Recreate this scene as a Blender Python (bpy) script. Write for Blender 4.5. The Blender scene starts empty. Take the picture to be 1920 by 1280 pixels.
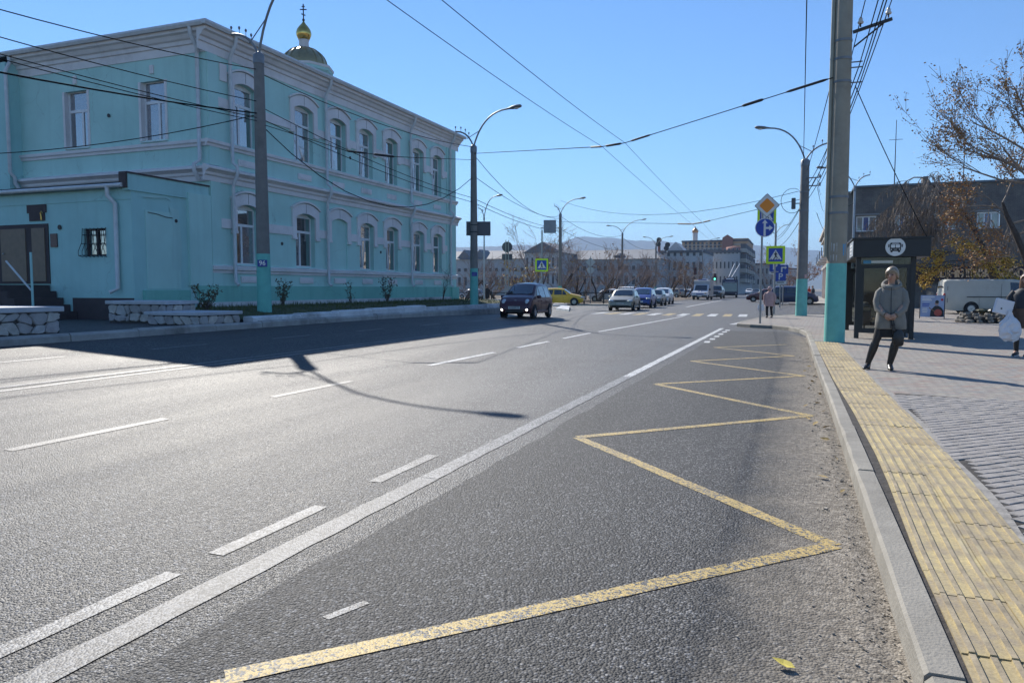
import bpy, bmesh, math, random
from mathutils import Vector, Matrix
S = bpy.context.scene
COL = S.collection
R = math.radians
rnd = random.Random(7)

# ------------------------------------------------------------------ camera
CAM_H = 1.5
PITCH, YAW, FPX = R(4.0449), R(21.0444), 1400.0
cd = bpy.data.cameras.new('camera'); cam = bpy.data.objects.new('camera', cd); COL.objects.link(cam)
cam.location = (0, 0, CAM_H); cam.rotation_euler = (R(90) - PITCH, 0, YAW)
cd.sensor_width = 36; cd.lens = 36 * FPX / 1920; cd.clip_start = .05; cd.clip_end = 20000
S.camera = cam
# ------------------------------------------------------------------ sky, sun, exposure
SUN_AZ, SUN_EL = R(-42.7), R(36)
W = bpy.data.worlds.new('World'); S.world = W; W.use_nodes = True
nt = W.node_tree; bg = nt.nodes['Background']
sky = nt.nodes.new('ShaderNodeTexSky'); sky.sky_type = 'NISHITA'; sky.sun_disc = False
sky.sun_elevation = SUN_EL; sky.sun_rotation = SUN_AZ
sky.air_density = 1.2; sky.dust_density = 0; sky.ozone_density = 9.5; sky.altitude = 650
nt.links.new(sky.outputs[0], bg.inputs[0]); bg.inputs[1].default_value = .098
SUNV = Vector((math.sin(SUN_AZ) * math.cos(SUN_EL), math.cos(SUN_AZ) * math.cos(SUN_EL), math.sin(SUN_EL)))
ld = bpy.data.lights.new('sun', 'SUN'); ld.energy = 4.6; ld.angle = R(.53); ld.color = (1, .945, .86)
sun = bpy.data.objects.new('sun', ld); COL.objects.link(sun)
sun.rotation_euler = (-SUNV).to_track_quat('-Z', 'Y').to_euler(); sun.location = (-60, 60, 60)
S.view_settings.view_transform = 'Standard'; S.view_settings.look = 'None'
S.view_settings.gamma = 1; S.view_settings.exposure = .67
S.cycles.volume_bounces = 0; S.cycles.max_bounces = 6; S.cycles.transparent_max_bounces = 12
S.cycles.caustics_reflective = False; S.cycles.caustics_refractive = False

# ------------------------------------------------------------------ photo measurements -> world points (setting out only)
_f = Vector((-math.sin(YAW) * math.cos(PITCH), math.cos(YAW) * math.cos(PITCH), -math.sin(PITCH)))
_r = Vector((math.cos(YAW), math.sin(YAW), 0)); _d = _f.cross(_r)
_C = Vector((0, 0, CAM_H))
def ray(px, py): return _f + _r * ((px - 960) / FPX) + _d * ((py - 640) / FPX)
def G(px, py, z=0.0):
    v = ray(px, py); return _C + v * ((z - CAM_H) / v.z)
def PX(px, py, X):
    v = ray(px, py); return _C + v * (X / v.x)
def PY(px, py, Y):
    v = ray(px, py); return _C + v * (Y / v.y)
def at_base(b, py):            # height of pixel row py above base point b (same plan distance)
    d = math.hypot(b[0], b[1]); h = (b[0] * _r.x + b[1] * _r.y); k = (-b[0] * math.sin(YAW) + b[1] * math.cos(YAW))
    u = (py - 640) / FPX       # solve row
    # depth = k*cosP - (z-H)*sinP ; down = -(z-H)*cosP - k*sinP
    cp, sp = math.cos(PITCH), math.sin(PITCH)
    return CAM_H + (-k * sp - u * k * cp) / (cp - u * sp)

def smooth(t): t = max(0., min(1., t)); return t * t * (3 - 2 * t)
def gz(x, y):                  # road crossfall: rises towards the left kerb, flat at the junction
    return .05 * max(0., min(8.6, -6 - x)) * (1 - smooth((y - 22) / 28))

# ------------------------------------------------------------------ mesh helpers
class MB:
    def __init__(s): s.v = []; s.f = []; s.m = []
    def add(s, vs, fs, mi=0):
        o = len(s.v); s.v += [tuple(p) for p in vs]
        for f in fs: s.f.append(tuple(i + o for i in f)); s.m.append(mi)
        return s
    def box(s, x0, x1, y0, y1, z0, z1, mi=0):
        return s.add([(x, y, z) for z in (z0, z1) for y in (y0, y1) for x in (x0, x1)],
                     [(0, 2, 3, 1), (4, 5, 7, 6), (0, 1, 5, 4), (2, 6, 7, 3), (0, 4, 6, 2), (1, 3, 7, 5)], mi)
    def cbox(s, c, d, M=None, b=0, mi=0):      # centred box, optionally rotated, optionally chamfered
        x, y, z = d[0] / 2, d[1] / 2, d[2] / 2
        t = MB()
        if b:
            zs = [(-z, b), (-z + b, 0), (z - b, 0), (z, b)]
            vs = []
            for zz, k in zs:
                a, c2 = x - k, y - k
                vs += [(-a, -c2 + b if not k else -c2, zz), (-a + (b if not k else 0), -c2, zz), (a - (b if not k else 0), -c2, zz), (a, -c2 + (b if not k else 0), zz),
                       (a, c2 - (b if not k else 0), zz), (a - (b if not k else 0), c2, zz), (-a + (b if not k else 0), c2, zz), (-a, c2 - (b if not k else 0), zz)]
            fs = [tuple(range(7, -1, -1)), tuple(range(24, 32))]
            for r in range(3):
                for i in range(8): fs.append((r * 8 + i, r * 8 + (i + 1) % 8, r * 8 + 8 + (i + 1) % 8, r * 8 + 8 + i))
        else:
            vs = [(sx * x, sy * y, sz * z) for sz in (-1, 1) for sy in (-1, 1) for sx in (-1, 1)]
            fs = [(0, 2, 3, 1), (4, 5, 7, 6), (0, 1, 5, 4), (2, 6, 7, 3), (0, 4, 6, 2), (1, 3, 7, 5)]
        C = Vector(c)
        return s.add([C + (M @ Vector(p) if M else Vector(p)) for p in vs], fs, mi)
    def prism(s, poly, axis, a, b, mi=0):      # polygon extruded along an axis
        n = len(poly)
        def P(u, v, w): return {'x': (w, u, v), 'y': (u, w, v), 'z': (u, v, w)}[axis]
        vs = [P(u, v, a) for u, v in poly] + [P(u, v, b) for u, v in poly]
        fs = [tuple(range(n)), tuple(range(2 * n - 1, n - 1, -1))] + [(i, (i + 1) % n, n + (i + 1) % n, n + i) for i in range(n)]
        return s.add(vs, fs, mi)
    def tube(s, pts, rad, n=6, cap=True, mi=0):
        pts = [Vector(p) for p in pts]
        if not hasattr(rad, '__len__'): rad = [rad] * len(pts)
        vs = []; up = None
        for i, p in enumerate(pts):
            t = (pts[min(i + 1, len(pts) - 1)] - pts[max(i - 1, 0)])
            t = t.normalized() if t.length > 1e-9 else Vector((0, 0, 1))
            if up is None: up = Vector((0, 0, 1)) if abs(t.z) < .9 else Vector((1, 0, 0))
            a = t.cross(up)
            if a.length < 1e-6: up = Vector((0, 1, 0)); a = t.cross(up)
            a.normalize(); b = t.cross(a); up = -b if b.dot(up) < 0 else b
            a = t.cross(up).normalized(); b = t.cross(a)
            for k in range(n):
                q = 2 * math.pi * k / n; vs.append(p + (a * math.cos(q) + b * math.sin(q)) * rad[i])
        fs = [(i * n + k, i * n + (k + 1) % n, (i + 1) * n + (k + 1) % n, (i + 1) * n + k) for i in range(len(pts) - 1) for k in range(n)]
        if cap: fs += [tuple(range(n - 1, -1, -1)), tuple(range((len(pts) - 1) * n, len(pts) * n))]
        return s.add(vs, fs, mi)
    def lathe(s, prof, n=16, c=(0, 0, 0), M=None, mi=0):   # (r, z) profile about z
        C = Vector(c); vs = []
        for r, z in prof:
            for k in range(n):
                q = 2 * math.pi * k / n; p = Vector((r * math.cos(q), r * math.sin(q), z)); vs.append(C + (M @ p if M else p))
        fs = [(i * n + k, i * n + (k + 1) % n, (i + 1) * n + (k + 1) % n, (i + 1) * n + k) for i in range(len(prof) - 1) for k in range(n)]
        fs += [tuple(range(n - 1, -1, -1)), tuple(range((len(prof) - 1) * n, len(prof) * n))]
        return s.add(vs, fs, mi)
    def loft(s, rings, cap=True, mi=0):        # closed rings of equal length
        n = len(rings[0]); vs = [p for r in rings for p in r]
        fs = [(i * n + k, i * n + (k + 1) % n, (i + 1) * n + (k + 1) % n, (i + 1) * n + k) for i in range(len(rings) - 1) for k in range(n)]
        if cap: fs += [tuple(range(n - 1, -1, -1)), tuple(range((len(rings) - 1) * n, len(rings) * n))]
        return s.add(vs, fs, mi)
    def ball(s, c, r, n=10, m=6, M=None, mi=0):
        if not hasattr(r, '__len__'): r = (r, r, r)
        rings = []
        for j in range(1, m):
            a = math.pi * j / m
            ring = []
            for k in range(n):
                q = 2 * math.pi * k / n
                p = Vector((r[0] * math.sin(a) * math.cos(q), r[1] * math.sin(a) * math.sin(q), -r[2] * math.cos(a)))
                ring.append(Vector(c) + (M @ p if M else p))
            rings.append(ring)
        s.loft(rings, True, mi); return s
    def build(s, name, mat, parent=None, smooth_deg=None, recalc=True):
        me = bpy.data.meshes.new(name); me.from_pydata(s.v, [], s.f)
        mats = mat if isinstance(mat, (list, tuple)) else [mat]
        for m in mats: me.materials.append(m)
        if len(mats) > 1: me.polygons.foreach_set('material_index', s.m)
        if recalc and len(s.f) < 30000:
            b = bmesh.new(); b.from_mesh(me); bmesh.ops.recalc_face_normals(b, faces=b.faces); b.to_mesh(me); b.free()
        if smooth_deg is not None:
            me.polygons.foreach_set('use_smooth', [True] * len(me.polygons))
            if smooth_deg < 180: me.set_sharp_from_angle(angle=R(smooth_deg))
        me.update()
        return link(name, me, parent)
def link(name, me, parent=None):
    o = bpy.data.objects.new(name, me); COL.objects.link(o)
    if parent is not None:
        o.parent = parent
        o.matrix_parent_inverse = wmat(parent).inverted()
    return o
def wmat(o):
    m = o.matrix_basis.copy()
    if o.parent: m = wmat(o.parent) @ o.matrix_parent_inverse @ m
    return m
def tag(o, label, cat, group=None):
    o['label'] = label; o['category'] = cat
    if group: o['group'] = group
    return o
def thing(name, label, cat, loc=(0, 0, 0), rz=0, group=None):
    o = bpy.data.objects.new(name, None); COL.objects.link(o); o.empty_display_size = .2
    o.location = loc; o.rotation_euler = (0, 0, rz)
    return tag(o, label, cat, group)
def struct(o, kind='structure'): o['kind'] = kind; return o
class LocalMB(MB):                              # parts given in the parent's own axes
    def build(s, name, mat, parent=None, smooth_deg=None, recalc=True):
        o = MB.build(s, name, mat, None, smooth_deg, recalc); o.parent = parent; return o
def copy_tree(o, parent=None):
    c = o.copy(); COL.objects.link(c); c.parent = parent
    for ch in list(o.children): copy_tree(ch, c)
    return c
_txt = {}
def text_mesh(txt, size, bold=.0):
    cu = bpy.data.curves.new('txt', 'FONT'); cu.body = txt; cu.size = size; cu.align_x = 'CENTER'; cu.align_y = 'CENTER'; cu.extrude = .002; cu.offset = bold
    cu.resolution_u = 3
    o = bpy.data.objects.new('txt', cu); COL.objects.link(o)
    dg = bpy.context.evaluated_depsgraph_get(); me = bpy.data.meshes.new_from_object(o.evaluated_get(dg))
    bpy.data.objects.remove(o); bpy.data.curves.remove(cu); return me
def put_text(name, txt, size, mat, M, parent, bold=.0):   # M: world matrix, text lies in its local XY plane
    me = text_mesh(txt, size, bold); me.name = name; me.materials.clear(); me.materials.append(mat)
    me.transform(M); return link(name, me, parent)
def face_m(loc, rz):     # upright plane whose face looks along local -Y turned by rz
    return Matrix.Translation(loc) @ Matrix.Rotation(rz, 4, 'Z') @ Matrix.Rotation(R(90), 4, 'X')

# ------------------------------------------------------------------ materials
MATS = {}
def srgb(r, g, b):
    f = lambda c: (c / 255 / 12.92) if c <= 10 else ((c / 255 + .055) / 1.055) ** 2.4
    return (f(r), f(g), f(b))
def nodes(name):
    m = bpy.data.materials.new(name); m.use_nodes = True; t = m.node_tree
    return m, t, t.nodes['Principled BSDF']
def nn(t, ty, **kw):
    n = t.nodes.new(ty)
    for k, v in kw.items():
        if isinstance(k, str) and k.startswith('i_'): n.inputs[k[2:].replace('_', ' ')].default_value = v
        else: setattr(n, k, v)
    return n
def ramp(t, fac, stops):
    n = t.nodes.new('ShaderNodeValToRGB'); e = n.color_ramp.elements
    while len(e) < len(stops): e.new(.5)
    for k, (p, c) in enumerate(stops):
        e[k].position = p; e[k].color = (c, c, c, 1) if not hasattr(c, '__len__') else (*c[:3], 1)
    t.links.new(fac, n.inputs[0]); return n
def mix(t, fac, a, b, mode='MIX'):
    n = t.nodes.new('ShaderNodeMix'); n.data_type = 'RGBA'; n.blend_type = mode
    for s_, x in ((n.inputs[0], fac), (n.inputs[6], a), (n.inputs[7], b)):
        if hasattr(x, 'is_output'): t.links.new(x, s_)
        elif hasattr(x, '__len__'): s_.default_value = (*x[:3], 1)
        else: s_.default_value = x
    return n.outputs[2]
def mat(name, col, rough=.7, var=.12, scale=4., bump=0., bscale=40., metal=0., spec=.5, stain=None, stain_amt=.0, coat=0., emit=None):
    if name in MATS: return MATS[name]
    m, t, p = nodes(name); MATS[name] = m
    g = nn(t, 'ShaderNodeNewGeometry')
    n1 = nn(t, 'ShaderNodeTexNoise', i_Scale=scale, i_Detail=6., i_Roughness=.6); t.links.new(g.outputs['Position'], n1.inputs['Vector'])
    c0 = tuple(max(0, c * (1 - var)) for c in col); c1 = tuple(min(1, c * (1 + var)) for c in col)
    rp = ramp(t, n1.outputs[0], [(.3, c0), (.7, c1)]); out = rp.outputs[0]
    if stain:
        n2 = nn(t, 'ShaderNodeTexNoise', i_Scale=scale * .35, i_Detail=8., i_Roughness=.7); t.links.new(g.outputs['Position'], n2.inputs['Vector'])
        r2 = ramp(t, n2.outputs[0], [(.52, 0.), (.68, stain_amt)]); out = mix(t, r2.outputs[0], out, stain)
    t.links.new(out, p.inputs['Base Color'])
    p.inputs['Roughness'].default_value = rough; p.inputs['Metallic'].default_value = metal; p.inputs['Specular IOR Level'].default_value = spec
    p.inputs['Coat Weight'].default_value = coat; p.inputs['Coat Roughness'].default_value = .05
    if emit: p.inputs['Emission Color'].default_value = (*emit[:3], 1); p.inputs['Emission Strength'].default_value = emit[3]
    if bump:
        n3 = nn(t, 'ShaderNodeTexNoise', i_Scale=bscale, i_Detail=4.); t.links.new(g.outputs['Position'], n3.inputs['Vector'])
        b = nn(t, 'ShaderNodeBump', i_Strength=bump, i_Distance=.02); t.links.new(n3.outputs[0], b.inputs['Height']); t.links.new(b.outputs[0], p.inputs['Normal'])
    return m
def plaster(name, col, col2, streak, amt=.35):
    m = mat(name, col, .92, .07, .7, .25, 70, stain=col2, stain_amt=.6); t = m.node_tree; p = t.nodes['Principled BSDF']
    src = p.inputs['Base Color'].links[0].from_socket; g = nn(t, 'ShaderNodeNewGeometry')
    mp = nn(t, 'ShaderNodeMapping'); mp.inputs['Scale'].default_value = (2.6, 2.6, .16); t.links.new(g.outputs['Position'], mp.inputs[0])
    n = nn(t, 'ShaderNodeTexNoise', i_Scale=1., i_Detail=7., i_Roughness=.65); t.links.new(mp.outputs[0], n.inputs['Vector'])
    c = mix(t, ramp(t, n.outputs[0], [(.5, 0.), (.72, amt)]).outputs[0], src, streak)
    n2 = nn(t, 'ShaderNodeTexNoise', i_Scale=.5, i_Detail=2.); t.links.new(g.outputs['Position'], n2.inputs['Vector'])
    v = nn(t, 'ShaderNodeTexVoronoi', feature='DISTANCE_TO_EDGE', i_Scale=.55); va = nn(t, 'ShaderNodeVectorMath', operation='MULTIPLY_ADD'); n3 = nn(t, 'ShaderNodeTexNoise', i_Scale=3., i_Detail=6.); t.links.new(g.outputs['Position'], n3.inputs['Vector'])
    t.links.new(n3.outputs['Color'], va.inputs[0]); va.inputs[1].default_value = (.5, .5, .5); t.links.new(g.outputs['Position'], va.inputs[2]); t.links.new(va.outputs[0], v.inputs['Vector'])
    cr = mix(t, 1., ramp(t, v.outputs['Distance'], [(.0, .5), (.006, 0.)]).outputs[0], ramp(t, n2.outputs[0], [(.5, 0.), (.6, 1.)]).outputs[0], 'MULTIPLY')
    c = mix(t, cr, c, tuple(q * .45 for q in col)); t.links.new(c, p.inputs['Base Color']); return m
def glass(name, tint=(.9, .95, .95), rough=.02, alpha=.0):
    if name in MATS: return MATS[name]
    m, t, p = nodes(name); MATS[name] = m
    t.nodes.remove(p); o = t.nodes['Material Output']
    fr = nn(t, 'ShaderNodeFresnel', i_IOR=1.5); gl = nn(t, 'ShaderNodeBsdfGlossy', i_Roughness=rough); tr = nn(t, 'ShaderNodeBsdfTransparent')
    tr.inputs[0].default_value = (*tint, 1)
    ms = nn(t, 'ShaderNodeMixShader'); t.links.new(fr.outputs[0], ms.inputs[0]); t.links.new(tr.outputs[0], ms.inputs[1]); t.links.new(gl.outputs[0], ms.inputs[2])
    t.links.new(ms.outputs[0], o.inputs[0]); return m

def asphalt(name, dark, lo, hi, bayside=False, rough=.5):
    m, t, p = nodes(name); MATS[name] = m
    g = nn(t, 'ShaderNodeNewGeometry'); pos = g.outputs['Position']
    v = nn(t, 'ShaderNodeTexVoronoi', i_Scale=80.); t.links.new(pos, v.inputs['Vector'])
    v2 = nn(t, 'ShaderNodeTexVoronoi', i_Scale=38.); t.links.new(pos, v2.inputs['Vector'])
    sx = nn(t, 'ShaderNodeSeparateColor'); t.links.new(v.outputs['Color'], sx.inputs[0])
    a = ramp(t, sx.outputs[0], [(0., lo), (.55, lo * 1.7), (.8, hi), (1., hi * 3.0)])
    pit = ramp(t, v.outputs['Distance'], [(.0, 1.), (.5, .7), (.9, .15)])
    c = mix(t, 1., a.outputs[0], pit.outputs[0], 'MULTIPLY')
    sx2 = nn(t, 'ShaderNodeSeparateColor'); t.links.new(v2.outputs['Color'], sx2.inputs[0])
    c = mix(t, .35, c, ramp(t, sx2.outputs[1], [(.0, .45), (.8, 1.), (1., 2.0)]).outputs[0], 'MULTIPLY')
    # broad wear, streaked along the street
    mp = nn(t, 'ShaderNodeMapping'); mp.inputs['Scale'].default_value = (.9, .1, 1); t.links.new(pos, mp.inputs[0])
    w = nn(t, 'ShaderNodeTexNoise', i_Scale=1.3, i_Detail=5., i_Roughness=.6); t.links.new(mp.outputs[0], w.inputs['Vector'])
    c = mix(t, 1., c, ramp(t, w.outputs[0], [(.3, .64), (.7, 1.36)]).outputs[0], 'MULTIPLY')
    w2 = nn(t, 'ShaderNodeTexNoise', i_Scale=.55, i_Detail=6.); t.links.new(pos, w2.inputs['Vector'])
    c = mix(t, 1., c, ramp(t, w2.outputs[0], [(.3, .85), (.7, 1.15)]).outputs[0], 'MULTIPLY')
    # sealed cracks
    vc = nn(t, 'ShaderNodeTexVoronoi', feature='DISTANCE_TO_EDGE', i_Scale=.16); nz = nn(t, 'ShaderNodeTexNoise', i_Scale=1.6, i_Detail=5.)
    t.links.new(pos, nz.inputs['Vector']); va = nn(t, 'ShaderNodeVectorMath', operation='MULTIPLY_ADD'); t.links.new(nz.outputs['Color'], va.inputs[0])
    va.inputs[1].default_value = (1.1, 1.1, 0); t.links.new(pos, va.inputs[2]); t.links.new(va.outputs[0], vc.inputs['Vector'])
    c = mix(t, ramp(t, vc.outputs['Distance'], [(.0, .5), (.0045, 0.)]).outputs[0], c, (dark * .6,) * 3)
    if bayside:                                    # dust and grit washed up against the kerb
        sp = nn(t, 'ShaderNodeSeparateXYZ'); t.links.new(pos, sp.inputs[0])
        nd = nn(t, 'ShaderNodeTexNoise', i_Scale=1.7, i_Detail=8., i_Roughness=.65); t.links.new(pos, nd.inputs['Vector'])
        ad = nn(t, 'ShaderNodeMath', operation='MULTIPLY_ADD'); t.links.new(nd.outputs[0], ad.inputs[0]); ad.inputs[1].default_value = .9; t.links.new(sp.outputs[0], ad.inputs[2])
        f = ramp(t, ad.outputs[0], [(.05, 0.), (.42, .55), (.8, .95)])
        dirt = ramp(t, sx2.outputs[0], [(0., (.17, .145, .112)), (.6, (.27, .235, .185)), (1., (.38, .335, .27))])
        c = mix(t, f.outputs[0], c, dirt.outputs[0])
        rr = ramp(t, f.outputs[0], [(0., rough), (1., .95)]); t.links.new(rr.outputs[0], p.inputs['Roughness'])
    else:
        rr = ramp(t, w.outputs[0], [(.3, rough - .06), (.7, rough + .08)]); t.links.new(rr.outputs[0], p.inputs['Roughness'])
    t.links.new(c, p.inputs['Base Color'])
    hs = nn(t, 'ShaderNodeMath', operation='MULTIPLY_ADD'); t.links.new(v.outputs['Distance'], hs.inputs[0]); hs.inputs[1].default_value = -.9; t.links.new(sx.outputs[1], hs.inputs[2])
    b = nn(t, 'ShaderNodeBump', i_Strength=.9, i_Distance=.009); t.links.new(hs.outputs[0], b.inputs['Height']); t.links.new(b.outputs[0], p.inputs['Normal'])
    p.inputs['Specular IOR Level'].default_value = .5
    return m
def paint(name, col, wear=.5):
    m, t, p = nodes(name); MATS[name] = m
    g = nn(t, 'ShaderNodeNewGeometry'); pos = g.outputs['Position']
    v = nn(t, 'ShaderNodeTexVoronoi', i_Scale=95.); t.links.new(pos, v.inputs['Vector'])
    sx = nn(t, 'ShaderNodeSeparateColor'); t.links.new(v.outputs['Color'], sx.inputs[0])
    n = nn(t, 'ShaderNodeTexNoise', i_Scale=2.2, i_Detail=7., i_Roughness=.7); t.links.new(pos, n.inputs['Vector'])
    ad = nn(t, 'ShaderNodeMath', operation='MULTIPLY_ADD'); t.links.new(n.outputs[0], ad.inputs[0]); ad.inputs[1].default_value = 1.6; t.links.new(sx.outputs[0], ad.inputs[2])
    sc = nn(t, 'ShaderNodeMath', operation='MULTIPLY'); t.links.new(ad.outputs[0], sc.inputs[0]); sc.inputs[1].default_value = .4
    f = ramp(t, sc.outputs[0], [(.74 - .3 * wear, 0.), (.84 - .3 * wear, 1.)])     # 1 = worn through
    n2 = nn(t, 'ShaderNodeTexNoise', i_Scale=30., i_Detail=3.); t.links.new(pos, n2.inputs['Vector'])
    pc = ramp(t, n2.outputs[0], [(.3, tuple(c * .75 for c in col)), (.7, col)])
    ag = ramp(t, sx.outputs[1], [(0., .03), (.8, .09), (1., .2)])
    t.links.new(mix(t, f.outputs[0], pc.outputs[0], ag.outputs[0]), p.inputs['Base Color'])
    p.inputs['Roughness'].default_value = .6
    b = nn(t, 'ShaderNodeBump', i_Strength=.5, i_Distance=.005); t.links.new(v.outputs['Distance'], b.inputs['Height']); b.invert = True; t.links.new(b.outputs[0], p.inputs['Normal'])
    return m
M_ASPH = asphalt('asphalt_lane', .04, .015, .115, rough=.57)
M_BAY = asphalt('asphalt_bay', .03, .014, .08, True, rough=.7)
M_WHITE = paint('road_paint_white', (.66, .66, .64), .6)
M_WORN = paint('road_paint_worn', (.24, .24, .235), 1.1)
M_WORN2 = paint('road_paint_faded', (.32, .32, .31), 1.0)
M_YELLOW = paint('road_paint_yellow', (.56, .4, .13), .72)
# ================================================================== ground, road, pavements
M_EARTH = mat('earth', (.16, .14, .11), .95, .3, .4, .4, 8)
M_KERB = mat('kerb_concrete', (.27, .25, .21), .85, .2, 3., .35, 60, stain=(.15, .135, .11), stain_amt=.6)
M_KERB_OLD = mat('kerb_old', (.34, .33, .31), .9, .25, 2., .4, 30, stain=(.12, .11, .1), stain_amt=.7)
M_WHITEWASH = mat('whitewash', (.62, .62, .62), .85, .16, 2., .35, 25, stain=(.2, .19, .18), stain_amt=.75)
def grid(xs, ys, zf):
    b = MB(); n = len(xs)
    b.add([(x, y, zf(x, y)) for y in ys for x in xs], [(j * n + i, j * n + i + 1, (j + 1) * n + i + 1, (j + 1) * n + i) for j in range(len(ys) - 1) for i in range(n - 1)])
    return b
fr = lambda a, b, n: [a + (b - a) * i / n for i in range(n + 1)]
struct(grid([-6000, -300, -60, 60, 300, 6000], [-400, -30, 60, 260, 800, 7000], lambda x, y: -.06).build('ground', M_EARTH))
road = struct(grid(fr(-60, -16, 8) + [-15, -14.6, -14.1, -12, -10, -8, -6, -4, -2, 0, .5, 6, 14, 40], fr(-8, 60, 34) + fr(66, 400, 12), lambda x, y: gz(x, y)).build('road', M_ASPH, smooth_deg=180))
struct(grid([-400, -60], [40, 60], lambda x, y: -.002).build('side_street', M_ASPH))
# bus bay: newer, duller asphalt with a ragged edge
rg = random.Random(3); n = 90; ys = fr(-6, 27.6, n)
vs = []; fs = []
for i, y in enumerate(ys):
    x0 = -2.42 + rg.uniform(-.025, .025); xr = .5 - .0125 * max(0, y - 3)
    if y > 24.5: xr = min(xr, .25 - (y - 24.5) * .25)
    vs += [(x0, y, .002), (xr, y, .002)]
fs = [(2 * i, 2 * i + 1, 2 * i + 3, 2 * i + 2) for i in range(n)]
struct(MB().add(vs, fs).build('bus_bay', M_BAY))

_rs = random.Random(77)
def strip(pts, w, lift=.0045, seg=.2):           # painted strip of width w along a ground polyline
    b = MB()
    for (x0, y0), (x1, y1) in zip(pts, pts[1:]):
        L = math.hypot(x1 - x0, y1 - y0); k = max(1, int(L / seg)); nx, ny = -(y1 - y0) / L * w / 2, (x1 - x0) / L * w / 2
        vs = []
        for i in range(k + 1):
            t = i / k; x, y = x0 + (x1 - x0) * t, y0 + (y1 - y0) * t
            for sg in (1, -1):
                jx, jy = x + sg * nx * _rs.uniform(.9, 1.08), y + sg * ny * _rs.uniform(.9, 1.08); vs.append((jx, jy, gz(jx, jy) + lift))
        b.add(vs, [(2 * i, 2 * i + 1, 2 * i + 3, 2 * i + 2) for i in range(k)])
    return b
def mark(name, pts, w, m=None, lift=.0045): return strip(pts, w, lift).build(name, m or M_WHITE, road)
mark('edge_line', [(-2.71, -6), (-2.71, 5.2)], .17, M_WORN)
mark('edge_line', [(-2.71, 5.21), (-2.71, 12.5)], .165, M_WORN2)
mark('edge_line', [(-2.71, 12.51), (-2.71, 29.2)], .15)
mark('edge_line', [(-2.62, 32.4), (-2.05, 38.5)], .24)
for y in (.6, 1.95, 3.25, 4.95): mark('lane_dash', [(-3.05, y), (-3.05, y + 1.0)], .11, M_WORN2 if y > 1.5 else M_WORN, lift=.004)
for y in (21.2, 22.5, 23.8, 25.1, 26.4, 27.5): mark('bay_dash', [(-2.38, y), (-2.42, y + .7)], .16)
for a, b in ((0.5, 3.0), (4.6, 6.4), (8.2, 10.1), (12.7, 15.9), (17.4, 19.8), (21.1, 24.1)): mark('lane_dash', [(-6.62 + (a - 10) * .01, a), (-6.62 + (b - 10) * .01, b)], .12, M_WORN if a < 12 else M_WHITE)
mark('lane_line', [(-6.42, 25.0), (-5.85, 41.0)], .14)
mark('lane_line', [(-8.6, 62), (-9.4, 100)], .2)
for dx in (0, .26): mark('centre_line', [(-10.05 + dx, -6), (-9.62 + dx, 20), (-9.5 + dx, 27)], .1, M_WORN2)
for y in (4.2, 7.9, 11.2, 14.7, 18.2, 21.8, 25.4): mark('lane_dash', [(-12.3 + y * .03, y), (-12.3 + y * .03, y + 1.5)], .1, M_WORN2)
zz = [(-2.03, 2.2), (.22, 4.66), (-2.06, 7.2), (.16, 9.42), (-2.08, 11.7), (.1, 13.72), (-2.06, 15.7), (-.1, 17.75), (-2.0, 19.6), (-.3, 21.3)]
zz = [(.2, .1)] + zz
for k, (a, b) in enumerate(zip(zz, zz[1:])): mark('zigzag_line', [a, b], .115, M_YELLOW, .0046 + .0012 * (k % 2))
for k in range(13):
    x = -2.75 - k * .82
    if k > 10: continue
    mark('crossing_stripe', [(x - .1, 41.7), (x - .28, 45.6)], .46, M_WHITE if k % 2 == 0 else M_YELLOW, .004)
mark('paint_patch', [(-1.98, 2.78), (-1.9, 3.0)], .05, M_WORN2)

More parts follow.
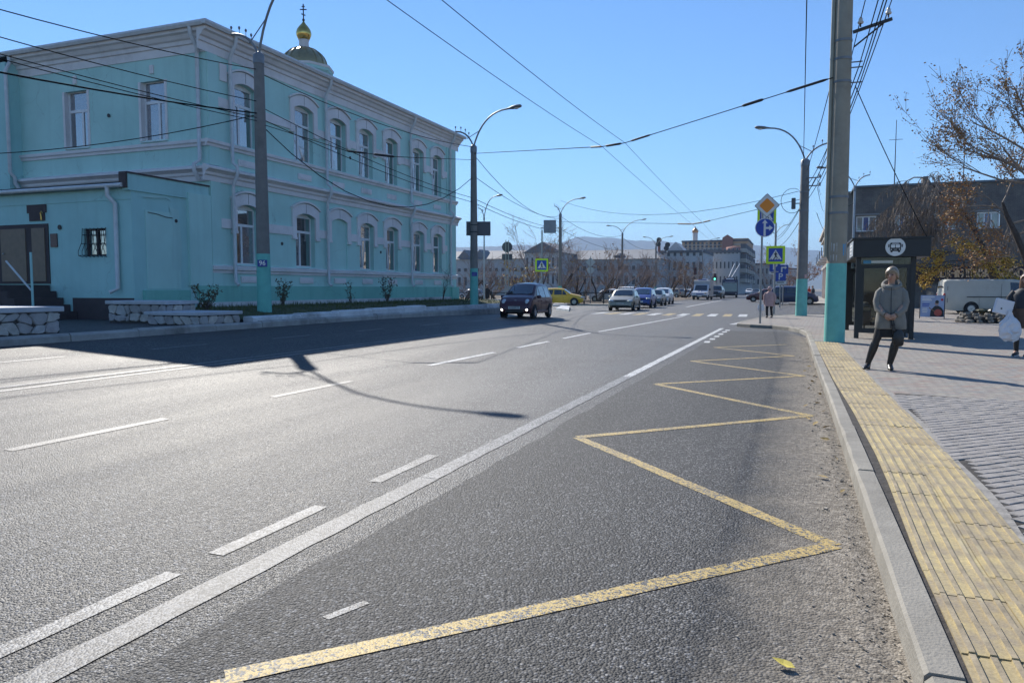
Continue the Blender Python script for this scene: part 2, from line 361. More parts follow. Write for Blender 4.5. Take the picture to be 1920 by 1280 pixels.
# ---------------------------------------------------------------- right pavement
PAVZ = .118
def kerb_x(y):                                    # road-side edge of the right kerb
    p = [(-8, .46), (3, .45), (5.6, .43), (10.4, .39), (15.2, .32), (25.4, .22)]
    for (a, xa), (b, xb) in zip(p, p[1:]):
        if y <= b: return xa + (xb - xa) * (y - a) / (b - a)
    return p[-1][1]
corner = [(.22, 25.4), (.02, 27.2), (-.35, 28.6), (-.95, 29.6), (-1.75, 30.1), (-2.3, 30.8), (-2.32, 32.5), (-2.15, 34.5), (-1.7, 38.5), (-1.2, 41.0), (-.4, 42.6), (1.0, 43.5), (2.4, 45.4), (3.1, 49), (3.2, 55), (3.2, 61)]
kpath = [(kerb_x(y), y) for y in (-8, -5, -1, 2.94, 6.15, 8.1, 11.0, 13.7, 16.7, 19.5, 22.4)] + corner
def paver_mat(name, cols, rot, rows=.1, wid=.2, mortar=.006, dirtc=(.1, .09, .08)):
    m, t, p = nodes(name); MATS[name] = m
    g = nn(t, 'ShaderNodeNewGeometry'); mp = nn(t, 'ShaderNodeMapping'); mp.inputs['Rotation'].default_value = (0, 0, rot); t.links.new(g.outputs['Position'], mp.inputs[0])
    br = nn(t, 'ShaderNodeTexBrick', i_Scale=1., i_Mortar_Size=mortar, i_Brick_Width=wid, i_Row_Height=rows, i_Bias=0.)
    br.inputs['Color1'].default_value = (0, 0, 0, 1); br.inputs['Color2'].default_value = (1, 1, 1, 1); br.inputs['Mortar'].default_value = (.5, .5, .5, 1)
    t.links.new(mp.outputs[0], br.inputs['Vector'])
    # random colour per paver
    w = nn(t, 'ShaderNodeTexWhiteNoise', noise_dimensions='3D'); sn = nn(t, 'ShaderNodeVectorMath', operation='SNAP'); sn.inputs[1].default_value = (wid, rows, 1); t.links.new(mp.outputs[0], sn.inputs[0]); t.links.new(sn.outputs[0], w.inputs['Vector'])
    c = ramp(t, w.outputs['Value'], [(i / max(1, len(cols) - 1), c) for i, c in enumerate(cols)]).outputs[0]
    n = nn(t, 'ShaderNodeTexNoise', i_Scale=1.1, i_Detail=7., i_Roughness=.7); t.links.new(g.outputs['Position'], n.inputs['Vector'])
    c = mix(t, ramp(t, n.outputs[0], [(.4, 0.), (.72, .75)]).outputs[0], c, (.27, .25, .22))
    n3 = nn(t, 'ShaderNodeTexNoise', i_Scale=60., i_Detail=3.); t.links.new(g.outputs['Position'], n3.inputs['Vector'])
    c = mix(t, 1., c, ramp(t, n3.outputs[0], [(.3, .75), (.7, 1.2)]).outputs[0], 'MULTIPLY')
    c = mix(t, br.outputs['Fac'], c, dirtc); t.links.new(c, p.inputs['Base Color']); p.inputs['Roughness'].default_value = .8
    b = nn(t, 'ShaderNodeBump', i_Strength=.6, i_Distance=.006, invert=True); t.links.new(br.outputs['Fac'], b.inputs['Height']); t.links.new(b.outputs[0], p.inputs['Normal'])
    return m
M_PAVE = paver_mat('pavers_mixed', [(.24, .225, .2), (.3, .275, .24), (.28, .2, .165), (.23, .23, .22), (.34, .31, .25), (.25, .215, .19)], R(-43), .1, .2)
M_PAVE2 = paver_mat('pavers_grey', [(.3, .29, .27), (.36, .34, .31)], 0, .3, .3)
poly = [(x + .13, y) for x, y in kpath[:11]] + [(x + .1, y - .02) for x, y in corner[:6]]
inner = [(x + .135, y) for x, y in kpath[:11]] + [(.36, 25.45), (.17, 27.3), (-.22, 28.72), (-.87, 29.74), (-1.66, 30.24), (-2.17, 30.9), (-2.19, 32.45), (-2.02, 34.4), (-1.58, 38.4), (-1.1, 40.9), (-.33, 42.48), (1.08, 43.38), (2.53, 45.33), (3.24, 48.98), (3.34, 55), (3.34, 61)]
top = inner + [(40, 61), (40, -8)]
pav = struct(MB().add([(x, y, PAVZ) for x, y in top], [tuple(range(len(top)))]).build('pavement', M_PAVE, recalc=False))
if pav.data.polygons[0].normal.z < 0: pav.data.flip_normals()
# kerb stones, one object each, slightly uneven
rk = random.Random(11)
for i in range(len(kpath) - 1):
    a, b, c, d = kpath[i], kpath[i + 1], inner[i + 1], inner[i]
    zt = .13 + rk.uniform(-.008, .008); g = .006; ch = .018
    def lerp(p, q, t): return (p[0] + (q[0] - p[0]) * t, p[1] + (q[1] - p[1]) * t)
    L = math.hypot(a[0] - b[0], a[1] - b[1]); e = g / L
    cs = []
    nseg = 5
    rings = []
    for k in range(nseg + 1):
        t = e + (1 - 2 * e) * k / nseg; o = lerp(a, b, t); q = lerp(d, c, t)
        dz = rk.uniform(-.003, .003); cx = rk.uniform(.7, 1.5) * ch; ux, uy = (q[0] - o[0]), (q[1] - o[1]); l = math.hypot(ux, uy); ux /= l; uy /= l
        rings.append([(o[0] - ux * .012, o[1] - uy * .012, -.08), (o[0], o[1], zt - cx + dz), (o[0] + ux * cx, o[1] + uy * cx, zt + dz), (q[0] - ux * .008, q[1] - uy * .008, zt + dz), (q[0] - ux * .002, q[1] - uy * .002, zt - .012), (q[0], q[1], -.08)])
    MB().loft(rings).build('kerb_stone', M_KERB, pav)
M_CEM = mat('cement_edge', (.26, .245, .22), .9, .3, 8., .5, 40)
# dark gap of soil between kerb and tactile strip, slightly sunk tiles
M_SOIL = mat('gap_soil', (.05, .045, .04), .95, .4, 12., .6, 40)
_TX = [(-8, .6), (3.2, .6), (4.3, .593), (5.8, .618), (6.8, .622), (9.1, .59), (12.3, .505), (17.4, .43), (21.2, .385)]
def tac_x(y):
    for (a, xa), (b, xb) in zip(_TX, _TX[1:]):
        if y <= b: return xa + (xb - xa) * (max(y, a) - a) / (b - a)
    return _TX[-1][1]
ys = fr(-6, 21.2, 60)
b = MB(); vs = []
for y in ys: vs += [(kerb_x(y) + .13, y, PAVZ + .0025), (tac_x(y) + .56, y, PAVZ + .0025)]
b.add(vs, [(2 * i, 2 * i + 1, 2 * i + 3, 2 * i + 2) for i in range(60)]); b.build('soil_gap', M_SOIL, pav)
# tactile tiles: 0.3 m, four flat bars each
def tactile_mat():
    m, t, p = nodes('tactile_yellow'); MATS['tactile_yellow'] = m
    g = nn(t, 'ShaderNodeNewGeometry'); oi = nn(t, 'ShaderNodeObjectInfo')
    n = nn(t, 'ShaderNodeTexNoise', i_Scale=6., i_Detail=8., i_Roughness=.7); t.links.new(g.outputs['Position'], n.inputs['Vector'])
    base = ramp(t, oi.outputs['Random'], [(0., (.42, .335, .165)), (.5, (.5, .41, .205)), (1., (.35, .275, .145))]).outputs[0]
    c = mix(t, ramp(t, n.outputs[0], [(.4, 0.), (.64, .9)]).outputs[0], base, (.27, .225, .165))
    n2 = nn(t, 'ShaderNodeTexNoise', i_Scale=90., i_Detail=3.); t.links.new(g.outputs['Position'], n2.inputs['Vector'])
    c = mix(t, 1., c, ramp(t, n2.outputs[0], [(.3, .8), (.7, 1.15)]).outputs[0], 'MULTIPLY')
    t.links.new(c, p.inputs['Base Color']); p.inputs['Roughness'].default_value = .75
    return m
M_TAC = tactile_mat()
M_BAR = mat('tactile_bar_worn', (.3, .245, .16), .8, .3, 9., .2, 60, stain=(.5, .42, .24), stain_amt=.8)
def tile_mesh():
    b = MB(); w = .277; prof = [(-w / 2, -.03), (-w / 2, 0)]
    for k in range(4):
        c = -.1385 + .0346 + k * .0692
        prof += [(c - .0125, 0), (c - .011, .009), (c + .011, .009), (c + .0125, 0)]
    prof += [(w / 2, 0), (w / 2, -.03)]
    b.prism(prof, 'y', -.148, .148); n = len(prof)
    b.m = [1 if (len(f) == 4 and all(abs(b.v[i][2] - .009) < 1e-6 for i in f)) else 0 for f in b.f]; o = b.build('tile_proto', [M_TAC, M_BAR]); me = o.data; bpy.data.objects.remove(o); return me
tm = tile_mesh()
rt = random.Random(5); y = -3.0
while y < 21.0:
    for cidx in (0, 1):
        o = bpy.data.objects.new('tactile_tile', tm); COL.objects.link(o); o.parent = pav
        sk = (tac_x(y + .15) - tac_x(y - .15)) / .3
        o.location = (tac_x(y) + .141 + cidx * .281, y, PAVZ + .012 + rt.uniform(-.004, .004)); o.rotation_euler = (rt.uniform(-.012, .012), rt.uniform(-.01, .01), -math.atan(sk))
    y += .3
# diagonal concrete pavers next to the strip (near the camera each one is its own piece)
M_BRICK = mat('paver_grey', (.27, .25, .23), .8, .25, 7., .35, 90, stain=(.36, .33, .28), stain_amt=.5)
bm_ = LocalMB().cbox((0, 0, 0), (.192, .09, .05), None, .006); bo = bm_.build('b', M_BRICK); bme = bo.data; bpy.data.objects.remove(bo)
struct(MB().add([(tac_x(3) + .56, -6, PAVZ + .002), (6.2, -6, PAVZ + .002), (6.2, 10.4, PAVZ + .002), (2.6, 10.7, PAVZ + .002), (1.2, 11.0, PAVZ + .002)], [(0, 1, 2, 3, 4)]).build('paver_bed', M_SOIL, pav), 'stuff')
A = R(43); ca, sa = math.cos(A), math.sin(A); cand = []
for i in range(-60, 160):
    for j in range(-120, 120):
        u = i * .2 + (j % 2) * .1; v = j * .1
        x, y = u * ca - v * sa, u * sa + v * ca
        if y < -2 or y > 10.85 - .1 * (x - 1.2) or x < tac_x(y) + .56 + .045 or x > 6: continue
        cand.append((x, y))
def inview(x, y):
    k = -x * math.sin(YAW) + y * math.cos(YAW); h = x * math.cos(YAW) + y * math.sin(YAW)
    return k > 1 and h / k < .70 and CAM_H / k < .62
cand.sort(key=lambda p: (not inview(*p), p[0] ** 2 + p[1] ** 2))
b = MB(); vs = []; rcf = random.Random(6)
for y in ys: vs += [(tac_x(y) + .562, y, PAVZ + .008), (tac_x(y) + .61 + rcf.uniform(-.015, .025), y, PAVZ + .009)]
b.add(vs, [(2 * i, 2 * i + 1, 2 * i + 3, 2 * i + 2) for i in range(60)]); b.build('cement_edge', M_CEM, pav)
rb = random.Random(9); far = MB()
for k, (x, y) in enumerate(cand):
    dz = rb.uniform(-.0025, .0025); rot = A + rb.uniform(-.02, .02)
    if k < 300:
        o = bpy.data.objects.new('brick', bme); COL.objects.link(o); o.parent = pav; o.location = (x, y, PAVZ - .013 + dz); o.rotation_euler = (rb.uniform(-.01, .01), rb.uniform(-.01, .01), rot)
    else: far.cbox((x, y, PAVZ - .013 + dz), (.192, .09, .05), Matrix.Rotation(rot, 3, 'Z'))
struct(far.build('bricks_beyond', M_BRICK, pav), 'stuff')
# second raised pavement beyond the side street, right
p2 = [(-1.0, 78), (.6, 76), (3.3, 75.5), (3.3, 200), (-1.2, 200)]
o = struct(MB().prism(p2, 'z', -.05, .12).build('pavement_far', M_PAVE2))
# grit, stones and leaves along the kerb
M_PEB = mat('pebble', (.36, .32, .26), .9, .5, 14.)
rp = random.Random(21); b = MB()
for k in range(800):
    y = 2.6 + 20 * rp.random() ** 1.3; x = kerb_x(y) - abs(rp.gauss(0, .17)) - .012; s_ = rp.uniform(.003, .009) * (1 if rp.random() < .95 else 2)
    if x < -.9: continue
    b.cbox((x, y, .004 + s_ * .35), (s_ * rp.uniform(1, 1.9), s_, s_ * .8), Matrix.Rotation(rp.random() * 6, 3, 'Z') @ Matrix.Rotation(rp.uniform(-.4, .4), 3, 'X'))
struct(tag(b.build('grit', M_PEB), 'small stones and grit gathered along the right kerb', 'grit'), 'stuff')
M_LEAF_DRY = mat('dry_leaf', (.34, .24, .09), .8, .35, 30.); M_LEAF_Y = mat('yellow_leaf', (.55, .45, .08), .7, .2, 30.)
def leaf_mesh(sz):
    b = MB(); pts = [(0, -.5, .06), (.24, -.2, .16), (.27, .15, .14), (0, .62, .1), (-.27, .15, .05), (-.24, -.2, .0)]
    c = (0, .05, .02); b.add([tuple(q * sz for q in p) for p in pts] + [tuple(q * sz for q in c)], [(i, (i + 1) % 6, 6) for i in range(6)]); return b
lm = leaf_mesh(.075).build('l', M_LEAF_DRY); lme = lm.data; bpy.data.objects.remove(lm)
spots = [(.33, 7.05), (.27, 7.9), (.3, 8.6), (.2, 8.8), (.12, 9.1), (.3, 9.7), (.25, 10.4), (.2, 6.3), (.33, 5.9), (.3, 11.3), (.16, 11.9), (.22, 12.8), (.27, 13.6), (.12, 14.4), (.2, 15.3), (.1, 10.1)]
desc = ['curled brown leaf lying against the kerb', ]
for k, (x, y) in enumerate(spots):
    o = link('fallen_leaf', lme); o.location = (x, y, .02); o.rotation_euler = (rp.uniform(-.5, .5), rp.uniform(-.4, .4), rp.random() * 6); o.scale = (rp.uniform(.7, 1.3),) * 3
    tag(o, 'dry brown leaf lying in the grit along the kerb', 'leaf', 'dry leaves along the kerb')
ly = leaf_mesh(.085).build('fallen_leaf', M_LEAF_Y); ly.location = (-.02, 3.05, .02); ly.rotation_euler = (.1, .2, 1.25)
tag(ly, 'single yellow leaf on the asphalt at the bottom edge', 'leaf')
# ================================================================== turquoise corner building
M_TEAL = plaster('teal_plaster', (.45, .7, .65), (.38, .63, .585), (.32, .53, .5))
M_TEAL2 = plaster('teal_plinth', (.23, .54, .46), (.3, .58, .51), (.17, .38, .33), .5)
M_TEAL3 = plaster('teal_annexe', (.37, .63, .61), (.44, .69, .66), (.28, .48, .47))
M_TRIM = mat('cream_trim', (.74, .715, .71), .85, .07, 1.5, .25, 60, stain=(.42, .4, .39), stain_amt=.5)
M_PIPE = mat('pipe_white', (.58, .6, .61), .5, .1, 5.)
M_PVC = mat('pvc_white', (.74, .75, .76), .35, .04, 6.)
M_ROOF = mat('roof_metal', (.09, .12, .15), .45, .15, 1.)
M_PANE = mat('window_glass', (.025, .03, .036), .03, .3, .7, spec=1.0, coat=.6)
M_PANE.node_tree.nodes['Principled BSDF'].inputs['IOR'].default_value = 2.7
M_PANE2 = mat('window_glass_curtain', (.17, .17, .185), .05, .25, 3., spec=1., coat=.6); M_PANE2.node_tree.nodes['Principled BSDF'].inputs['IOR'].default_value = 2.3; rwin = random.Random(15)
M_CURT = mat('curtain', (.3, .3, .32), .9, .2, 8.)
M_BROWN = mat('brown_paint', (.065, .05, .052), .8, .15, 3.)
M_DOOR = mat('door_brown', (.2, .145, .1), .55, .12, 5.)
M_GOLD = mat('gold_sheet', (.62, .44, .14), .22, .15, 6., metal=1.)
M_DOME = mat('dome_bronze', (.42, .33, .18), .36, .2, 5., metal=.85)
M_BLACK = mat('black_metal', (.018, .018, .02), .5, .2, 9.)
M_STEEL = mat('galvanised', (.36, .37, .38), .45, .15, 9., metal=.6)
BX, BY = -19.5, 21.0
bld = thing('corner_building', 'two-storey turquoise plaster building with cream arched window surrounds', 'building', (BX - 10, 31, .6))
class FB(MB):                                     # facade builder: points are (along, out, up)
    def __init__(s, side=False): MB.__init__(s); s.side = side
    def build(s, name, m, parent, smooth_deg=None):
        s.v = [(BX - u, BY - o, z) if s.side else (BX + o, u, z) for u, o, z in s.v]
        return MB.build(s, name, m, parent, smooth_deg)
def arch(y0, y1, zs, rise, n=8):                  # springing height zs, rise in the middle, from y1 to y0
    c = (y0 + y1) / 2; h = (y1 - y0) / 2; r = (h * h + rise * rise) / (2 * rise); out = []
    a0 = math.asin(h / r)
    for k in range(n + 1):
        a = a0 - 2 * a0 * k / n; out.append((c + r * math.sin(a), zs + rise - r + r * math.cos(a)))
    return out
def wall_with(fb, u0, u1, z0, z1, ops, depth=.3):  # ops: (u0,u1,zbot,zspring,rise)
    ops = sorted(ops); u = u0
    def pl(p): fb.add([(a, 0, b) for a, b in p], [tuple(range(len(p)))])
    for (a, b, zb, zs, ri) in ops:
        if a > u: pl([(u, z0), (a, z0), (a, z1), (u, z1)])
        pl([(a, z0), (b, z0), (b, zb), (a, zb)])
        top = arch(a, b, zs, ri) if ri else [(b, zs), (a, zs)]
        pl([(a, z1), (b, z1)] + top)
        con = [(a, zb), (b, zb)] + top
        for k in range(len(con)):
            p, q = con[k], con[(k + 1) % len(con)]
            fb.add([(p[0], 0, p[1]), (q[0], 0, q[1]), (q[0], -depth, q[1]), (p[0], -depth, p[1])], [(0, 1, 2, 3)])
        u = b
    pl([(u, z0), (u1, z0), (u1, z1), (u, z1)])
def box_(fb, u0, u1, o0, o1, z0, z1): fb.box(u0, u1, o0, o1, z0, z1); return fb
def window(side, a, b, zb, zs, ri, depth=.2, style=0, curtain=.5, tilt=0.):
    w = FB(side); d0, d1 = -depth - .06, -depth; fw = .06; zt = zs + ri
    box_(w, a, b, d0, d1, zb, zb + fw); box_(w, a, a + fw, d0 + .002, d1 - .002, zb, zt); box_(w, b - fw, b, d0 + .002, d1 - .002, zb, zt)
    tz = zb + (zt - zb) * .66
    box_(w, a, b, d0 + .001, d1 + .004, tz - .05, tz + .05)
    m = a + (b - a) * (.4 if style == 0 else .5)
    box_(w, m - .045, m + .045, d0 + .003, d1 + .003, zb, tz)
    box_(w, a, b, d0, d1 + .001, zs - .02, zt + .06)
    fr_ = w.build('window', M_PVC, bld)
    for (p, q, r, s_) in ((a + fw, m - .045, zb + fw, tz - .05), (m + .045, b - fw, zb + fw, tz - .05), (a + fw, b - fw, tz + .05, zs - .02)):
        g = FB(side); g.add([(p, d0 + .03, r), (q, d0 + .03, r), (q, d0 + .03, s_), (p, d0 + .03, s_)], [(0, 1, 2, 3)]); g.build('pane', M_PANE if rwin.random() < .6 else M_PANE2, fr_)
    if tilt:                                       # a sash tilted inwards at the top
        g = FB(side); p, q = a + fw - .02, m; r, s_ = zb + fw, tz - .06
        for (x0, x1, z0, z1) in ((p, q, r, r + .05), (p, q, s_ - .05, s_), (p, p + .05, r, s_), (q - .05, q, r, s_)):
            f = lambda z: d1 + .02 + tilt * (z - r) / (s_ - r)
            g.add([(x0, f(z0), z0), (x1, f(z0), z0), (x1, f(z1), z1), (x0, f(z1), z1), (x0, f(z0) + .04, z0), (x1, f(z0) + .04, z0), (x1, f(z1) + .04, z1), (x0, f(z1) + .04, z1)], [(0, 3, 2, 1), (4, 5, 6, 7), (0, 1, 5, 4), (1, 2, 6, 5), (2, 3, 7, 6), (3, 0, 4, 7)])
        g.build('open_sash', M_PVC, fr_)
    s = FB(side); s.add([(a - .06, -depth, zb - .02), (b + .06, -depth, zb - .02), (b + .06, .09, zb - .05), (a - .06, .09, zb - .05), (a - .06, -depth, zb - .035), (b + .06, -depth, zb - .035), (b + .06, .09, zb - .065), (a - .06, .09, zb - .065)], [(0, 1, 2, 3), (7, 6, 5, 4), (0, 4, 5, 1), (1, 5, 6, 2), (2, 6, 7, 3), (3, 7, 4, 0)])
    s.build('sill', M_PVC, fr_)
    return fr_
WY = [(22.32, 23.52), (25.8, 27.1), (28.28, 29.55), (30.62, 31.85), (33.02, 34.2), (35.8, 37.05), (38.14, 39.3)]
LO, UP = (2.4, 4.47, .16), (6.78, 8.89, .16)
Y1 = 41.15
wf = FB(); ops_lo = [(a, b, LO[0], LO[1], LO[2]) for i, (a, b) in enumerate(WY)]; ops_up = [(a, b, UP[0], UP[1], UP[2]) for a, b in WY]
wall_with(wf, BY, Y1, .7, 5.5, ops_lo); wall_with(wf, BY, Y1, 5.5, 10.2, ops_up)
wf.build('wall', M_TEAL, bld)
SW = [(1.88, 3.02), (5.68, 6.85)]
ws = FB(True); wall_with(ws, 0, 9.3, .7, 10.2, [(a, b, 6.85, 8.95, 0) for a, b in SW]); ws.build('wall', M_TEAL, bld)
b = FB(True); box_(b, 9.3, 26, -1, .55, .7, 10.2); b.build('wall', M_TEAL3, bld)
b = MB().box(BX - 26, BX - .32, BY + .32, Y1 - .01, .7, 10.1); b.build('core', mat('interior', (.05, .05, .055), .9), bld)
MB().box(BX - 26, BX - .001, Y1 - .3, Y1, .7, 10.2).build('wall', M_TEAL, bld)
# windows
tl = {3: .16, 4: .16, 5: .12, 6: 0}
for i, (a, b_) in enumerate(WY):
    window(False, a, b_, *UP, tilt=(.0, .0, .0, .14, .14, .12, .12)[i])
    if i == 2:
        f = FB(); box_(f, a, b_, -.1, -.05, LO[0], LO[1] + LO[2]); f.build('bricked_window', M_TEAL, bld)
    else: window(False, a, b_, *LO, tilt=(.0, .0, 0, .14, .14, .08, .0)[i])
for a, b_ in SW: window(True, a, b_, 6.85, 8.94, .01, depth=.16)
for a, b_ in SW:
    
    for u0, u1 in ((a - .1, a + .004), (b_ - .004, b_ + .1)): s = FB(True); box_(s, u0, u1, -.16, .035, 6.85, 8.95); s.build('surround', M_TRIM, bld)
    s = FB(True); box_(s, (a + b_) / 2 - .09, (a + b_) / 2 + .09, -.02, .05, 9.2, 9.5); s.build('keystone', M_TRIM, bld)
# arched hoods with imposts
def hood(a, b_, zs, ri, zl):
    h = FB(); e = .26; zt = zs + ri
    outer = arch(a - e, b_ + e, zs + .3, .27, 10); inner = arch(a, b_, zs, ri, 10)
    pol = [(b_ + e, zl)] + outer + [(a - e, zl), (a, zl)] + inner[::-1] + [(b_, zl)]
    n = len(pol); h.add([(u, .002, z) for u, z in pol] + [(u, .07, z) for u, z in pol], [tuple(range(n, 2 * n))] + [(i, (i + 1) % n, n + (i + 1) % n, n + i) for i in range(n)])
    o = h.build('window_hood', M_TRIM, bld)
    m = FB(); e2 = e + .06; o1 = arch(a - e2, b_ + e2, zs + .31, .29, 10); o2 = arch(a - e2, b_ + e2, zs + .37, .3, 10); pol = o1 + o2[::-1]; n = len(pol)
    m.add([(u, .003, z) for u, z in pol] + [(u, .13, z) for u, z in pol], [tuple(range(n, 2 * n)), tuple(range(n - 1, -1, -1))] + [(i, (i + 1) % n, n + (i + 1) % n, n + i) for i in range(n)]); m.build('drip_moulding', M_TRIM, o)
    k = FB(); c = (a + b_) / 2
    for du in (-.012,): box_(k, c - .008, c + .008, .06, .0725, zt + .02, zs + .56)
    k.build('joint', M_BROWN, o)
    for u0, u1 in ((a - e - .03, a - .0), (b_ + .0, b_ + e + .03)):
        f = FB(); box_(f, u0, u1, .004, .1, zl - .09, zl); f.build('impost', M_TRIM, o)
for i, (a, b_) in enumerate(WY):
    hood(a, b_, UP[1], UP[2], 7.95); hood(a, b_, LO[1], LO[2], 3.62)
# impost bands between the hoods
for zc in (8.12, 3.85):
    e = .26 + .002
    segs = [(WY[i][1] + e, WY[i + 1][0] - e) for i in range(6)] + [(21.5, WY[0][0] - e), (WY[6][1] + e, 39.95)]
    for a, b_ in segs:
        if b_ - a > .05: f = FB(); box_(f, a, b_, .002, .055, zc - .17, zc + .17); f.build('impost_band', M_TRIM, bld)
# cornices as moulded profiles
def cornice(name, prof, u0, u1, side=False, m=None, par=bld):
    f = FB(side); n = len(prof)
    f.add([(u0, o, z) for o, z in prof] + [(u1, o, z) for o, z in prof], [tuple(range(n)), tuple(range(2 * n - 1, n - 1, -1))] + [(i, (i + 1) % n, n + (i + 1) % n, n + i) for i in range(n)])
    return f.build(name, m or M_TRIM, par)
EAVE = [(0.001, 9.72), (.03, 9.72), (.04, 10.0), (.1, 10.02), (.12, 10.14), (.2, 10.18), (.28, 10.3), (.38, 10.34), (.4, 10.46), (.001, 10.46)]
MID = [(.001, 5.28), (.05, 5.28), (.06, 5.45), (.12, 5.5), (.13, 5.58), (.22, 5.64), (.3, 5.68), (.3, 5.75), (.001, 5.86)]
SIL = [(.001, 6.5), (.06, 6.5), (.07, 6.58), (.14, 6.62), (.15, 6.72), (.001, 6.75)]
LOW = [(.001, 2.06), (.05, 2.06), (.06, 2.14), (.12, 2.18), (.13, 2.3), (.001, 2.35)]
for nm, pr in (('eaves_cornice', EAVE), ('middle_cornice', MID), ('sill_cornice', SIL), ('lower_cornice', LOW)):
    ex = max(o for o, z in pr)
    cornice(nm, pr, BY - ex if nm != 'lower_cornice' else 20.98, Y1 + ex)
    if nm != 'lower_cornice': cornice(nm, [(o, z) for o, z in pr], -.0 if 0 else .002, 9.3, True)
# pilaster strips at both ends, plinth, panels
for a, b_ in ((21.02, 21.5), (39.95, 41.15)):
    f = FB(); box_(f, a, b_, .002, .05, 1.6, 5.28); f.build('pilaster', M_TEAL, bld)
    f = FB(); box_(f, a, b_, .002, .05, 5.86, 6.5); box_(f, a, b_, .002, .05, 6.75, 9.72); f.build('pilaster', M_TEAL, bld)
f = FB(); box_(f, 20.3, Y1 + .08, .001, .1, .6, 1.6); f.build('plinth', M_TEAL2, bld)
f = FB(); box_(f, 20.3, Y1 + .12, .001, .125, .5, 1.02); f.build('plinth_base', M_WHITEWASH, bld)
f = FB(); box_(f, 40.3, Y1 + .1, .1, .2, .6, 1.58); f.build('corner_block', M_TEAL2, bld)
for (z0, z1) in ((1.72, 1.96), (6.02, 6.26)):
    for (a, b_) in WY:
        c = (a + b_) / 2; f = FB(); box_(f, c - .45, c + .45, .002, .04, z0, z1); o = f.build('panel', M_TRIM, bld)
        f = FB(); box_(f, c - .36, c + .36, .04, .055, z0 + .06, z1 - .06); f.build('panel_face', M_TRIM, o)
f = FB(); box_(f, 21.62, 21.98, .002, .05, 8.9, 9.5); f.build('panel', M_TRIM, bld)
for y in (24.9, 29.9, 32.5):
    MB().lathe([(.001, 0), (.07, 0), (.07, .02), (.001, .02)], 12, (BX, y, 3.3 if y != 29.9 else 7.5), Matrix.Rotation(R(90), 3, 'Y')).build('vent', M_BLACK, bld)
MB().lathe([(.001, 0), (.07, 0), (.07, .02), (.001, .02)], 12, (BX - 4.6, BY - .03, 7.9), Matrix.Rotation(R(90), 3, 'X')).build('vent', M_BLACK, bld)
# gutter, roof
cornice('gutter', [(.36, 10.47), (.5, 10.44), (.55, 10.53), (.54, 10.6), (.36, 10.6)], BY - .55, Y1 + .5, m=M_PIPE)
cornice('gutter', [(.36, 10.47), (.5, 10.44), (.55, 10.53), (.54, 10.6), (.36, 10.6)], -.36, 26, True, m=M_PIPE)
rf = MB(); x0, x1, y0, y1 = BX - 26, BX + .5, BY - .5, Y1 + .45; zr = 10.61
rf.add([(x0, y0, zr), (x1, y0, zr), (x1, y1, zr), (x0, y1, zr), (x0, (y0 + y1) / 2, zr + .9), (x1 - 10, (y0 + y1) / 2, zr + .9)], [(0, 1, 5, 4), (1, 2, 5), (2, 3, 4, 5), (0, 4, 3), (3, 2, 1, 0)])
roof = rf.build('roof', M_ROOF, bld)
# downpipes with offsets round the cornices
def downpipe(y):
    t = MB(); p = [(BX + .45, y, 10.45), (BX + .42, y, 10.2), (BX + .2, y, 9.85), (BX + .16, y, 9.7), (BX + .16, y, 6.05), (BX + .36, y, 5.9), (BX + .38, y, 5.65), (BX + .2, y, 5.3), (BX + .16, y, 5.15), (BX + .16, y, 1.75), (BX + .3, y, 1.62)]
    t.tube(p, .065, 8); o = t.build('downpipe', M_PIPE, bld, 60)
    for z in (9.2, 7.6, 4.6, 3.0): MB().lathe([(.075, z - .02), (.075, z + .02)], 8, (BX + .16, y, 0)).build('bracket', M_PIPE, o)
for y in (22.02, 27.85, 35.42, 40.2): downpipe(y)
def side_pipe(u, o=.14):
    t = MB(); x = BX - u
    t.tube([(x, BY - .45, 10.45), (x, BY - .42, 10.2), (x, BY - o, 9.85), (x, BY - o, 6.0), (x + .0, BY - .42, 5.82), (x, BY - .42, 5.6), (x, BY - .2, 5.3)], .07, 8); t.build('downpipe', M_PIPE, bld, 60)
side_pipe(.25); side_pipe(9.2, .6)
# cupola with onion dome on the roof
CU = PX(571, 140, -25.2); cx, cy = CU.x, CU.y
zb = at_base((cx, cy), 128); k = (cx * -math.sin(YAW) + cy * math.cos(YAW)) / FPX    # metres per photo pixel there
cup = thing('cupola', 'bronze ribbed dome with gold onion and cross above the turquoise roof', 'dome', (cx, cy, 10.9))
def cl(prof, name, m, n=24, sm=50, dx=0): return MB().lathe(prof, n, (cx + dx * k, cy, 0)).build(name, m, cup, sm)
Zp = lambda py: at_base((cx, cy), py)
cl([(48 * k, Zp(170)), (48 * k, Zp(142)), (52 * k, Zp(138)), (52 * k, Zp(133))], 'drum', M_TEAL, 8, 20)
cl([(53 * k, Zp(133)), (54 * k, Zp(129)), (44 * k, Zp(127))], 'drum_cornice', M_TRIM, 8, 20)
dp = [(42 * k * math.cos(a), Zp(128) + (Zp(90) - Zp(128)) * math.sin(a)) for a in [R(q) for q in range(0, 81, 10)]]
dome = cl(dp, 'dome', M_DOME, 16, 40)
for q in range(16):
    a = 2 * math.pi * q / 16
    MB().tube([(cx + r * math.cos(a) * 1.006, cy + r * math.sin(a) * 1.006, z + .01) for r, z in dp], .025, 4).build('rib', M_DOME, dome)
cl([(9 * k, Zp(92)), (8.5 * k, Zp(78)), (10 * k, Zp(76))], 'neck', M_TRIM)
on = [(7, 77), (11, 73), (13.6, 67), (13.8, 62), (12, 56), (8, 50), (4.5, 46), (2, 42), (.8, 39)]
cl([(r * k, Zp(y)) for r, y in on], 'onion', M_GOLD, 20, 60)
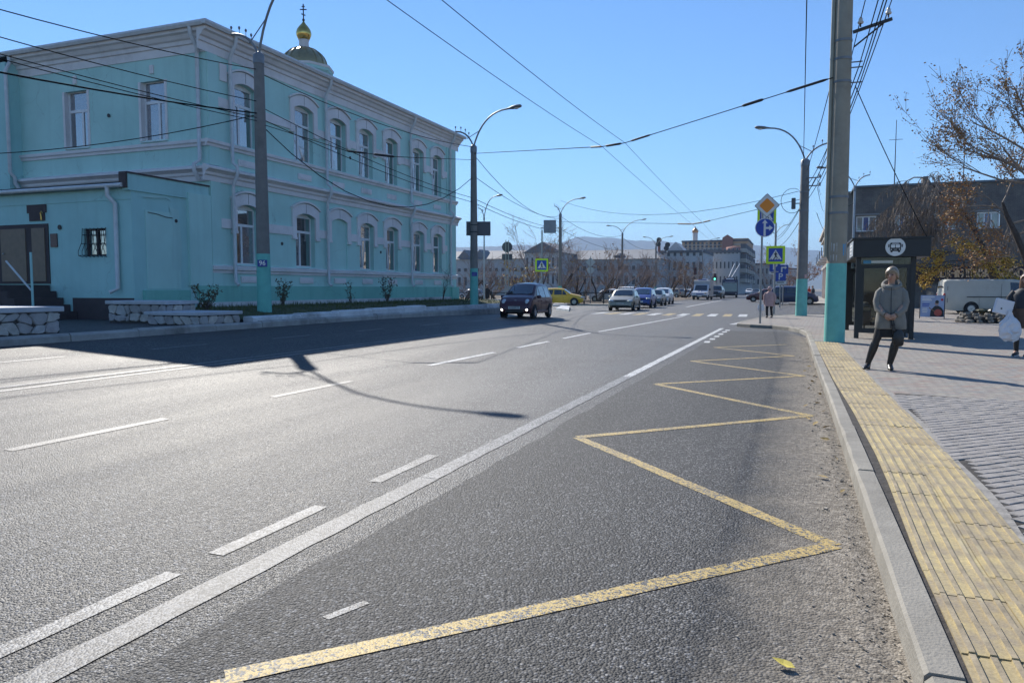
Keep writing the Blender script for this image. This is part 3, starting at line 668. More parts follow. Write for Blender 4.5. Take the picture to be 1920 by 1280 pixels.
c = MB(); ball = (cx, cy, Zp(38)); c.ball(ball, 2.6 * k); c.tube([(cx, cy, Zp(39)), (cx, cy, Zp(8))], 1.1 * k, 5)
ux, uy = math.cos(YAW), math.sin(YAW)
for yy, w, tl_ in ((13, 2.8, 0), (18.5, 6, 0), (28, 3.6, 1.5)):
    c.tube([(cx - ux * w * k, cy - uy * w * k, Zp(yy - tl_)), (cx + ux * w * k, cy + uy * w * k, Zp(yy + tl_))], 1.1 * k, 5)
c.build('cross', M_BLACK, cup)

# ---------------------------------------------------------------- annexe with entrance on the near side
AX0, AX1, AY = -33.0, -19.53, 17.7
ann = thing('annexe', 'single-storey turquoise entrance annexe with brown door and barred window', 'building', (-24, 19, .55))
wa = MB()
def apl(p): wa.add([(x, AY, z) for x, z in p], [tuple(range(len(p)))])
wx0, wx1, wz0, wz1 = -21.62, -20.66, 2.54, 3.42
apl([(AX0, .5), (wx0, .5), (wx0, 4.75), (AX0, 4.75)]); apl([(wx1, .5), (AX1, .5), (AX1, 4.75), (wx1, 4.75)]); apl([(wx0, .5), (wx1, .5), (wx1, wz0), (wx0, wz0)]); apl([(wx0, wz1), (wx1, wz1), (wx1, 4.75), (wx0, 4.75)])
for p, q in (((wx0, wz0), (wx1, wz0)), ((wx1, wz0), (wx1, wz1)), ((wx1, wz1), (wx0, wz1)), ((wx0, wz1), (wx0, wz0))):
    wa.add([(p[0], AY, p[1]), (q[0], AY, q[1]), (q[0], AY + .2, q[1]), (p[0], AY + .2, p[1])], [(0, 1, 2, 3)])
wa.add([(AX1, AY, .5), (AX1, 20.95, .5), (AX1, 20.95, 4.9), (AX1, AY, 4.9)], [(0, 1, 2, 3)])
wa.build('wall', M_TEAL3, ann)
MB().box(AX0, AX1 + .015, AY - .02, AY + .03, 4.28, 4.74).build('frieze', M_TEAL3, ann)
MB().box(AX1 - .2, AX1 + .05, AY - .14, 20.95, 4.55, 5.06).build('parapet', M_TEAL3, ann)
MB().box(AX1 - .26, AX1 + .09, AY - .2, 20.97, 5.06, 5.11).build('coping', M_BROWN, ann)
MB().box(AX1 - .25, AX1 + .02, AY - .22, AY - .03, 4.62, 5.08).build('gutter_stop', M_BROWN, ann)
MB().add([(AX0, AY - .25, 4.8), (AX1 - .2, AY - .25, 4.8), (AX1 - .2, BY - .04, 5.15), (AX0, BY - .04, 5.15)], [(0, 1, 2, 3)]).build('roof', M_ROOF, ann)
MB().tube([(AX0, AY - .24, 4.72), (AX1 - .1, AY - .24, 4.7)], .07, 8).build('gutter', M_PIPE, ann, 60)
MB().box(-19.53, -19.425, 19.95, 20.98, 1.605, 4.75).build('pilaster', M_TEAL, ann)
MB().box(AX1 - .05, AX1 + .1, AY + .32, 19.93, .5, 1.45).build('plinth', M_TEAL2, ann)
MB().box(AX1 - .02, AX1 + .02, AY + .5, 19.6, 1.5, 4.0).build('plaster_patch', M_TEAL, ann)
MB().box(-22.2, AX1 - .02, AY - .03, AY + .02, .5, 1.2).build('brown_base', M_BROWN, ann)
t = MB(); t.tube([(-20.25, AY - .24, 4.7), (-20.25, AY - .24, 4.4), (-20.1, AY - .1, 4.15), (-20.1, AY - .1, 1.5), (-20.25, AY - .3, 1.38)], .07, 8); t.build('downpipe', M_PIPE, ann, 60)
# barred window
f = MB()
for (a, b_, c_, d_) in ((wx0, wx1, wz0, wz0 + .06), (wx0, wx1, wz1 - .06, wz1), (wx0, wx0 + .06, wz0, wz1), (wx1 - .06, wx1, wz0, wz1), (wx0 + .42, wx0 + .5, wz0, wz1)): f.box(a, b_, AY + .1, AY + .16 + (.001 if b_ - a < .2 else 0), c_, d_)
wn = f.build('window', M_BROWN, ann)
MB().add([(wx0, AY + .15, wz0), (wx1, AY + .15, wz0), (wx1, AY + .15, wz1), (wx0, AY + .15, wz1)], [(0, 1, 2, 3)]).build('pane', M_PANE, wn)
for k_ in range(7):
    x = wx0 - .03 + (wx1 - wx0 + .06) * k_ / 6
    MB().tube([(x, AY - .02, wz1 + .02), (x, AY - .06, wz0 + .45), (x, AY - .2, wz0 + .15), (x, AY - .2, wz0 + .02), (x, AY - .02, wz0 - .03)], .012, 4).build('bar', M_BLACK, wn)
for z, o in ((wz0 + .02, .2), (wz0 + .4, .07), (wz1 - .2, .035)): MB().tube([(wx0 - .03, AY - o, z), (wx1 + .03, AY - o, z)], .012, 4).build('bar', M_BLACK, wn)
# door in two leaves, fanlight panel, plaques
MB().box(-25.75, -23.2, AY - .03, AY + .02, 1.66, 3.64).build('door_frame', M_BROWN, ann)
for a, b_ in ((-25.45, -24.25), (-23.95, -23.35)):
    d = MB().box(a, b_, AY - .06, AY - .03, 1.74, 3.5).build('door_leaf', M_DOOR, ann)
MB().ball((-25.3, AY - .09, 2.68), .035, 8, 5).build('door_knob', M_STEEL, d)
MB().prism([(-24.15, 4.27), (-23.25, 4.27), (-23.25, 4.0), (-23.33, 4.0), (-23.33, 3.74), (-24.05, 3.74), (-24.05, 4.0), (-24.15, 4.0)], 'y', AY - .035, AY - .0).build('brown_panel', M_BROWN, ann)
t = MB().tube([(-23.45, AY - .05, 3.76), (-23.45, AY - .07, 4.0), (-23.4, AY - .09, 4.04), (-23.36, AY - .07, 3.97)], .022, 5); t.build('candle_lamp', M_GOLD, ann)
MB().box(-23.1, -22.8, AY - .04, AY - .0, 2.86, 3.3).build('plaque', mat('plaque_red', (.07, .025, .03), .3), ann)
MB().lathe([(.001, 0), (.08, 0), (.08, .02), (.001, .02)], 12, (-22.66, AY - .02, 3.5), Matrix.Rotation(R(90), 3, 'X')).build('vent', M_BLACK, ann)
# steps
M_STONE = mat('stone_slab', (.3, .29, .27), .9, .2, 3., .5, 20, stain=(.14, .13, .12), stain_amt=.7)
st = thing('entrance_steps', 'brown entrance steps clad in stone below the brown door', 'steps', (-24, 16.8, .55))
MB().box(-28, -23.2, 16.0, AY - .04, .5, 1.62).build('landing', M_BROWN, st)
for i in range(4): MB().box(-23.2 + i * .3, -22.9 + i * .3, 16.0, AY - .045, .5, 1.42 - i * .22).build('step', M_BROWN, st)
rs_ = random.Random(2); z = .62
for row in range(4):
    x = -27.5 + rs_.random() * .3; h = .23
    while x < -23.4:
        w = rs_.uniform(.3, .75); w = min(w, -23.22 - x)
        MB().cbox((x + w / 2, 15.97 - rs_.uniform(0, .03), z + h / 2), (w - .03, .1, h - .025), Matrix.Rotation(rs_.uniform(-.01, .01), 3, 'Y'), .012).build('stone', M_STONE, st); x += w
    z += h
MB().tube([(-22.95, 16.05, 2.35), (-21.9, 16.05, 1.45)], .03, 6).build('handrail', M_PIPE, st)
MB().tube([(-21.85, 16.05, .55), (-21.85, 16.05, 2.6)], .035, 8).build('rail_post', M_TEAL3, st)

# patched and cracked plaster on the annexe end wall
M_PATCH = plaster('teal_patch', (.43, .66, .62), (.36, .6, .55), (.3, .5, .47)); rq = random.Random(3)
def patch_(pts, name, m, out=.004):
    vs = [(AX1 + out + .021, y + rq.uniform(-.03, .03), z + rq.uniform(-.03, .03)) for y, z in pts]; MB().add(vs, [tuple(range(len(vs)))]).build(name, m, ann)
patch_([(19.25, 2.1), (19.62, 2.1), (19.66, 3.0), (19.6, 4.1), (19.2, 4.2), (19.3, 3.4), (19.22, 2.7)], 'plaster_patch', M_PATCH)
patch_([(18.0, 4.42), (18.5, 4.38), (19.0, 4.45), (19.3, 4.4), (19.1, 4.5), (18.4, 4.5)], 'plaster_patch', M_PATCH, .035)
MB().tube([(AX1 + .03, 18.3, 3.93), (AX1 + .03, 18.7, 3.9), (AX1 + .03, 19.0, 3.84), (AX1 + .03, 19.3, 3.83)], .012, 4).build('crack', M_BROWN, ann)
MB().lathe([(.001, 0), (.06, 0), (.06, .02), (.001, .02)], 12, (AX1 + .02, 19.45, 3.75), Matrix.Rotation(R(90), 3, 'Y')).build('vent', M_BLACK, ann)
# ================================================================== left verge: kerb, pavement, rubble planters, grass
M_DRIVE = MATS['asphalt_lane']
LZ = .55
struct(MB().add([(-60, -8, LZ), (-14.24, -8, LZ), (-14.24, 41.6, LZ - .0), (-15.5, 43.2, .3), (-60, 43.2, .3)], [(0, 1, 2, 3, 4)]).build('pavement_left', M_DRIVE))
lk = struct(MB().box(-14.27, -14.24, -8, 41.5, .0, LZ - .03).build('kerb_line', M_KERB_OLD))
rl = random.Random(4); y = -6.0
while y < 41:
    L = rl.uniform(1.6, 2.6) if y > 6 else 3; L = min(L, 41.4 - y)
    zt = LZ + .035 + rl.uniform(-.015, .015); dx = rl.uniform(-.015, .015)
    MB().prism([(-14.27 + dx, .0), (-14.06 + dx, .0), (-14.09 + dx, zt - .05), (-14.14 + dx, zt), (-14.27 + dx, zt)], 'y', y + .008, y + L - .008).build('kerb_stone', M_KERB_OLD, lk); y += L
# white-washed border blocks in front of the grass
vb = thing('verge_border', 'long whitewashed concrete border block in front of the grass verge', 'border', (-14.4, 22, LZ))
y = 16.95
while y < 27.3:
    L = min(rl.uniform(1.9, 2.4), 27.4 - y); t0 = .70 + (y - 17) * .0125
    MB().prism([(-14.66, LZ - .05), (-14.3, LZ - .05), (-14.32, t0 - .03), (-14.36, t0 + .01), (-14.62, t0 + .02), (-14.66, t0)], 'y', y + .006, y + L - .006).build('border_block', M_WHITEWASH, vb); y += L
vb2 = thing('verge_border', 'lower whitewashed border from the tall block on to the second lamp post', 'border', (-14.5, 34, LZ))
while y < 41:
    L = min(rl.uniform(1.9, 2.4), 41.2 - y)
    MB().prism([(-14.8, LZ - .08), (-14.5, LZ - .08), (-14.53, .72), (-14.76, .73), (-14.8, .7)], 'y', y + .006, y + L - .006).build('border_block', M_WHITEWASH, vb2); y += L
M_TURF = mat('turf', (.05, .06, .025), .95, .4, 3., .6, 30, stain=(.16, .14, .05), stain_amt=.8)
def tz(x, y): return .62 + .22 * smooth((-14.6 - x) / 2.5)
struct(grid(fr(-19.42, -14.63, 6), fr(17.0, 41.2, 12), tz).build('grass_verge', M_TURF))
M_GRASS = mat('grass_blades', (.085, .1, .03), .8, .5, 1.2); b = MB()
for k in range(9000):
    y = rl.uniform(17.1, 41); x = rl.uniform(-19.35, -14.66); h = rl.uniform(.03, .12) * (1.6 if x < -18.9 else 1); a = rl.random() * 6.3; w = .012
    z = tz(x, y); lx, ly = rl.uniform(-.04, .04), rl.uniform(-.04, .04)
    b.add([(x - w * math.cos(a), y - w * math.sin(a), z), (x + w * math.cos(a), y + w * math.sin(a), z), (x + lx, y + ly, z + h)], [(0, 1, 2)])
struct(tag(b.build('grass', M_GRASS, recalc=False), 'short dry grass on the verge below the turquoise building', 'grass'), 'stuff')
# rubble walls
M_RUB = [mat('rubble_%d' % i, c, .9, .22, 5., .6, 22) for i, c in enumerate([(.42, .41, .4), (.34, .32, .31), (.47, .44, .4), (.38, .36, .36)])]
M_MORT = mat('mortar_dark', (.07, .065, .06), .95, .3, 8.)
def stone_face(par, P, L, H, cell=.24, seed=1):
    """irregular stones over an L x H face; P(u, z, out) -> world"""
    r = random.Random(seed); nu = max(1, round(L / cell)); nz_ = max(1, round(H / (cell * .72)))
    pts = {}
    for i in range(nu + 1):
        for j in range(nz_ + 1):
            ju = 0 if i in (0, nu) else r.uniform(-.42, .42); jz = 0 if j in (0, nz_) else r.uniform(-.42, .42)
            pts[i, j] = ((i + ju) * L / nu, (j + jz) * H / nz_)
    for i in range(nu):
        for j in range(nz_):
            q = [pts[i, j], pts[i + 1, j], pts[i + 1, j + 1], pts[i, j + 1]]
            poly = []
            for k in range(4):
                a, b_ = q[k], q[(k + 1) % 4]
                for t in (.18, .5, .82): poly.append((a[0] + (b_[0] - a[0]) * t + r.uniform(-.015, .015), a[1] + (b_[1] - a[1]) * t + r.uniform(-.015, .015)))
            cu = sum(p[0] for p in poly) / 12; cz = sum(p[1] for p in poly) / 12; s_ = r.uniform(.93, .98); o1 = r.uniform(.03, .06)
            rg_ = []
            for (sc, out) in ((s_, 0), (s_ * .98, o1 * .7), (s_ * .86, o1)):
                rg_.append([P(cu + (p[0] - cu) * sc, cz + (p[1] - cz) * sc, out + (r.uniform(-.008, .008) if out else 0)) for p in poly])
            MB().loft(rg_).build('stone', M_RUB[r.randrange(4)], par)
def rubble(name, label, x0, x1, y0, y1, z0, z1, capz, capm, seed, cell=.24, ov=.08):
    t = thing(name, label, 'stone wall', ((x0 + x1) / 2, (y0 + y1) / 2, z0))
    MB().box(x0, x1, y0, y1, z0 - .1, z1).build('core', M_MORT, t)
    MB().cbox(((x0 + x1) / 2, (y0 + y1) / 2, (z1 + capz) / 2), (x1 - x0 + 2 * ov, y1 - y0 + 2 * ov, capz - z1), None, .012).build('cap_slab', capm, t)
    stone_face(t, lambda u, z, o: (x1 + o, y0 + u, z0 + z), y1 - y0, z1 - z0 - .01, cell, seed)
    stone_face(t, lambda u, z, o: (x0 + u, y0 - o, z0 + z), x1 - x0, z1 - z0 - .01, cell, seed + 1)
    return t
M_CAP = mat('cap_slab', (.47, .48, .5), .75, .12, 2., .2, 40, stain=(.26, .26, .27), stain_amt=.5)
rubble('rubble_planter', 'rubble stone planter with wide pale cap at the left edge', -16.4, -14.5, 7.4, 11.2, .58, 1.02, 1.13, M_CAP, 31, .3)
rubble('rubble_planter', 'tall rubble stone planter with pale cap right of the driveway', -18.35, -16.25, 15.75, 16.8, .58, 1.06, 1.16, M_CAP, 41, .3)
rubble('rubble_planter', 'low rubble stone planter with flat cap beside the border block', -16.15, -14.42, 15.05, 16.5, .56, .8, .89, M_CAP, 51, .28)
# shrubs on the verge
def twig_shrub(name, label, base, h, spread, n, seed, leafy, lm_):
    r = random.Random(seed); t = thing(name, label, 'shrub', base, 0, None)
    B = Vector(base); st = MB(); lf = MB()
    for k in range(n):
        a = r.random() * 6.3; q = r.uniform(.5, 1); p = [B + Vector((0, 0, -.05))]; d = Vector((math.cos(a) * spread * q, math.sin(a) * spread * q, h * r.uniform(.7, 1)))
        for i in range(1, 5): p.append(B + d * (i / 4) + Vector((r.uniform(-.04, .04), r.uniform(-.04, .04), 0)) * i)
        st.tube(p, [.014, .012, .009, .006, .004], 4, False)
        for i in range(1, 5):
            for m_ in range(2):
                c = p[i]; e = c + Vector((r.uniform(-.2, .2), r.uniform(-.2, .2), r.uniform(.05, .25))) * h; st.tube([c, (c + e) / 2 + Vector((0, 0, .02)), e], [.006, .005, .003], 3, False)
                if leafy:
                    for l in range(leafy):
                        f = c.lerp(e, r.random()); s_ = r.uniform(.03, .06); u = Vector((r.uniform(-1, 1), r.uniform(-1, 1), r.uniform(-1, 1))).normalized(); v = u.orthogonal().normalized()
                        lf.add([f, f + u * s_ + v * s_ * .5, f + u * 2 * s_, f + u * s_ - v * s_ * .5], [(0, 1, 2, 3)])
    st.build('stems', M_TWIG, t, recalc=False)
    if leafy: lf.build('leaves', lm_, t, recalc=False)
    return t
M_TWIG = mat('twig_brown', (.09, .065, .05), .9, .3, 8.); M_LEAFD = mat('leaf_dark', (.09, .085, .04), .7, .5, 6.)
M_BARK = mat('bark', (.055, .042, .034), .95, .35, 6., .7, 25)
twig_shrub('verge_shrub', 'leafy low shrub behind the low stone planter', (-16.9, 17.9, .78), .75, .45, 10, 1, 3, M_LEAFD)
twig_shrub('verge_shrub', 'slim leafy shrub beside the numbered lamp post', (-18.2, 23.2, .84), .85, .3, 8, 2, 3, M_LEAFD)
twig_shrub('verge_shrub', 'thin bare shrub left of the dense bush', (-18.4, 28.1, .84), 1.0, .25, 4, 6, 1, M_LEAFD)
twig_shrub('verge_shrub', 'dense upright twiggy bush in the middle of the verge', (-18.4, 31.2, .84), 1.1, .4, 11, 3, 2, M_LEAFD)
twig_shrub('verge_shrub', 'tall bare sapling near the far end of the facade', (-18.4, 37.2, .84), 1.9, .6, 6, 4, 0, None)

# ================================================================== lamp posts
M_CONC = mat('pole_concrete', (.2, .19, .175), .9, .14, 3., .35, 60, stain=(.12, .115, .105), stain_amt=.5)
M_CONC_W = mat('pole_concrete_warm', (.33, .29, .22), .9, .12, 3., .35, 60, stain=(.22, .19, .145), stain_amt=.5)
M_TURQ = mat('turquoise_paint', (.15, .48, .42), .7, .1, 4., .2, 50, stain=(.2, .5, .45), stain_amt=.4)
M_LAMP = mat('lamp_grey', (.16, .165, .17), .5, .1, 5.)
M_ARM = mat('arm_grey', (.2, .21, .22), .5, .15, 5., metal=.3)
M_BLUE = mat('plate_blue', srgb(20, 55, 140), .35, .05, 5.); M_SIGNW = mat('sign_white', (.72, .72, .7), .45, .05, 4.)
def bez(p0, p1, p2, p3, n=10):
    p0, p1, p2, p3 = map(Vector, (p0, p1, p2, p3))
    return [p0 * (1 - t) ** 3 + p1 * 3 * t * (1 - t) ** 2 + p2 * 3 * t * t * (1 - t) + p3 * t ** 3 for t in [i / n for i in range(n + 1)]]
def lamp_post(label, base, top, r0, r1, paint_h, arms, conc=None, group='street lamps', name='street_lamp', number=None, bands=()):
    x, y, z = base; t = thing(name, label, 'street lamp', base, 0, group)
    MB().lathe([(r0 * 1.0, z - .2), (r1, top), (r1 * .9, top + .03)], 18, (x, y, 0)).build('pole', conc or M_CONC, t, 50)
    if paint_h:
        rr = lambda h: r0 + (r1 - r0) * (h / (top - z + .2)) + .004
        MB().lathe([(rr(.1), z - .1), (rr(paint_h), z + paint_h)], 18, (x, y, 0)).build('painted_base', M_TURQ, t, 50)
    for zb_ in bands: MB().lathe([(r0 + (r1 - r0) * ((zb_ - z) / (top - z)) + .012, zb_ - .03), (r0 + (r1 - r0) * ((zb_ - z) / (top - z)) + .012, zb_ + .03)], 18, (x, y, 0)).build('band', M_ARM, t, 50)
    MB().lathe([(r1 + .02, top - .25), (r1 + .02, top + .02), (r1 * .5, top + .12)], 14, (x, y, 0)).build('cap', M_ARM, t, 50)
    for (dx, dz, head, pins) in arms:          # dx: reach across the street, dz: rise
        sg = 1 if dx > 0 else -1; P0 = (x, y, top); P3 = (x + dx, y, top + dz)
        pts = bez(P0, (x + dx * .15, y, top + dz * .55), (x + dx * .45, y, top + dz * .98), P3)
        a = MB().tube(pts, .04, 7).build('arm', M_ARM, t, 60)
        if pins:
            for k in range(pins):
                p = pts[4 + int(k * 6 / max(1, pins - 1))]; MB().tube([p, (p[0], p[1], p[2] + .2)], .012, 4).build('insulator_pin', M_ARM, a)
                MB().lathe([(.02, .0), (.04, .05), (.02, .1)], 8, (p[0], p[1], p[2] + .16)).build('insulator', M_LAMP, a)
        if head:
            e = pts[-1]; d = (pts[-1] - pts[-2]).normalized(); d = Vector((d.x, d.y, max(d.z, .12))).normalized(); L = .72
            sd = d.cross(Vector((0, 0, 1))).normalized(); up = sd.cross(d)
            rings = []
            for s_, w, h in ((-.05, .045, .045), (.12, .07, .06), (.25, .14, .09), (.5, .16, .1), (.66, .12, .08), (.72, .03, .02)):
                c = e + d * s_; rings.append([c + sd * (w * math.cos(q)) + up * ((h if math.sin(q) > 0 else h * .7) * math.sin(q)) for q in [2 * math.pi * k / 12 for k in range(12)]])
            hd = MB().loft(rings).build('lamp_head', M_LAMP, t, 50)
            c = e + d * .45 - up * .05; MB().ball(c, (.15, .11, .05), 10, 6, Matrix((d, sd, up)).transposed()).build('lamp_glass', M_SIGNW, hd, 180)
        if len(arms) > 1 and head: MB().tube([pts[3], (x - sg * .35, y, top + .42)], .018, 5).build('tie_bar', M_ARM, t)
    return t
def base_at(px, py, z): p = G(px, py, z); return (p.x, p.y, z)
b1 = base_at(496, 580, .83); b2 = base_at(889, 568, .8)
T1, T2 = at_base(b1, 105), at_base(b2, 276)
lp1 = lamp_post('concrete lamp post with turquoise base and blue 96 number plate', b1, T1, .225, .155, at_base(b1, 476) - .83, [(1.85, 2.45, True, 0), (-1.05, .78, False, 4)])
lp2 = lamp_post('concrete lamp post with dark sign board beyond the end of the facade', b2, T2, .2, .14, at_base(b2, 503) - .8, [(1.75, 1.65, True, 0), (-.95, .8, False, 4)])
# number plate
pm = Vector((b1[0] + .12, b1[1] - .2, at_base(b1, 494)))
rzp = math.atan2(pm.x - b1[0], -(pm.y - b1[1]))
M_ = face_m((b1[0] + .235 * math.sin(rzp), b1[1] - .235 * math.cos(rzp), pm.z), rzp)
pl = MB().cbox((0, 0, 0), (.3, .22, .012)); pl.v = [tuple(M_ @ Vector(v)) for v in pl.v]; plo = pl.build('number_plate', M_BLUE, lp1)
put_text('number', '96', .2, M_SIGNW, M_ @ Matrix.Translation((.0, 0, .009)), plo, .004)
M2 = face_m((b2[0] + .2 * math.sin(rzp), b2[1] - .2 * math.cos(rzp), at_base(b2, 514)), rzp)
pl = MB().cbox((0, 0, 0), (.26, .2, .012)); pl.v = [tuple(M2 @ Vector(v)) for v in pl.v]; plo = pl.build('number_plate', M_BLUE, lp2)
M_SIGNB = mat('sign_back', (.1, .105, .115), .55, .1, 4., metal=.3)
def depth_px(px, D):                            # ground point seen at column px, D metres along the view axis
    d = (D / math.cos(PITCH)); h = (px - 960) / FPX * D
    return (-d * math.sin(YAW) + h * math.cos(YAW), d * math.cos(YAW) + h * math.sin(YAW))
def post_far(px, D, top_py, label, arms, r0=.2, r1=.13, paint=True):
    x, y = depth_px(px, D); b_ = (x, y, 0.0); tp = at_base(b_, top_py)
    return lamp_post(label, b_, tp, r0, r1, 1.75 if paint else 0, arms), b_, tp
lp3, b3, T3 = post_far(1050, 72, 402, 'concrete lamp post behind the yellow hatchback', [(1.8, 1.4, True, 0), (-.6, .8, False, 3)])
lp4, b4, T4 = post_far(1166, 104, 438, 'concrete twin lamp post behind the silver car', [(2.6, 1.8, True, 0), (-1.6, 1.1, True, 0)])
lp5, b5, T5 = post_far(1229, 130, 462, 'dark lamp post left of the round dark beacons', [(2.2, 1.6, True, 0), (-1.6, 1.6, True, 0)])
x6, y6 = depth_px(908, 70)
lp6 = lamp_post('slender pale lamp post just right of the sign-board post', (x6, y6, 0), at_base((x6, y6), 408), .09, .06, 0, [(1.15, 1.9, True, 0), (-.6, .9, False, 2)], conc=M_STEEL)
lp7, b7, T7 = post_far(1316, 140, 470, 'pale curved lamp post above the police van', [(2.4, 2.2, True, 0)], .1, .07, False)
# right-hand posts
bR1 = base_at(1564, 641, PAVZ); TR1 = 9.6
lr1 = lamp_post('massive warm concrete pole with turquoise base beside the bus shelter', bR1, TR1, .25, .195, at_base(bR1, 494) - PAVZ, [], conc=M_CONC_W, group='street poles', name='utility_pole', bands=(at_base(bR1, 78), at_base(bR1, 112), at_base(bR1, 155), at_base(bR1, 370), at_base(bR1, 400), 8.9))
MB().tube([(bR1[0] - .265, bR1[1] - .02, PAVZ + 2.2), (bR1[0] - .245, bR1[1] - .02, 9.2)], .05, 8).build('conduit', mat('conduit', (.33, .33, .27), .6), lr1, 60)
bR2 = base_at(1502, 592, PAVZ); TR2 = at_base(bR2, 302)
lr2 = lamp_post('concrete lamp post with turquoise base behind the blue direction sign', bR2, TR2, .28, .2, at_base(bR2, 523) - PAVZ, [(-1.75, 1.75, True, 0), (1.35, .85, False, 3)], bands=(at_base(bR2, 360), at_base(bR2, 395), at_base(bR2, 432)))
MB().cbox((bR2[0] - .5, bR2[1], at_base(bR2, 381)), (.2, .25, .55), None, .02).build('transformer_can', M_SIGNB, lr2)
MB().tube([(bR2[0] - .5, bR2[1], at_base(bR2, 381)), (bR2[0], bR2[1], at_base(bR2, 381))], .03, 5).build('bracket', M_ARM, lr2)
for z_ in (at_base(bR2, 335), at_base(bR2, 350)):
    MB().tube([(bR2[0], bR2[1] - .2, z_), (bR2[0] + .75, bR2[1] - .2, z_)], .03, 5).build('bracket', M_ARM, lr2)
    MB().lathe([(.03, 0), (.05, .07), (.02, .14)], 8, (bR2[0] + .7, bR2[1] - .2, z_ + .02)).build('insulator', M_LAMP, lr2)
x9, y9 = depth_px(1597, 54)
lr3 = lamp_post('slim lamp post in front of the grey brick building', (x9, y9, .1), at_base((x9, y9), 352), .1, .07, 0, [(-1.9, 1.5, True, 0), (.95, .85, False, 3)], conc=M_STEEL)
x10, y10 = depth_px(1452, 92)
lr4 = lamp_post('distant dark pole behind the crossing sign', (x10, y10, .1), at_base((x10, y10), 440), .17, .12, 0, [(1.6, 1.2, False, 3), (-1.4, .5, False, 0)])
# fittings on the near right pole: two-insulator bracket, straps
zb_ = at_base(bR1, 66)
br = MB().cbox((bR1[0] + .65, bR1[1] - .1, zb_ + .12), (.9, .07, .07), Matrix.Rotation(R(-14), 3, 'Y')); br.build('cross_arm', M_BLACK, lr1)
MB().tube([(bR1[0] + .25, bR1[1] - .1, zb_ - .35), (bR1[0] + .9, bR1[1] - .1, zb_ + .15)], .022, 5).build('brace', M_BLACK, lr1)
M_CERAM = mat('ceramic', (.6, .58, .54), .3, .1, 6.)
for dx, dz in ((.38, .12), (1.0, .27)):
    MB().tube([(bR1[0] + dx, bR1[1] - .1, zb_ + dz), (bR1[0] + dx, bR1[1] - .1, zb_ + dz + .12)], .02, 5).build('insulator_pin', M_BLACK, lr1)
    MB().lathe([(.06, .08), (.075, .11), (.045, .16), (.05, .19), (.02, .24)], 10, (bR1[0] + dx, bR1[1] - .1, zb_ + dz)).build('insulator', M_CERAM, lr1, 50)
for k_, py in enumerate((122, 132, 160)): MB().tube([(bR1[0] + .2, bR1[1] - .15, at_base(bR1, py)), (bR1[0] + .45, bR1[1] - .15, at_base(bR1, py))], .018, 5).build('hook', M_ARM, lr1)
# pasted notices on the pole: torn paper bits
M_PAPER = mat('paper_grey', (.5, .49, .46), .9, .2, 20.); M_PAPB = mat('paper_blue', (.1, .3, .5), .8, .15, 10.); M_PAPR = mat('paper_pink', (.55, .35, .33), .9, .2, 15.)
def notice(px, py, w, h, m, parent=lr1, b_=bR1, r_=.245, nm='notice'):
    z = at_base(b_, py); c = G(px, py, z) if abs(z - CAM_H) > .02 else None
    off = ((px - 1564) / 70.0) if parent is lr1 else ((px - 1502) / 35.)
    a = math.asin(max(-.95, min(.95, off / .275))) + YAW * 0
    mb = MB(); n = 4; vs = []
    rp_ = random.Random(px * 7 + py)
    dirv = math.atan2(-b_[0], b_[1])
    for k in range(n + 1):
        q = a + (k / n - .5) * w / r_
        # angle measured from the direction to the viewer
        th = math.atan2(-b_[1], -b_[0]) + q
        rr = r_ - .0075 * max(0, z - PAVZ) + .006 if parent is lr1 else r_ - .0103 * max(0, z - PAVZ) + .02
        for zz_ in (-h / 2 + rp_.uniform(-.03, .01), h / 2 + rp_.uniform(-.01, .03)): vs.append((b_[0] + rr * math.cos(th), b_[1] + rr * math.sin(th), z + zz_))
    mb.add(vs, [(2 * k, 2 * k + 2, 2 * k + 3, 2 * k + 1) for k in range(n)]); return mb.build(nm, m, parent)
notice(1578, 469, .13, .28, M_PAPB); notice(1563, 484, .3, .13, M_PAPER); notice(1558, 465, .16, .2, M_PAPER); notice(1565, 537, .11, .08, M_PAPR); notice(1577, 541, .05, .07, M_PAPER); notice(1556, 538, .05, .05, M_PAPER)
notice(1508, 518, .14, .18, M_PAPR, lr2, bR2, .28)

# ================================================================== traffic signs
M_SY = mat('sign_lime', srgb(200, 235, 20), .4, .03, 5.); M_SB = mat('sign_blue', srgb(15, 65, 165), .4, .04, 5.); M_SO = mat('sign_orange', srgb(240, 140, 10), .4, .03, 5.)
M_SBK = mat('sign_black', (.02, .02, .022), .5, .1, 5.); M_POST = mat('post_grey', (.3, .31, .31), .5, .12, 6., metal=.4)
def flat(poly, M, thick, z0=0.):
    b = MB(); b.prism(poly, 'z', z0, z0 + thick); b.v = [tuple(M @ Vector(v)) for v in b.v]; return b
def rrect(w, h, r, n=4):
    out = []
    for cx_, cy_, a0 in ((w / 2 - r, h / 2 - r, 0), (-w / 2 + r, h / 2 - r, 90), (-w / 2 + r, -h / 2 + r, 180), (w / 2 - r, -h / 2 + r, 270)):
        for k in range(n + 1): a = R(a0 + 90 * k / n); out.append((cx_ + r * math.cos(a), cy_ + r * math.sin(a)))
    return out
def circ(r, n=28, c=(0, 0)): return [(c[0] + r * math.cos(2 * math.pi * k / n), c[1] + r * math.sin(2 * math.pi * k / n)) for k in range(n)]
def rotp(p, a): return [(x * math.cos(a) - y * math.sin(a), x * math.sin(a) + y * math.cos(a)) for x, y in p]
def sc(p, s, dx=0, dy=0): return [(x * s + dx, y * s + dy) for x, y in p]
def look(px): return math.atan2((px - 960) / FPX, 1) * -1 + YAW     # rz for a sheet facing the camera
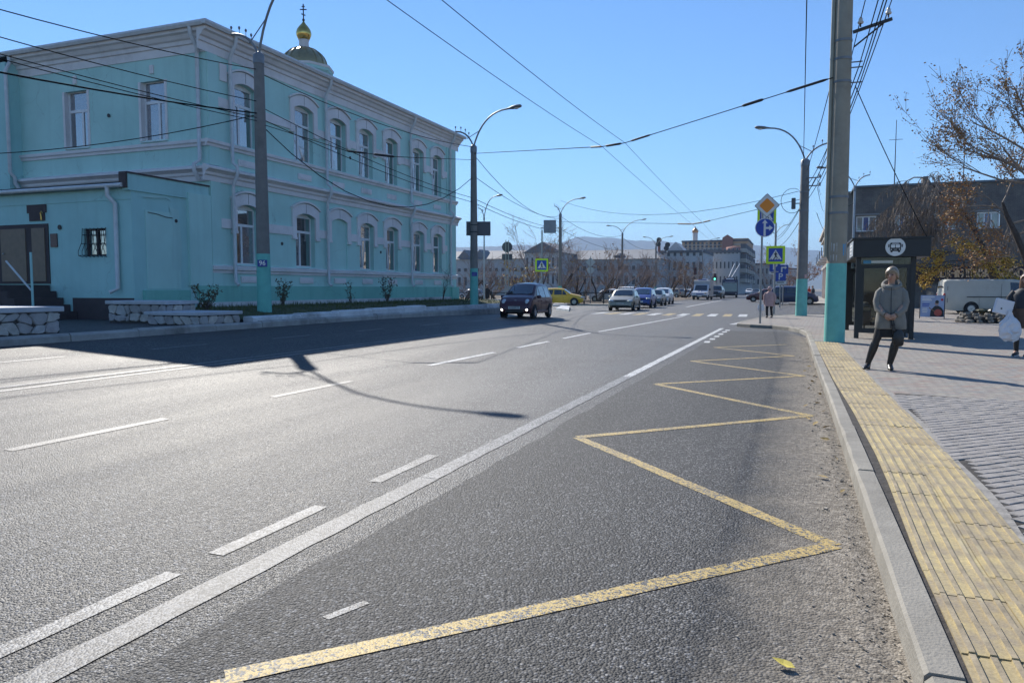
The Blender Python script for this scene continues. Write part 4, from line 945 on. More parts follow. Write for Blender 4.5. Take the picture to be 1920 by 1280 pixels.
WALK = [[(-.05, .02), (.03, .05), (.07, -.05), (.15, -.2), (.11, -.22), (.03, -.1), (-.06, -.22), (-.14, -.32), (-.17, -.29), (-.09, -.18), (-.03, -.06)],   # legs + hip
        [(-.04, .17), (.05, .17), (.06, .02), (-.06, .0)], [(-.04, .16), (-.12, .05), (-.09, .03), (-.02, .1)], [(.04, .16), (.12, .06), (.1, .03), (.03, .1)], circ(.035, 10, (.01, .22))]
def ped_sign(t, M, s):
    bd = flat(rrect(s, s, s * .05), M, .02, -.02).build('sign_panel', M_SY, t)
    flat(rrect(s * .74, s * .74, s * .02), M, .004, .001).build('blue_field', M_SB, bd)
    flat([(-.33 * s, -.26 * s), (.33 * s, -.26 * s), (0, .3 * s)], M, .004, .0055).build('triangle', M_SIGNW, bd)
    for k, p in enumerate(WALK): flat(sc(p, s * .85, 0, -.02 * s), M, .003, .0098 + k * .0004).build('walker', M_SBK, bd)
    for k in range(4): flat([(x, y) for x, y in ((-.27 * s + k * .14 * s, -.255 * s), (-.2 * s + k * .14 * s, -.255 * s), (-.19 * s + k * .135 * s, -.215 * s), (-.25 * s + k * .135 * s, -.215 * s))], M, .003, .0095).build('stripe', M_SBK, bd)
    return bd
def post(t, x, y, z0, z1, r=.04, m=None): MB().tube([(x, y, z0), (x, y, z1)], r, 8).build('post', m or M_POST, t, 60)
# priority road + straight-or-right, near the corner of the pavement
p0 = base_at(1425, 606, .12); rz = look(1433); zt_ = at_base(p0, 366)
sg1 = thing('direction_sign', 'blue round sign with white straight and right arrows on a grey post', 'traffic sign', p0)
post(sg1, p0[0], p0[1], .0, zt_ - .35)
k1 = 29.8 / FPX
def at_post(p0, px, py, out=.06):
    z = at_base(p0, py); dpx = (px - 1425) * k1
    return z
fx, fy = math.sin(rz), -math.cos(rz)          # toward the viewer
def sign_m(p0, py, rz, dx=0., out=.07):
    return face_m((p0[0] + math.sin(rz) * out + math.cos(rz) * dx, p0[1] - math.cos(rz) * out + math.sin(rz) * dx, at_base(p0, py)), rz)
M = sign_m(p0, 427, rz, .1); d_ = flat(circ(.37), M, .015, -.015).build('disc', M_SB, sg1); flat(circ(.37), M, .001, .0) if 0 else None
ring = MB()
a1, a2 = circ(.37), circ(.345); n = 28
ring.add([tuple(M @ Vector((x, y, .003))) for x, y in a1 + a2], [(i, (i + 1) % n, n + (i + 1) % n, n + i) for i in range(n)]); ring.build('rim', M_SIGNW, d_)
arw = [(-.045, -.33), (.035, -.33), (.035, -.06), (.16, -.06), (.16, -.13), (.3, -.02), (.16, .09), (.16, .02), (.035, .02), (.035, .17), (.1, .17), (-.005, .31), (-.11, .17), (-.045, .17)]
flat(arw, M, .003, .003).build('arrow', M_SIGNW, d_)
sg2 = thing('priority_sign', 'white diamond sign with orange centre at the top of the post', 'traffic sign', (p0[0], p0[1], at_base(p0, 408)))
M = sign_m(p0, 386, rz, .16)
dd = flat(rotp(rrect(.68, .68, .04), R(45)), M, .015, -.015).build('panel', M_SIGNW, sg2)
o_, i_ = rotp(rrect(.665, .665, .04), R(45)), rotp(rrect(.635, .635, .035), R(45)); n = len(o_)
MB().add([tuple(M @ Vector((x, y, .002))) for x, y in o_ + i_], [(i, (i + 1) % n, n + (i + 1) % n, n + i) for i in range(n)]).build('border', M_SBK, dd)
flat(rotp(rrect(.42, .42, .05), R(45)), M, .003, .002).build('centre', M_SO, dd)
# pedestrian crossing signs on one far post
pA = depth_px(1452, 44); pA = (pA[0], pA[1], .1); rzA = look(1452)
sgA = thing('crossing_sign', 'lime-bordered crossing sign on the right below the blue arrow disc', 'traffic sign', pA)
post(sgA, pA[0], pA[1], 0, at_base(pA, 418), .05, M_POST); ped_sign(sgA, sign_m(pA, 478, rzA, .02), 1.05)
sgB = thing('crossing_sign', 'lime-bordered crossing sign half hidden behind the orange diamond', 'traffic sign', (pA[0], pA[1], at_base(pA, 418)))
ped_sign(sgB, sign_m(pA, 403, rzA, -.52), 1.05)
Mx = sign_m(pA, 419, rzA, -.25, .0); MB().tube([Mx @ Vector((-.3, 0, 0)), Mx @ Vector((.25, 0, 0))], .035, 6).build('bracket', M_POST, sgB)
# parking signs further back
for (px, D, items, lab) in ((1463, 60, [('P', 519, .8, .75), ('w', 529.5, .9, .28)], 'blue parking sign with white plate on the right-hand post'), (1468, 66, [('arr', 505, .8, .8)], 'blue turn arrow sign behind the crossing sign'), (1452, 70, [('P', 500, .95, .95), ('w', 511, 1.05, .3)], 'blue parking sign partly behind the crossing sign')):
    q = depth_px(px, D); q = (q[0], q[1], .1); t = thing('direction_sign' if items[0][0] == 'arr' else 'parking_sign', lab, 'traffic sign', q); rzq = look(px); post(t, q[0], q[1], 0, at_base(q, items[0][1] - 8), .05)
    for kind, py, w, h in items:
        Mq = sign_m(q, py, rzq)
        o = flat(rrect(w, h, .04), Mq, .02, -.02).build('panel', M_SB if kind != 'w' else M_SIGNW, t)
        if kind == 'P': put_text('letter', 'P', h * .95, M_SIGNW, Mq @ Matrix.Translation((0, 0, .004)), o, .008)
        if kind == 'arr': flat(sc([(-.2, -.35), (-.08, -.35), (-.08, .1), (.12, .1), (.12, .0), (.3, .16), (.12, .32), (.12, .22), (-.2, .22)], 1.), Mq, .004, .002).build('arrow', M_SIGNW, o)
        if kind == 'w': flat(rrect(w * .6, h * .25, .01), Mq, .003, .002).build('print', M_SBK, o)
# left-hand signs
qa = depth_px(1016, 58); qa = (qa[0], qa[1], 0); ra = look(1016)
sC = thing('crossing_sign', 'lime-bordered crossing sign left of the lamp post by the yellow car', 'traffic sign', qa)
post(sC, qa[0], qa[1], 0, at_base(qa, 431), .06); ped_sign(sC, sign_m(qa, 497, ra, -.02), 1.0)
sD = thing('sign_board', 'grey back of a square board held out above the crossing sign', 'traffic sign', (qa[0], qa[1], at_base(qa, 435)))
Md = sign_m(qa, 425, ra, .6); flat(rrect(.95, 1.0, .03), Md, .05, -.03).build('panel', mat('board_grey', (.22, .24, .28), .6, .1, 3.), sD)
MB().tube([Md @ Vector((-.7, -.1, -.06)), Md @ Vector((.4, .1, -.06))], .04, 6).build('bracket', M_POST, sD)
for xx in (0.,): MB().tube([Md @ Vector((xx, .5, .03)), Md @ Vector((xx, -.5, .03))], .02, 5).build('rib', M_POST, sD)
qb = depth_px(951, 50); qb = (qb[0], qb[1], .1); rb_ = look(951)
sE = thing('round_sign', 'grey back of a round sign with small plate below, behind the red car', 'traffic sign', qb)
post(sE, qb[0] - .1, qb[1], 0, at_base(qb, 450), .03); post(sE, qb[0] + .1, qb[1], 0, at_base(qb, 450), .03)
flat(circ(.35), sign_m(qb, 463, rb_, 0, -.05), .02).build('disc', M_SIGNB, sE); flat(rrect(.7, .4, .02), sign_m(qb, 481.5, rb_, 0, -.05), .02).build('plate', M_SIGNB, sE)
qc = depth_px(1107, 74); qc = (qc[0], qc[1], 0); rc = look(1107)
sF = thing('diamond_sign', 'pale backs of a diamond and a round sign on a thin post', 'traffic sign', qc)
post(sF, qc[0], qc[1], 0, at_base(qc, 480), .035); M_PALE = mat('sign_back_pale', (.42, .46, .46), .5, .08, 4.)
flat(rotp(rrect(.68, .68, .03), R(45)), sign_m(qc, 491.5, rc, 0, -.04), .02).build('panel', M_PALE, sF); flat(circ(.33), sign_m(qc, 506.5, rc, 0, -.04), .02).build('disc', M_PALE, sF)
sG = thing('sign_board', 'dark back of a wide sign board strapped to the second lamp post', 'traffic sign', (b2[0], b2[1], at_base(b2, 440)))
flat(rrect(1.18, .68, .02), sign_m(b2, 428, look(897), .22, -.2), .04).build('panel', M_SIGNB, sG)
for yy in (422, 435): MB().lathe([(.19, -.02), (.19, .02)], 14, (b2[0], b2[1], at_base(b2, yy))).build('strap', M_BLACK, sG, 50)
# ================================================================== vehicles
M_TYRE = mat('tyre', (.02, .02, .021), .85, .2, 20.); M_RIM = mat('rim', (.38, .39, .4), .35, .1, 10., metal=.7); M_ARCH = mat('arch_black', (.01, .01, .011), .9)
M_CGL = mat('car_glass', (.02, .025, .03), .04, .2, 2., spec=.9, coat=.7); M_HEADL = mat('headlamp', (.5, .53, .55), .08, .15, 12., spec=.9, coat=1.)
M_TRIMB = mat('black_plastic', (.022, .022, .024), .6, .15, 9.); M_PLATE = mat('number_plate', (.7, .7, .68), .5, .05, 9.); M_TAIL = mat('tail_lamp', (.35, .02, .02), .2, .1, 9.)
M_FOG = mat('fog_lamp_lit', (.9, .88, .8), .2, emit=(1, .95, .85, 6.))
def carpaint(name, c, metal=.0): return mat(name, c, .4, .03, 3., metal=metal, coat=.45)
def interp(tab, x):
    if x <= tab[0][0]: return tab[0][1]
    for (a, va), (b, vb) in zip(tab, tab[1:]):
        if x <= b: return va + (vb - va) * (x - a) / (b - a) if b > a else vb
    return tab[-1][1]
PROFILES = {   # fractions of length from the rear (0) to the nose (1) -> height ; cowl/roof marks
 'mini': dict(L=3.5, W=1.5, H=1.5, belt=.86, top=[(0, .55), (.012, .78), (.05, 1.0), (.11, 1.36), (.18, 1.46), (.4, 1.5), (.58, 1.45), (.62, 1.41), (.8, .99), (.9, .88), (.965, .72), (.99, .58), (1, .44)], cowl=.8, roofx=.62, rear0=.05, rear1=.11, wb=(.19, .83), r=.27, win=[(.13, .19, .34, .34), (.36, .36, .57, .57), (.59, .59, .62, .72)]),
 'hatch': dict(L=3.9, W=1.66, H=1.4, belt=.86, top=[(0, .5), (.012, .8), (.04, .94), (.13, 1.3), (.2, 1.38), (.4, 1.4), (.54, 1.37), (.58, 1.33), (.72, .96), (.86, .86), (.96, .76), (.99, .6), (1, .4)], cowl=.72, roofx=.58, rear0=.04, rear1=.13, wb=(.17, .81), r=.29, win=[(.1, .19, .36, .34), (.38, .38, .54, .545), (.555, .56, .58, .655)]),
 'sedan': dict(L=4.4, W=1.7, H=1.45, belt=.88, top=[(0, .55), (.01, .85), (.03, .97), (.14, 1.02), (.25, 1.36), (.32, 1.43), (.45, 1.45), (.56, 1.42), (.6, 1.38), (.74, .99), (.87, .88), (.96, .76), (.99, .62), (1, .42)], cowl=.74, roofx=.6, rear0=.14, rear1=.25, wb=(.18, .82), r=.3, win=[(.22, .28, .4, .4), (.42, .42, .57, .57), (.585, .59, .6, .68)]),
 'mpv': dict(L=4.0, W=1.7, H=1.54, belt=.93, top=[(0, .6), (.012, .9), (.03, 1.05), (.08, 1.42), (.15, 1.51), (.4, 1.54), (.56, 1.5), (.6, 1.46), (.82, 1.02), (.91, .9), (.965, .76), (.99, .62), (1, .42)], cowl=.82, roofx=.6, rear0=.03, rear1=.08, wb=(.17, .82), r=.3, win=[(.09, .13, .34, .34), (.36, .36, .56, .56), (.58, .58, .62, .75)]),
 'suv': dict(L=4.5, W=1.8, H=1.72, belt=1.05, top=[(0, .65), (.012, 1.0), (.03, 1.15), (.07, 1.6), (.14, 1.7), (.4, 1.72), (.56, 1.69), (.6, 1.65), (.72, 1.16), (.86, 1.06), (.965, .96), (.99, .75), (1, .5)], cowl=.72, roofx=.6, rear0=.03, rear1=.07, wb=(.18, .81), r=.36, win=[(.08, .12, .34, .34), (.36, .36, .56, .56), (.58, .58, .6, .66)]),
 'van': dict(L=5.2, W=1.95, H=2.0, belt=1.2, top=[(0, .6), (.008, 1.2), (.015, 1.9), (.04, 1.99), (.4, 2.0), (.72, 1.98), (.78, 1.92), (.9, 1.22), (.96, 1.05), (.99, .8), (1, .45)], cowl=.9, roofx=.78, rear0=.008, rear1=.015, wb=(.28, .84), r=.33, win=[(.66, .66, .78, .85)]),
}
def make_car(name, label, kind, paint_m, loc, rz, group='cars in the street', detail=2, cat='car', plate=None, scale=1., rear_glass=True, dark_lower=False):
    P = PROFILES[kind]; L, Wd, H, belt = P['L'], P['W'], P['H'], P['belt']
    t = thing(name, label, cat, loc, rz, group); t.scale = (scale,) * 3
    X = lambda f: (f - .5) * L
    bot = [(0, .42), (.02, .26), (.1, .2), (.9, .2), (.98, .24), (1, .36)]
    def wid(f): e = abs(f - .5) * 2; return Wd / 2 * (1 - .035 * e ** 2 - .13 * max(0, (e - .86) / .14) ** 2.2)
    topf = lambda f: interp(P['top'], f)
    def ring(f):
        zt, zb, w = topf(f), interp(bot, f), wid(f); zs = min(belt, zt - .035)
        g = max(0, min(1, (zt - belt) / (H - belt))); wr = w * (.955 - (.25 if kind == 'mini' else .2) * g)
        h1 = zb + (zs - zb) * .3; h2 = zb + (zs - zb) * .72
        return [(0, zb), (w * .9, zb), (w * .98, h1), (w, h2), (w * .965, zs), (wr, zt - .012 - .035 * g), (wr * .9, zt + .004), (wr * .5, zt + .018 + .02 * g), (0, zt + .022 + .025 * g)], zs
    def side(f, tt):                             # point on the glass-house side between belt (0) and roof edge (1)
        r, zs = ring(f); a, b = r[4], r[5]; return (X(f), a[0] + (b[0] - a[0]) * tt, a[1] + (b[1] - a[1]) * tt)
    fsx = sorted(set([f for f, _ in P['top']] + [i / 24 for i in range(25)] + [.005, .995]))
    body = LocalMB(); rings = []
    for f in fsx:
        r, _ = ring(f); x = X(f); rings.append([(x, -y, z) for y, z in r] + [(x, y, z) for y, z in r[::-1][1:-1]])
    body.loft(rings); bo = body.build('body', paint_m, t, 32)
    # glass
    def patch(nm, pts, m=M_CGL, par=None): return LocalMB().add(pts, [tuple(range(len(pts)))]).build(nm, m, par or t)
    def top_patch(nm, fa, fb, out, m=M_CGL, k0=.93, k1=.95):
        ra, rb_ = ring(fa)[0], ring(fb)[0]; b = LocalMB(); vs = []
        for f, r in ((fa, ra), (fb, rb_)):
            for sgn, i in ((-1, 6), (-1, 7), (1, 8), (1, 7), (1, 6)): vs.append((X(f) + out[0], sgn * r[i][0] * (k0 if f == fa else k1) if i != 8 else 0, r[i][1] + out[1]))
        b.add(vs, [(i, i + 1, i + 6, i + 5) for i in range(4)]); return b.build(nm, m, t)
    c0, c1 = P['cowl'] - .008, P['roofx'] + .012
    ws_ = top_patch('windscreen', c0, c1, (.012, .012))
    if rear_glass: top_patch('rear_window', P['rear0'] + .004, P['rear1'] - .004, (-.014, .012))
    for (b0, t0, t1, b1) in P['win']:
        for sgn in (-1, 1):
            pts = []
            for f, tt in ((b0, .06), (b1, .06), (t1, .88), (t0, .88)):
                x, y, z = side(f, tt); pts.append((x, sgn * (y + .008), z))
            patch('side_window', pts)
    # wheels and arches
    for f in P['wb']:
        for sgn in (-1, 1):
            y = sgn * (wid(f) + .004); r = P['r']
            M = Matrix.Rotation(R(90) * -sgn, 3, 'X')
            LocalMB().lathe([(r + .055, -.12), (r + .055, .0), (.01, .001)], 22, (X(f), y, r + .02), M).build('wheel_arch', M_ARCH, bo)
            w = LocalMB().lathe([(r * .62, -.16), (r * .97, -.17), (r, -.12), (r, -.02), (r * .95, .022), (r * .64, .03), (r * .62, .01)], 22, (X(f), y, r), M).build('wheel', M_TYRE, t, 40)
            rm = LocalMB(); rm.lathe([(r * .62, .012), (r * .56, .022), (r * .5, .0), (r * .18, .004), (r * .14, .028), (.01, .03)], 20, (X(f), y, r), M).build('rim', M_RIM, w, 40)
    nose = X(1.0)
    # lamps, grille, bumper strip, plate, mirrors
    for sgn in (-1, 1):
        if kind == 'mini':
            LocalMB().ball((X(.935), sgn * Wd * .345, .68), (.17, .125, .145), 14, 8, Matrix.Rotation(R(35), 3, 'Y')).build('headlight', M_HEADL, t, 180)
            LocalMB().ball((nose - .02, sgn * Wd * .37, .38), (.045, .05, .045), 10, 6).build('fog_lamp', M_FOG, t, 180)
        else:
            zl = belt - .2
            LocalMB().ball((X(.955), sgn * Wd * .37, zl), (.2, .2, .085), 14, 8, Matrix.Rotation(R(sgn * 28), 3, 'Z')).build('headlight', M_HEADL, t, 180)
        LocalMB().ball((X(.018), sgn * Wd * .4, belt - .08), (.09, .1, .14), 10, 6).build('tail_light', M_TAIL, t, 180)
        mx, my, mz = side(P['cowl'] - .06, .02)
        LocalMB().ball((mx, sgn * (my + .11), mz + .06), (.07, .11, .075), 10, 6).build('mirror', paint_m if kind != 'van' else M_TRIMB, t, 180)
        if detail > 1:
            for f in (.36, .54): LocalMB().cbox((X(f), sgn * (wid(f) + .004), belt - .12), (.16, .03, .03), None, .006).build('door_handle', paint_m, bo)
            for f in (.355, .575, .70 if kind != 'van' else .64):
                LocalMB().cbox((X(f), sgn * (wid(f) * .998), .55), (.008, .006, belt - .42)).build('door_seam', M_ARCH, bo)
            LocalMB().cbox((0, sgn * (Wd / 2 * .985), .27), (L * .46, .03, .1), None, .01).build('side_skirt', M_TRIMB if dark_lower else paint_m, bo)
    if kind == 'mini':
        LocalMB().cbox((nose - .06, 0, .33), (.13, Wd * .56, .15), None, .03).build('lower_grille', M_TRIMB, t)
        LocalMB().ball((X(.955), 0, .765), (.02, .07, .03), 10, 5, Matrix.Rotation(R(40), 3, 'Y')).build('badge', M_RIM, t)
    else:
        LocalMB().cbox((nose - .075, 0, belt - .22), (.1, Wd * .46, .09), None, .02).build('grille', M_TRIMB, t)
        LocalMB().cbox((nose - .055, 0, .36), (.13, Wd * .7, .12), None, .03).build('lower_grille', M_TRIMB, t)
    pz = .47 if kind == 'mini' else .5
    po = LocalMB().cbox((nose + .012, 0, pz), (.012, .52, .112), None, .002).build('plate', M_PLATE, t)
    if plate:
        me = text_mesh(plate, .105, .002); me.materials.clear(); me.materials.append(M_SBK); me.transform(Matrix.Translation((nose + .021, 0, pz)) @ Matrix.Rotation(R(90), 4, 'Z') @ Matrix.Rotation(R(90), 4, 'X'))
        o = bpy.data.objects.new('plate_text', me); COL.objects.link(o); o.parent = po
    for k in (-.18, .2): LocalMB().tube([(X(P['cowl'] + .005), k * Wd, topf(P['cowl']) + .02), (X(P['cowl'] - .03), (k + .28) * Wd * .9, topf(P['cowl'] - .035) + .03)], .01, 4).build('wiper', M_TRIMB, ws_)
    return t
C_MAR = carpaint('paint_maroon', (.06, .01, .02), .15); C_YEL = carpaint('paint_yellow', (.68, .4, .02)); C_SIL = carpaint('paint_silver', (.28, .265, .215), .4); C_BLU = carpaint('paint_blue', (.015, .05, .25), .2)
C_WHT = carpaint('paint_white', (.68, .69, .7)); C_BLK = carpaint('paint_black', (.015, .015, .017)); C_GRY = carpaint('paint_grey', (.16, .17, .18), .3); C_DBL = carpaint('paint_darkblue', (.012, .03, .1)); C_BEI = carpaint('paint_beige', (.45, .42, .34)); C_RED = carpaint('paint_darkred', (.09, .02, .02))
make_car('hatchback', 'dark maroon small hatchback driving in the shaded lane', 'mini', C_MAR, (-11.55, 31.9, gz(-11.4, 31.2)), R(-88), plate='К595ЕК75', scale=1.02)
yb = G(1064, 572.5, 0); make_car('hatchback', 'yellow three-door hatchback turning in from the side street', 'hatch', C_YEL, (yb.x - .9, yb.y + .9, 0), R(10), scale=1.08)
make_car('sedan', 'silver sedan at the front of the left-hand line of cars', 'sedan', C_SIL, (-11.35, 51.4, 0), R(-86), plate='М412ОР75')
def far_car(px, py, kind, m, rz, label, name='parked_car', ahead=2.0, **kw):
    p = G(px, py, 0); d = Vector((p.x, p.y, 0)).normalized() * ahead
    return make_car(name, label, kind, m, (p.x + d.x, p.y + d.y, 0), R(rz), detail=1, **kw)
far_car(1206, 577.5, 'mpv', C_BLU, -87, 'bright blue compact car behind the silver sedan', 'compact_car')
far_car(1228, 573.5, 'hatch', C_GRY, -88, 'grey hatchback tucked behind the bright blue car', 'hatchback')
far_car(1243, 570.5, 'mpv', C_WHT, -88, 'white estate car third behind the silver sedan', 'estate_car')
far_car(1186, 562.5, 'suv', C_WHT, -20, 'white off-roader with dark windows behind the silver sedan', 'off_roader')
far_car(1141, 565.5, 'sedan', C_WHT, 175, 'white car half hidden left of the silver sedan', ahead=1)
far_car(1222, 559.5, 'sedan', C_BLK, -30, 'black car roof showing between the blue car and the lamp post')
far_car(1262, 558.3, 'mpv', C_SIL, 152, 'silver car with its rear to the road near the white estate')
far_car(1276, 557.5, 'hatch', C_BLK, 148, 'black car parked left of the white hatchback')
far_car(1286, 557.8, 'hatch', C_WHT, 150, 'white hatchback with visible rear wheel in the parked row')
far_car(1299, 556.5, 'sedan', C_GRY, 150, 'grey car at the right end of the parked row')
far_car(1306, 555.5, 'suv', C_BLK, 150, 'black off-roader just left of the police van')
far_car(1405, 552.3, 'sedan', C_WHT, -92, 'white car farthest down the road on the right', 'oncoming_car')
far_car(1417, 554.3, 'hatch', C_BLK, -92, 'black car in front of the far white car', 'oncoming_car')
far_car(1437, 566.0, 'sedan', C_RED, 182, 'dark red car partly behind the walking woman', 'sedan', ahead=.9)
far_car(1487, 571.0, 'mpv', C_DBL, 2, 'dark blue people carrier seen from the side beyond the pavement', 'people_carrier', ahead=.8, scale=1.1)
far_car(884, 559.5, 'hatch', C_WHT, 170, 'white car showing between the building end and the second lamp post', ahead=1.)
# white panel van on the plaza
vb_ = G(1765, 588, PAVZ); M_VAN = mat('van_cream', (.5, .49, .43), .55, .06, 2., stain=(.36, .33, .27), stain_amt=.5)
make_car('panel_van', 'old cream white panel van parked in front of the shop', 'van', M_VAN, (vb_.x + 2.35, vb_.y + .6, PAVZ), R(4), None, 2, 'van', scale=.93, dark_lower=True)
vn = bpy.data.objects['panel_van']
LocalMB().cbox((-.3, -.99, 1.0), (2.2, .02, .05)).build('slide_rail', M_TRIMB, vn); LocalMB().cbox((.35, -.985, 1.0), (.012, .012, 1.5)).build('door_seam', M_ARCH, vn)
LocalMB().cbox((-2.4, -.98, 1.5), (.02, .03, .25)).build('hinge', M_TRIMB, vn); LocalMB().cbox((-2.4, -.98, .8), (.02, .03, .25)).build('hinge', M_TRIMB, vn)
# police van
M_PVB = carpaint('stripe_blue', (.02, .05, .25))
def police_van(px, py):
    p = G(px, py); t = thing('police_van', 'white police van with blue bonnet stripes and box body', 'van', (p.x, p.y + 2.6, 0), R(-92)); w = .97
    LocalMB().prism([(-2.6, .45), (.9, .45), (.9, 2.55), (.75, 2.62), (-2.5, 2.62), (-2.6, 2.5)], 'y', -1.02, 1.02).build('box_body', mat('van_box', (.4, .43, .44), .6, .08, 2.), t)
    cb = LocalMB().prism([(.9, .4), (2.55, .4), (2.62, .62), (2.55, .98), (2.35, 1.1), (1.75, 1.22), (1.15, 1.98), (.9, 2.02)], 'y', -w, w).build('cab', C_WHT, t)
    LocalMB().add([(1.72, -.82, 1.285), (1.72, .82, 1.285), (1.2, .76, 1.955), (1.2, -.76, 1.955)], [(0, 1, 2, 3)]).build('windscreen', M_CGL, t)
    for sgn in (-1, 1):
        LocalMB().add([(1.6, sgn * (w + .005), 1.25), (1.0, sgn * (w + .005), 1.25), (1.0, sgn * (w + .005), 1.85), (1.2, sgn * (w + .005), 1.85)], [(0, 1, 2, 3)]).build('side_window', M_CGL, t)
        LocalMB().ball((2.5, sgn * .72, .86), (.12, .2, .13), 12, 6).build('headlight', mat('headlamp_amber', (.6, .42, .2), .15, coat=1.) if sgn > 0 else M_HEADL, t, 180)
        LocalMB().cbox((1.6, sgn * 1.14, 1.4), (.1, .2, .3), None, .03).build('mirror', M_TRIMB, t)
        LocalMB().cbox((2.05, sgn * .18, 1.172), (.62, .13, .01), Matrix.Rotation(R(11.3), 3, 'Y')).build('stripe', M_PVB, cb)
        for x in (-1.7, 1.75):
            M = Matrix.Rotation(R(90) * -sgn, 3, 'X'); wh = LocalMB().lathe([(.2, -.2), (.35, -.2), (.36, -.05), (.34, .03), (.21, .03)], 18, (x, sgn * .98, .36), M).build('wheel', M_TYRE, t, 40); LocalMB().lathe([(.2, .0), (.02, .02)], 14, (x, sgn * .98, .36), M).build('rim', M_RIM, wh, 40)
    LocalMB().cbox((2.58, 0, .5), (.14, 1.86, .26), None, .04).build('bumper', M_TRIMB, t); LocalMB().cbox((2.6, 0, .78), (.06, 1.0, .12), None, .02).build('grille', M_PVB, t)
    LocalMB().cbox((.55, 0, 2.68), (.3, 1.1, .14), None, .04).build('light_bar', M_PVB, t); LocalMB().cbox((-.6, .2, 2.72), (.8, .7, .2), None, .03).build('roof_vent', C_WHT, t)
    LocalMB().cbox((2.66, 0, .52), (.012, .52, .112)).build('plate', M_PLATE, t)
police_van(1313, 562.5)
far_car(1343, 560.0, 'suv', C_BLK, -92, 'dark off-roader with chrome strips between police van and trolleybus', 'off_roader', scale=1.12)
def trolleybus(px, py):
    p = G(px, py); t = thing('trolleybus', 'dark blue trolleybus with two raised poles on its roof', 'trolleybus', (p.x + .5, p.y + 6.2, 0), R(-85)); m = carpaint('bus_blue', (.012, .018, .055))
    LocalMB().prism([(-5.9, .35), (5.8, .35), (5.95, .8), (5.85, 2.7), (5.6, 2.98), (-5.7, 2.98), (-5.9, 2.7)], 'y', -1.25, 1.25).build('body', m, t)
    LocalMB().add([(5.955, -1.1, 1.05), (5.955, 1.1, 1.05), (5.88, 1.1, 2.45), (5.88, -1.1, 2.45)], [(0, 1, 2, 3)]).build('windscreen', M_CGL, t)
    LocalMB().cbox((5.88, 0, 2.62), (.04, 1.5, .2)).build('route_board', mat('route_board', (.2, .22, .3), .4), t)
    for sgn in (-1, 1):
        for k in range(6): LocalMB().cbox((4.6 - k * 1.75, sgn * 1.252, 1.9), (1.5, .01, .95)).build('side_window', M_CGL, t)
        for x in (-3, 3.4): LocalMB().lathe([(.25, -.25), (.48, -.25), (.48, .02), (.25, .02)], 18, (x, sgn * 1.22, .48), Matrix.Rotation(R(90) * -sgn, 3, 'X')).build('wheel', M_TYRE, t, 40)
        LocalMB().tube([(1.2, sgn * .25, 3.4), (-4.6, sgn * .45 + 1.2, 5.9)], .05, 5).build('trolley_pole', mat('pole_pale', (.55, .56, .58), .5), t)
        LocalMB().ball((5.93, sgn * .95, .62), (.04, .12, .1), 8, 5).build('headlight', M_HEADL, t)
    LocalMB().cbox((1.0, 0, 3.2), (3.2, 1.7, .5), None, .1).build('roof_box', m, t); LocalMB().cbox((4.2, 0, 3.1), (1.2, 1.2, .28), None, .06).build('roof_unit', C_WHT, t)
    LocalMB().cbox((5.9, 0, .45), (.12, 2.3, .25), None, .04).build('bumper', M_TRIMB, t)
trolleybus(1356, 558.0)
# ================================================================== people
M_SKIN = mat('skin', (.42, .25, .18), .55, .08, 20.); M_TIGHT = mat('tights', (.03, .025, .022), .7, .15, 12.); M_BOOT = mat('boot_leather', (.02, .018, .017), .35, .2, 10.)
M_COAT = mat('coat_grey', (.2, .19, .165), .8, .1, 9., .3, 60); M_SKIRT = mat('skirt_black', (.012, .012, .013), .85); M_HAIRB = mat('hair_ash', (.3, .235, .165), .45, .4, 40.)
M_HAIRD = mat('hair_brown', (.13, .065, .035), .45, .3, 30.); M_JACK = mat('jacket_navy', (.02, .024, .032), .7, .2, 8.); M_PINK = mat('coat_pink', (.46, .3, .28), .8, .12, 8., .3, 30); M_TROU = mat('trousers_black', (.015, .015, .017), .8)
M_EYE = mat('eye_dark', (.03, .02, .015), .2); M_LIP = mat('lips', (.3, .09, .08), .5); M_BAG = mat('bag_black', (.012, .012, .013), .4, .2, 10.); M_BAGW = mat('bag_white', (.66, .67, .7), .6, .06, 6., .3, 20); M_BRN = mat('skirt_brown', (.1, .065, .045), .8, .15, 8.)
def skin_body(chains, mat_, parent, name='body'):
    """chains: lists of (point, radius); equal points are welded; grown with a Skin modifier"""
    vs, rs, es, idx = [], [], [], {}
    for ch in chains:
        prev = None
        for p, r in ch:
            k = tuple(round(c, 4) for c in p)
            if k not in idx: idx[k] = len(vs); vs.append(p); rs.append(r)
            if prev is not None and prev != idx[k]: es.append((prev, idx[k]))
            prev = idx[k]
    me = bpy.data.meshes.new(name); me.from_pydata(vs, es, []); o = bpy.data.objects.new(name, me); COL.objects.link(o)
    o.modifiers.new('skin', 'SKIN'); sv = me.skin_vertices[0].data
    for i, r in enumerate(rs): sv[i].radius = (r, r) if not hasattr(r, '__len__') else r
    sv[0].use_root = True
    o.modifiers.new('sub', 'SUBSURF').levels = 2; o.modifiers['sub'].render_levels = 2
    dg = bpy.context.evaluated_depsgraph_get(); m2 = bpy.data.meshes.new_from_object(o.evaluated_get(dg)); m2.name = name
    bpy.data.objects.remove(o); m2.materials.clear(); m2.materials.append(mat_)
    m2.polygons.foreach_set('use_smooth', [True] * len(m2.polygons))
    n = bpy.data.objects.new(name, m2); COL.objects.link(n); n.parent = parent; return n
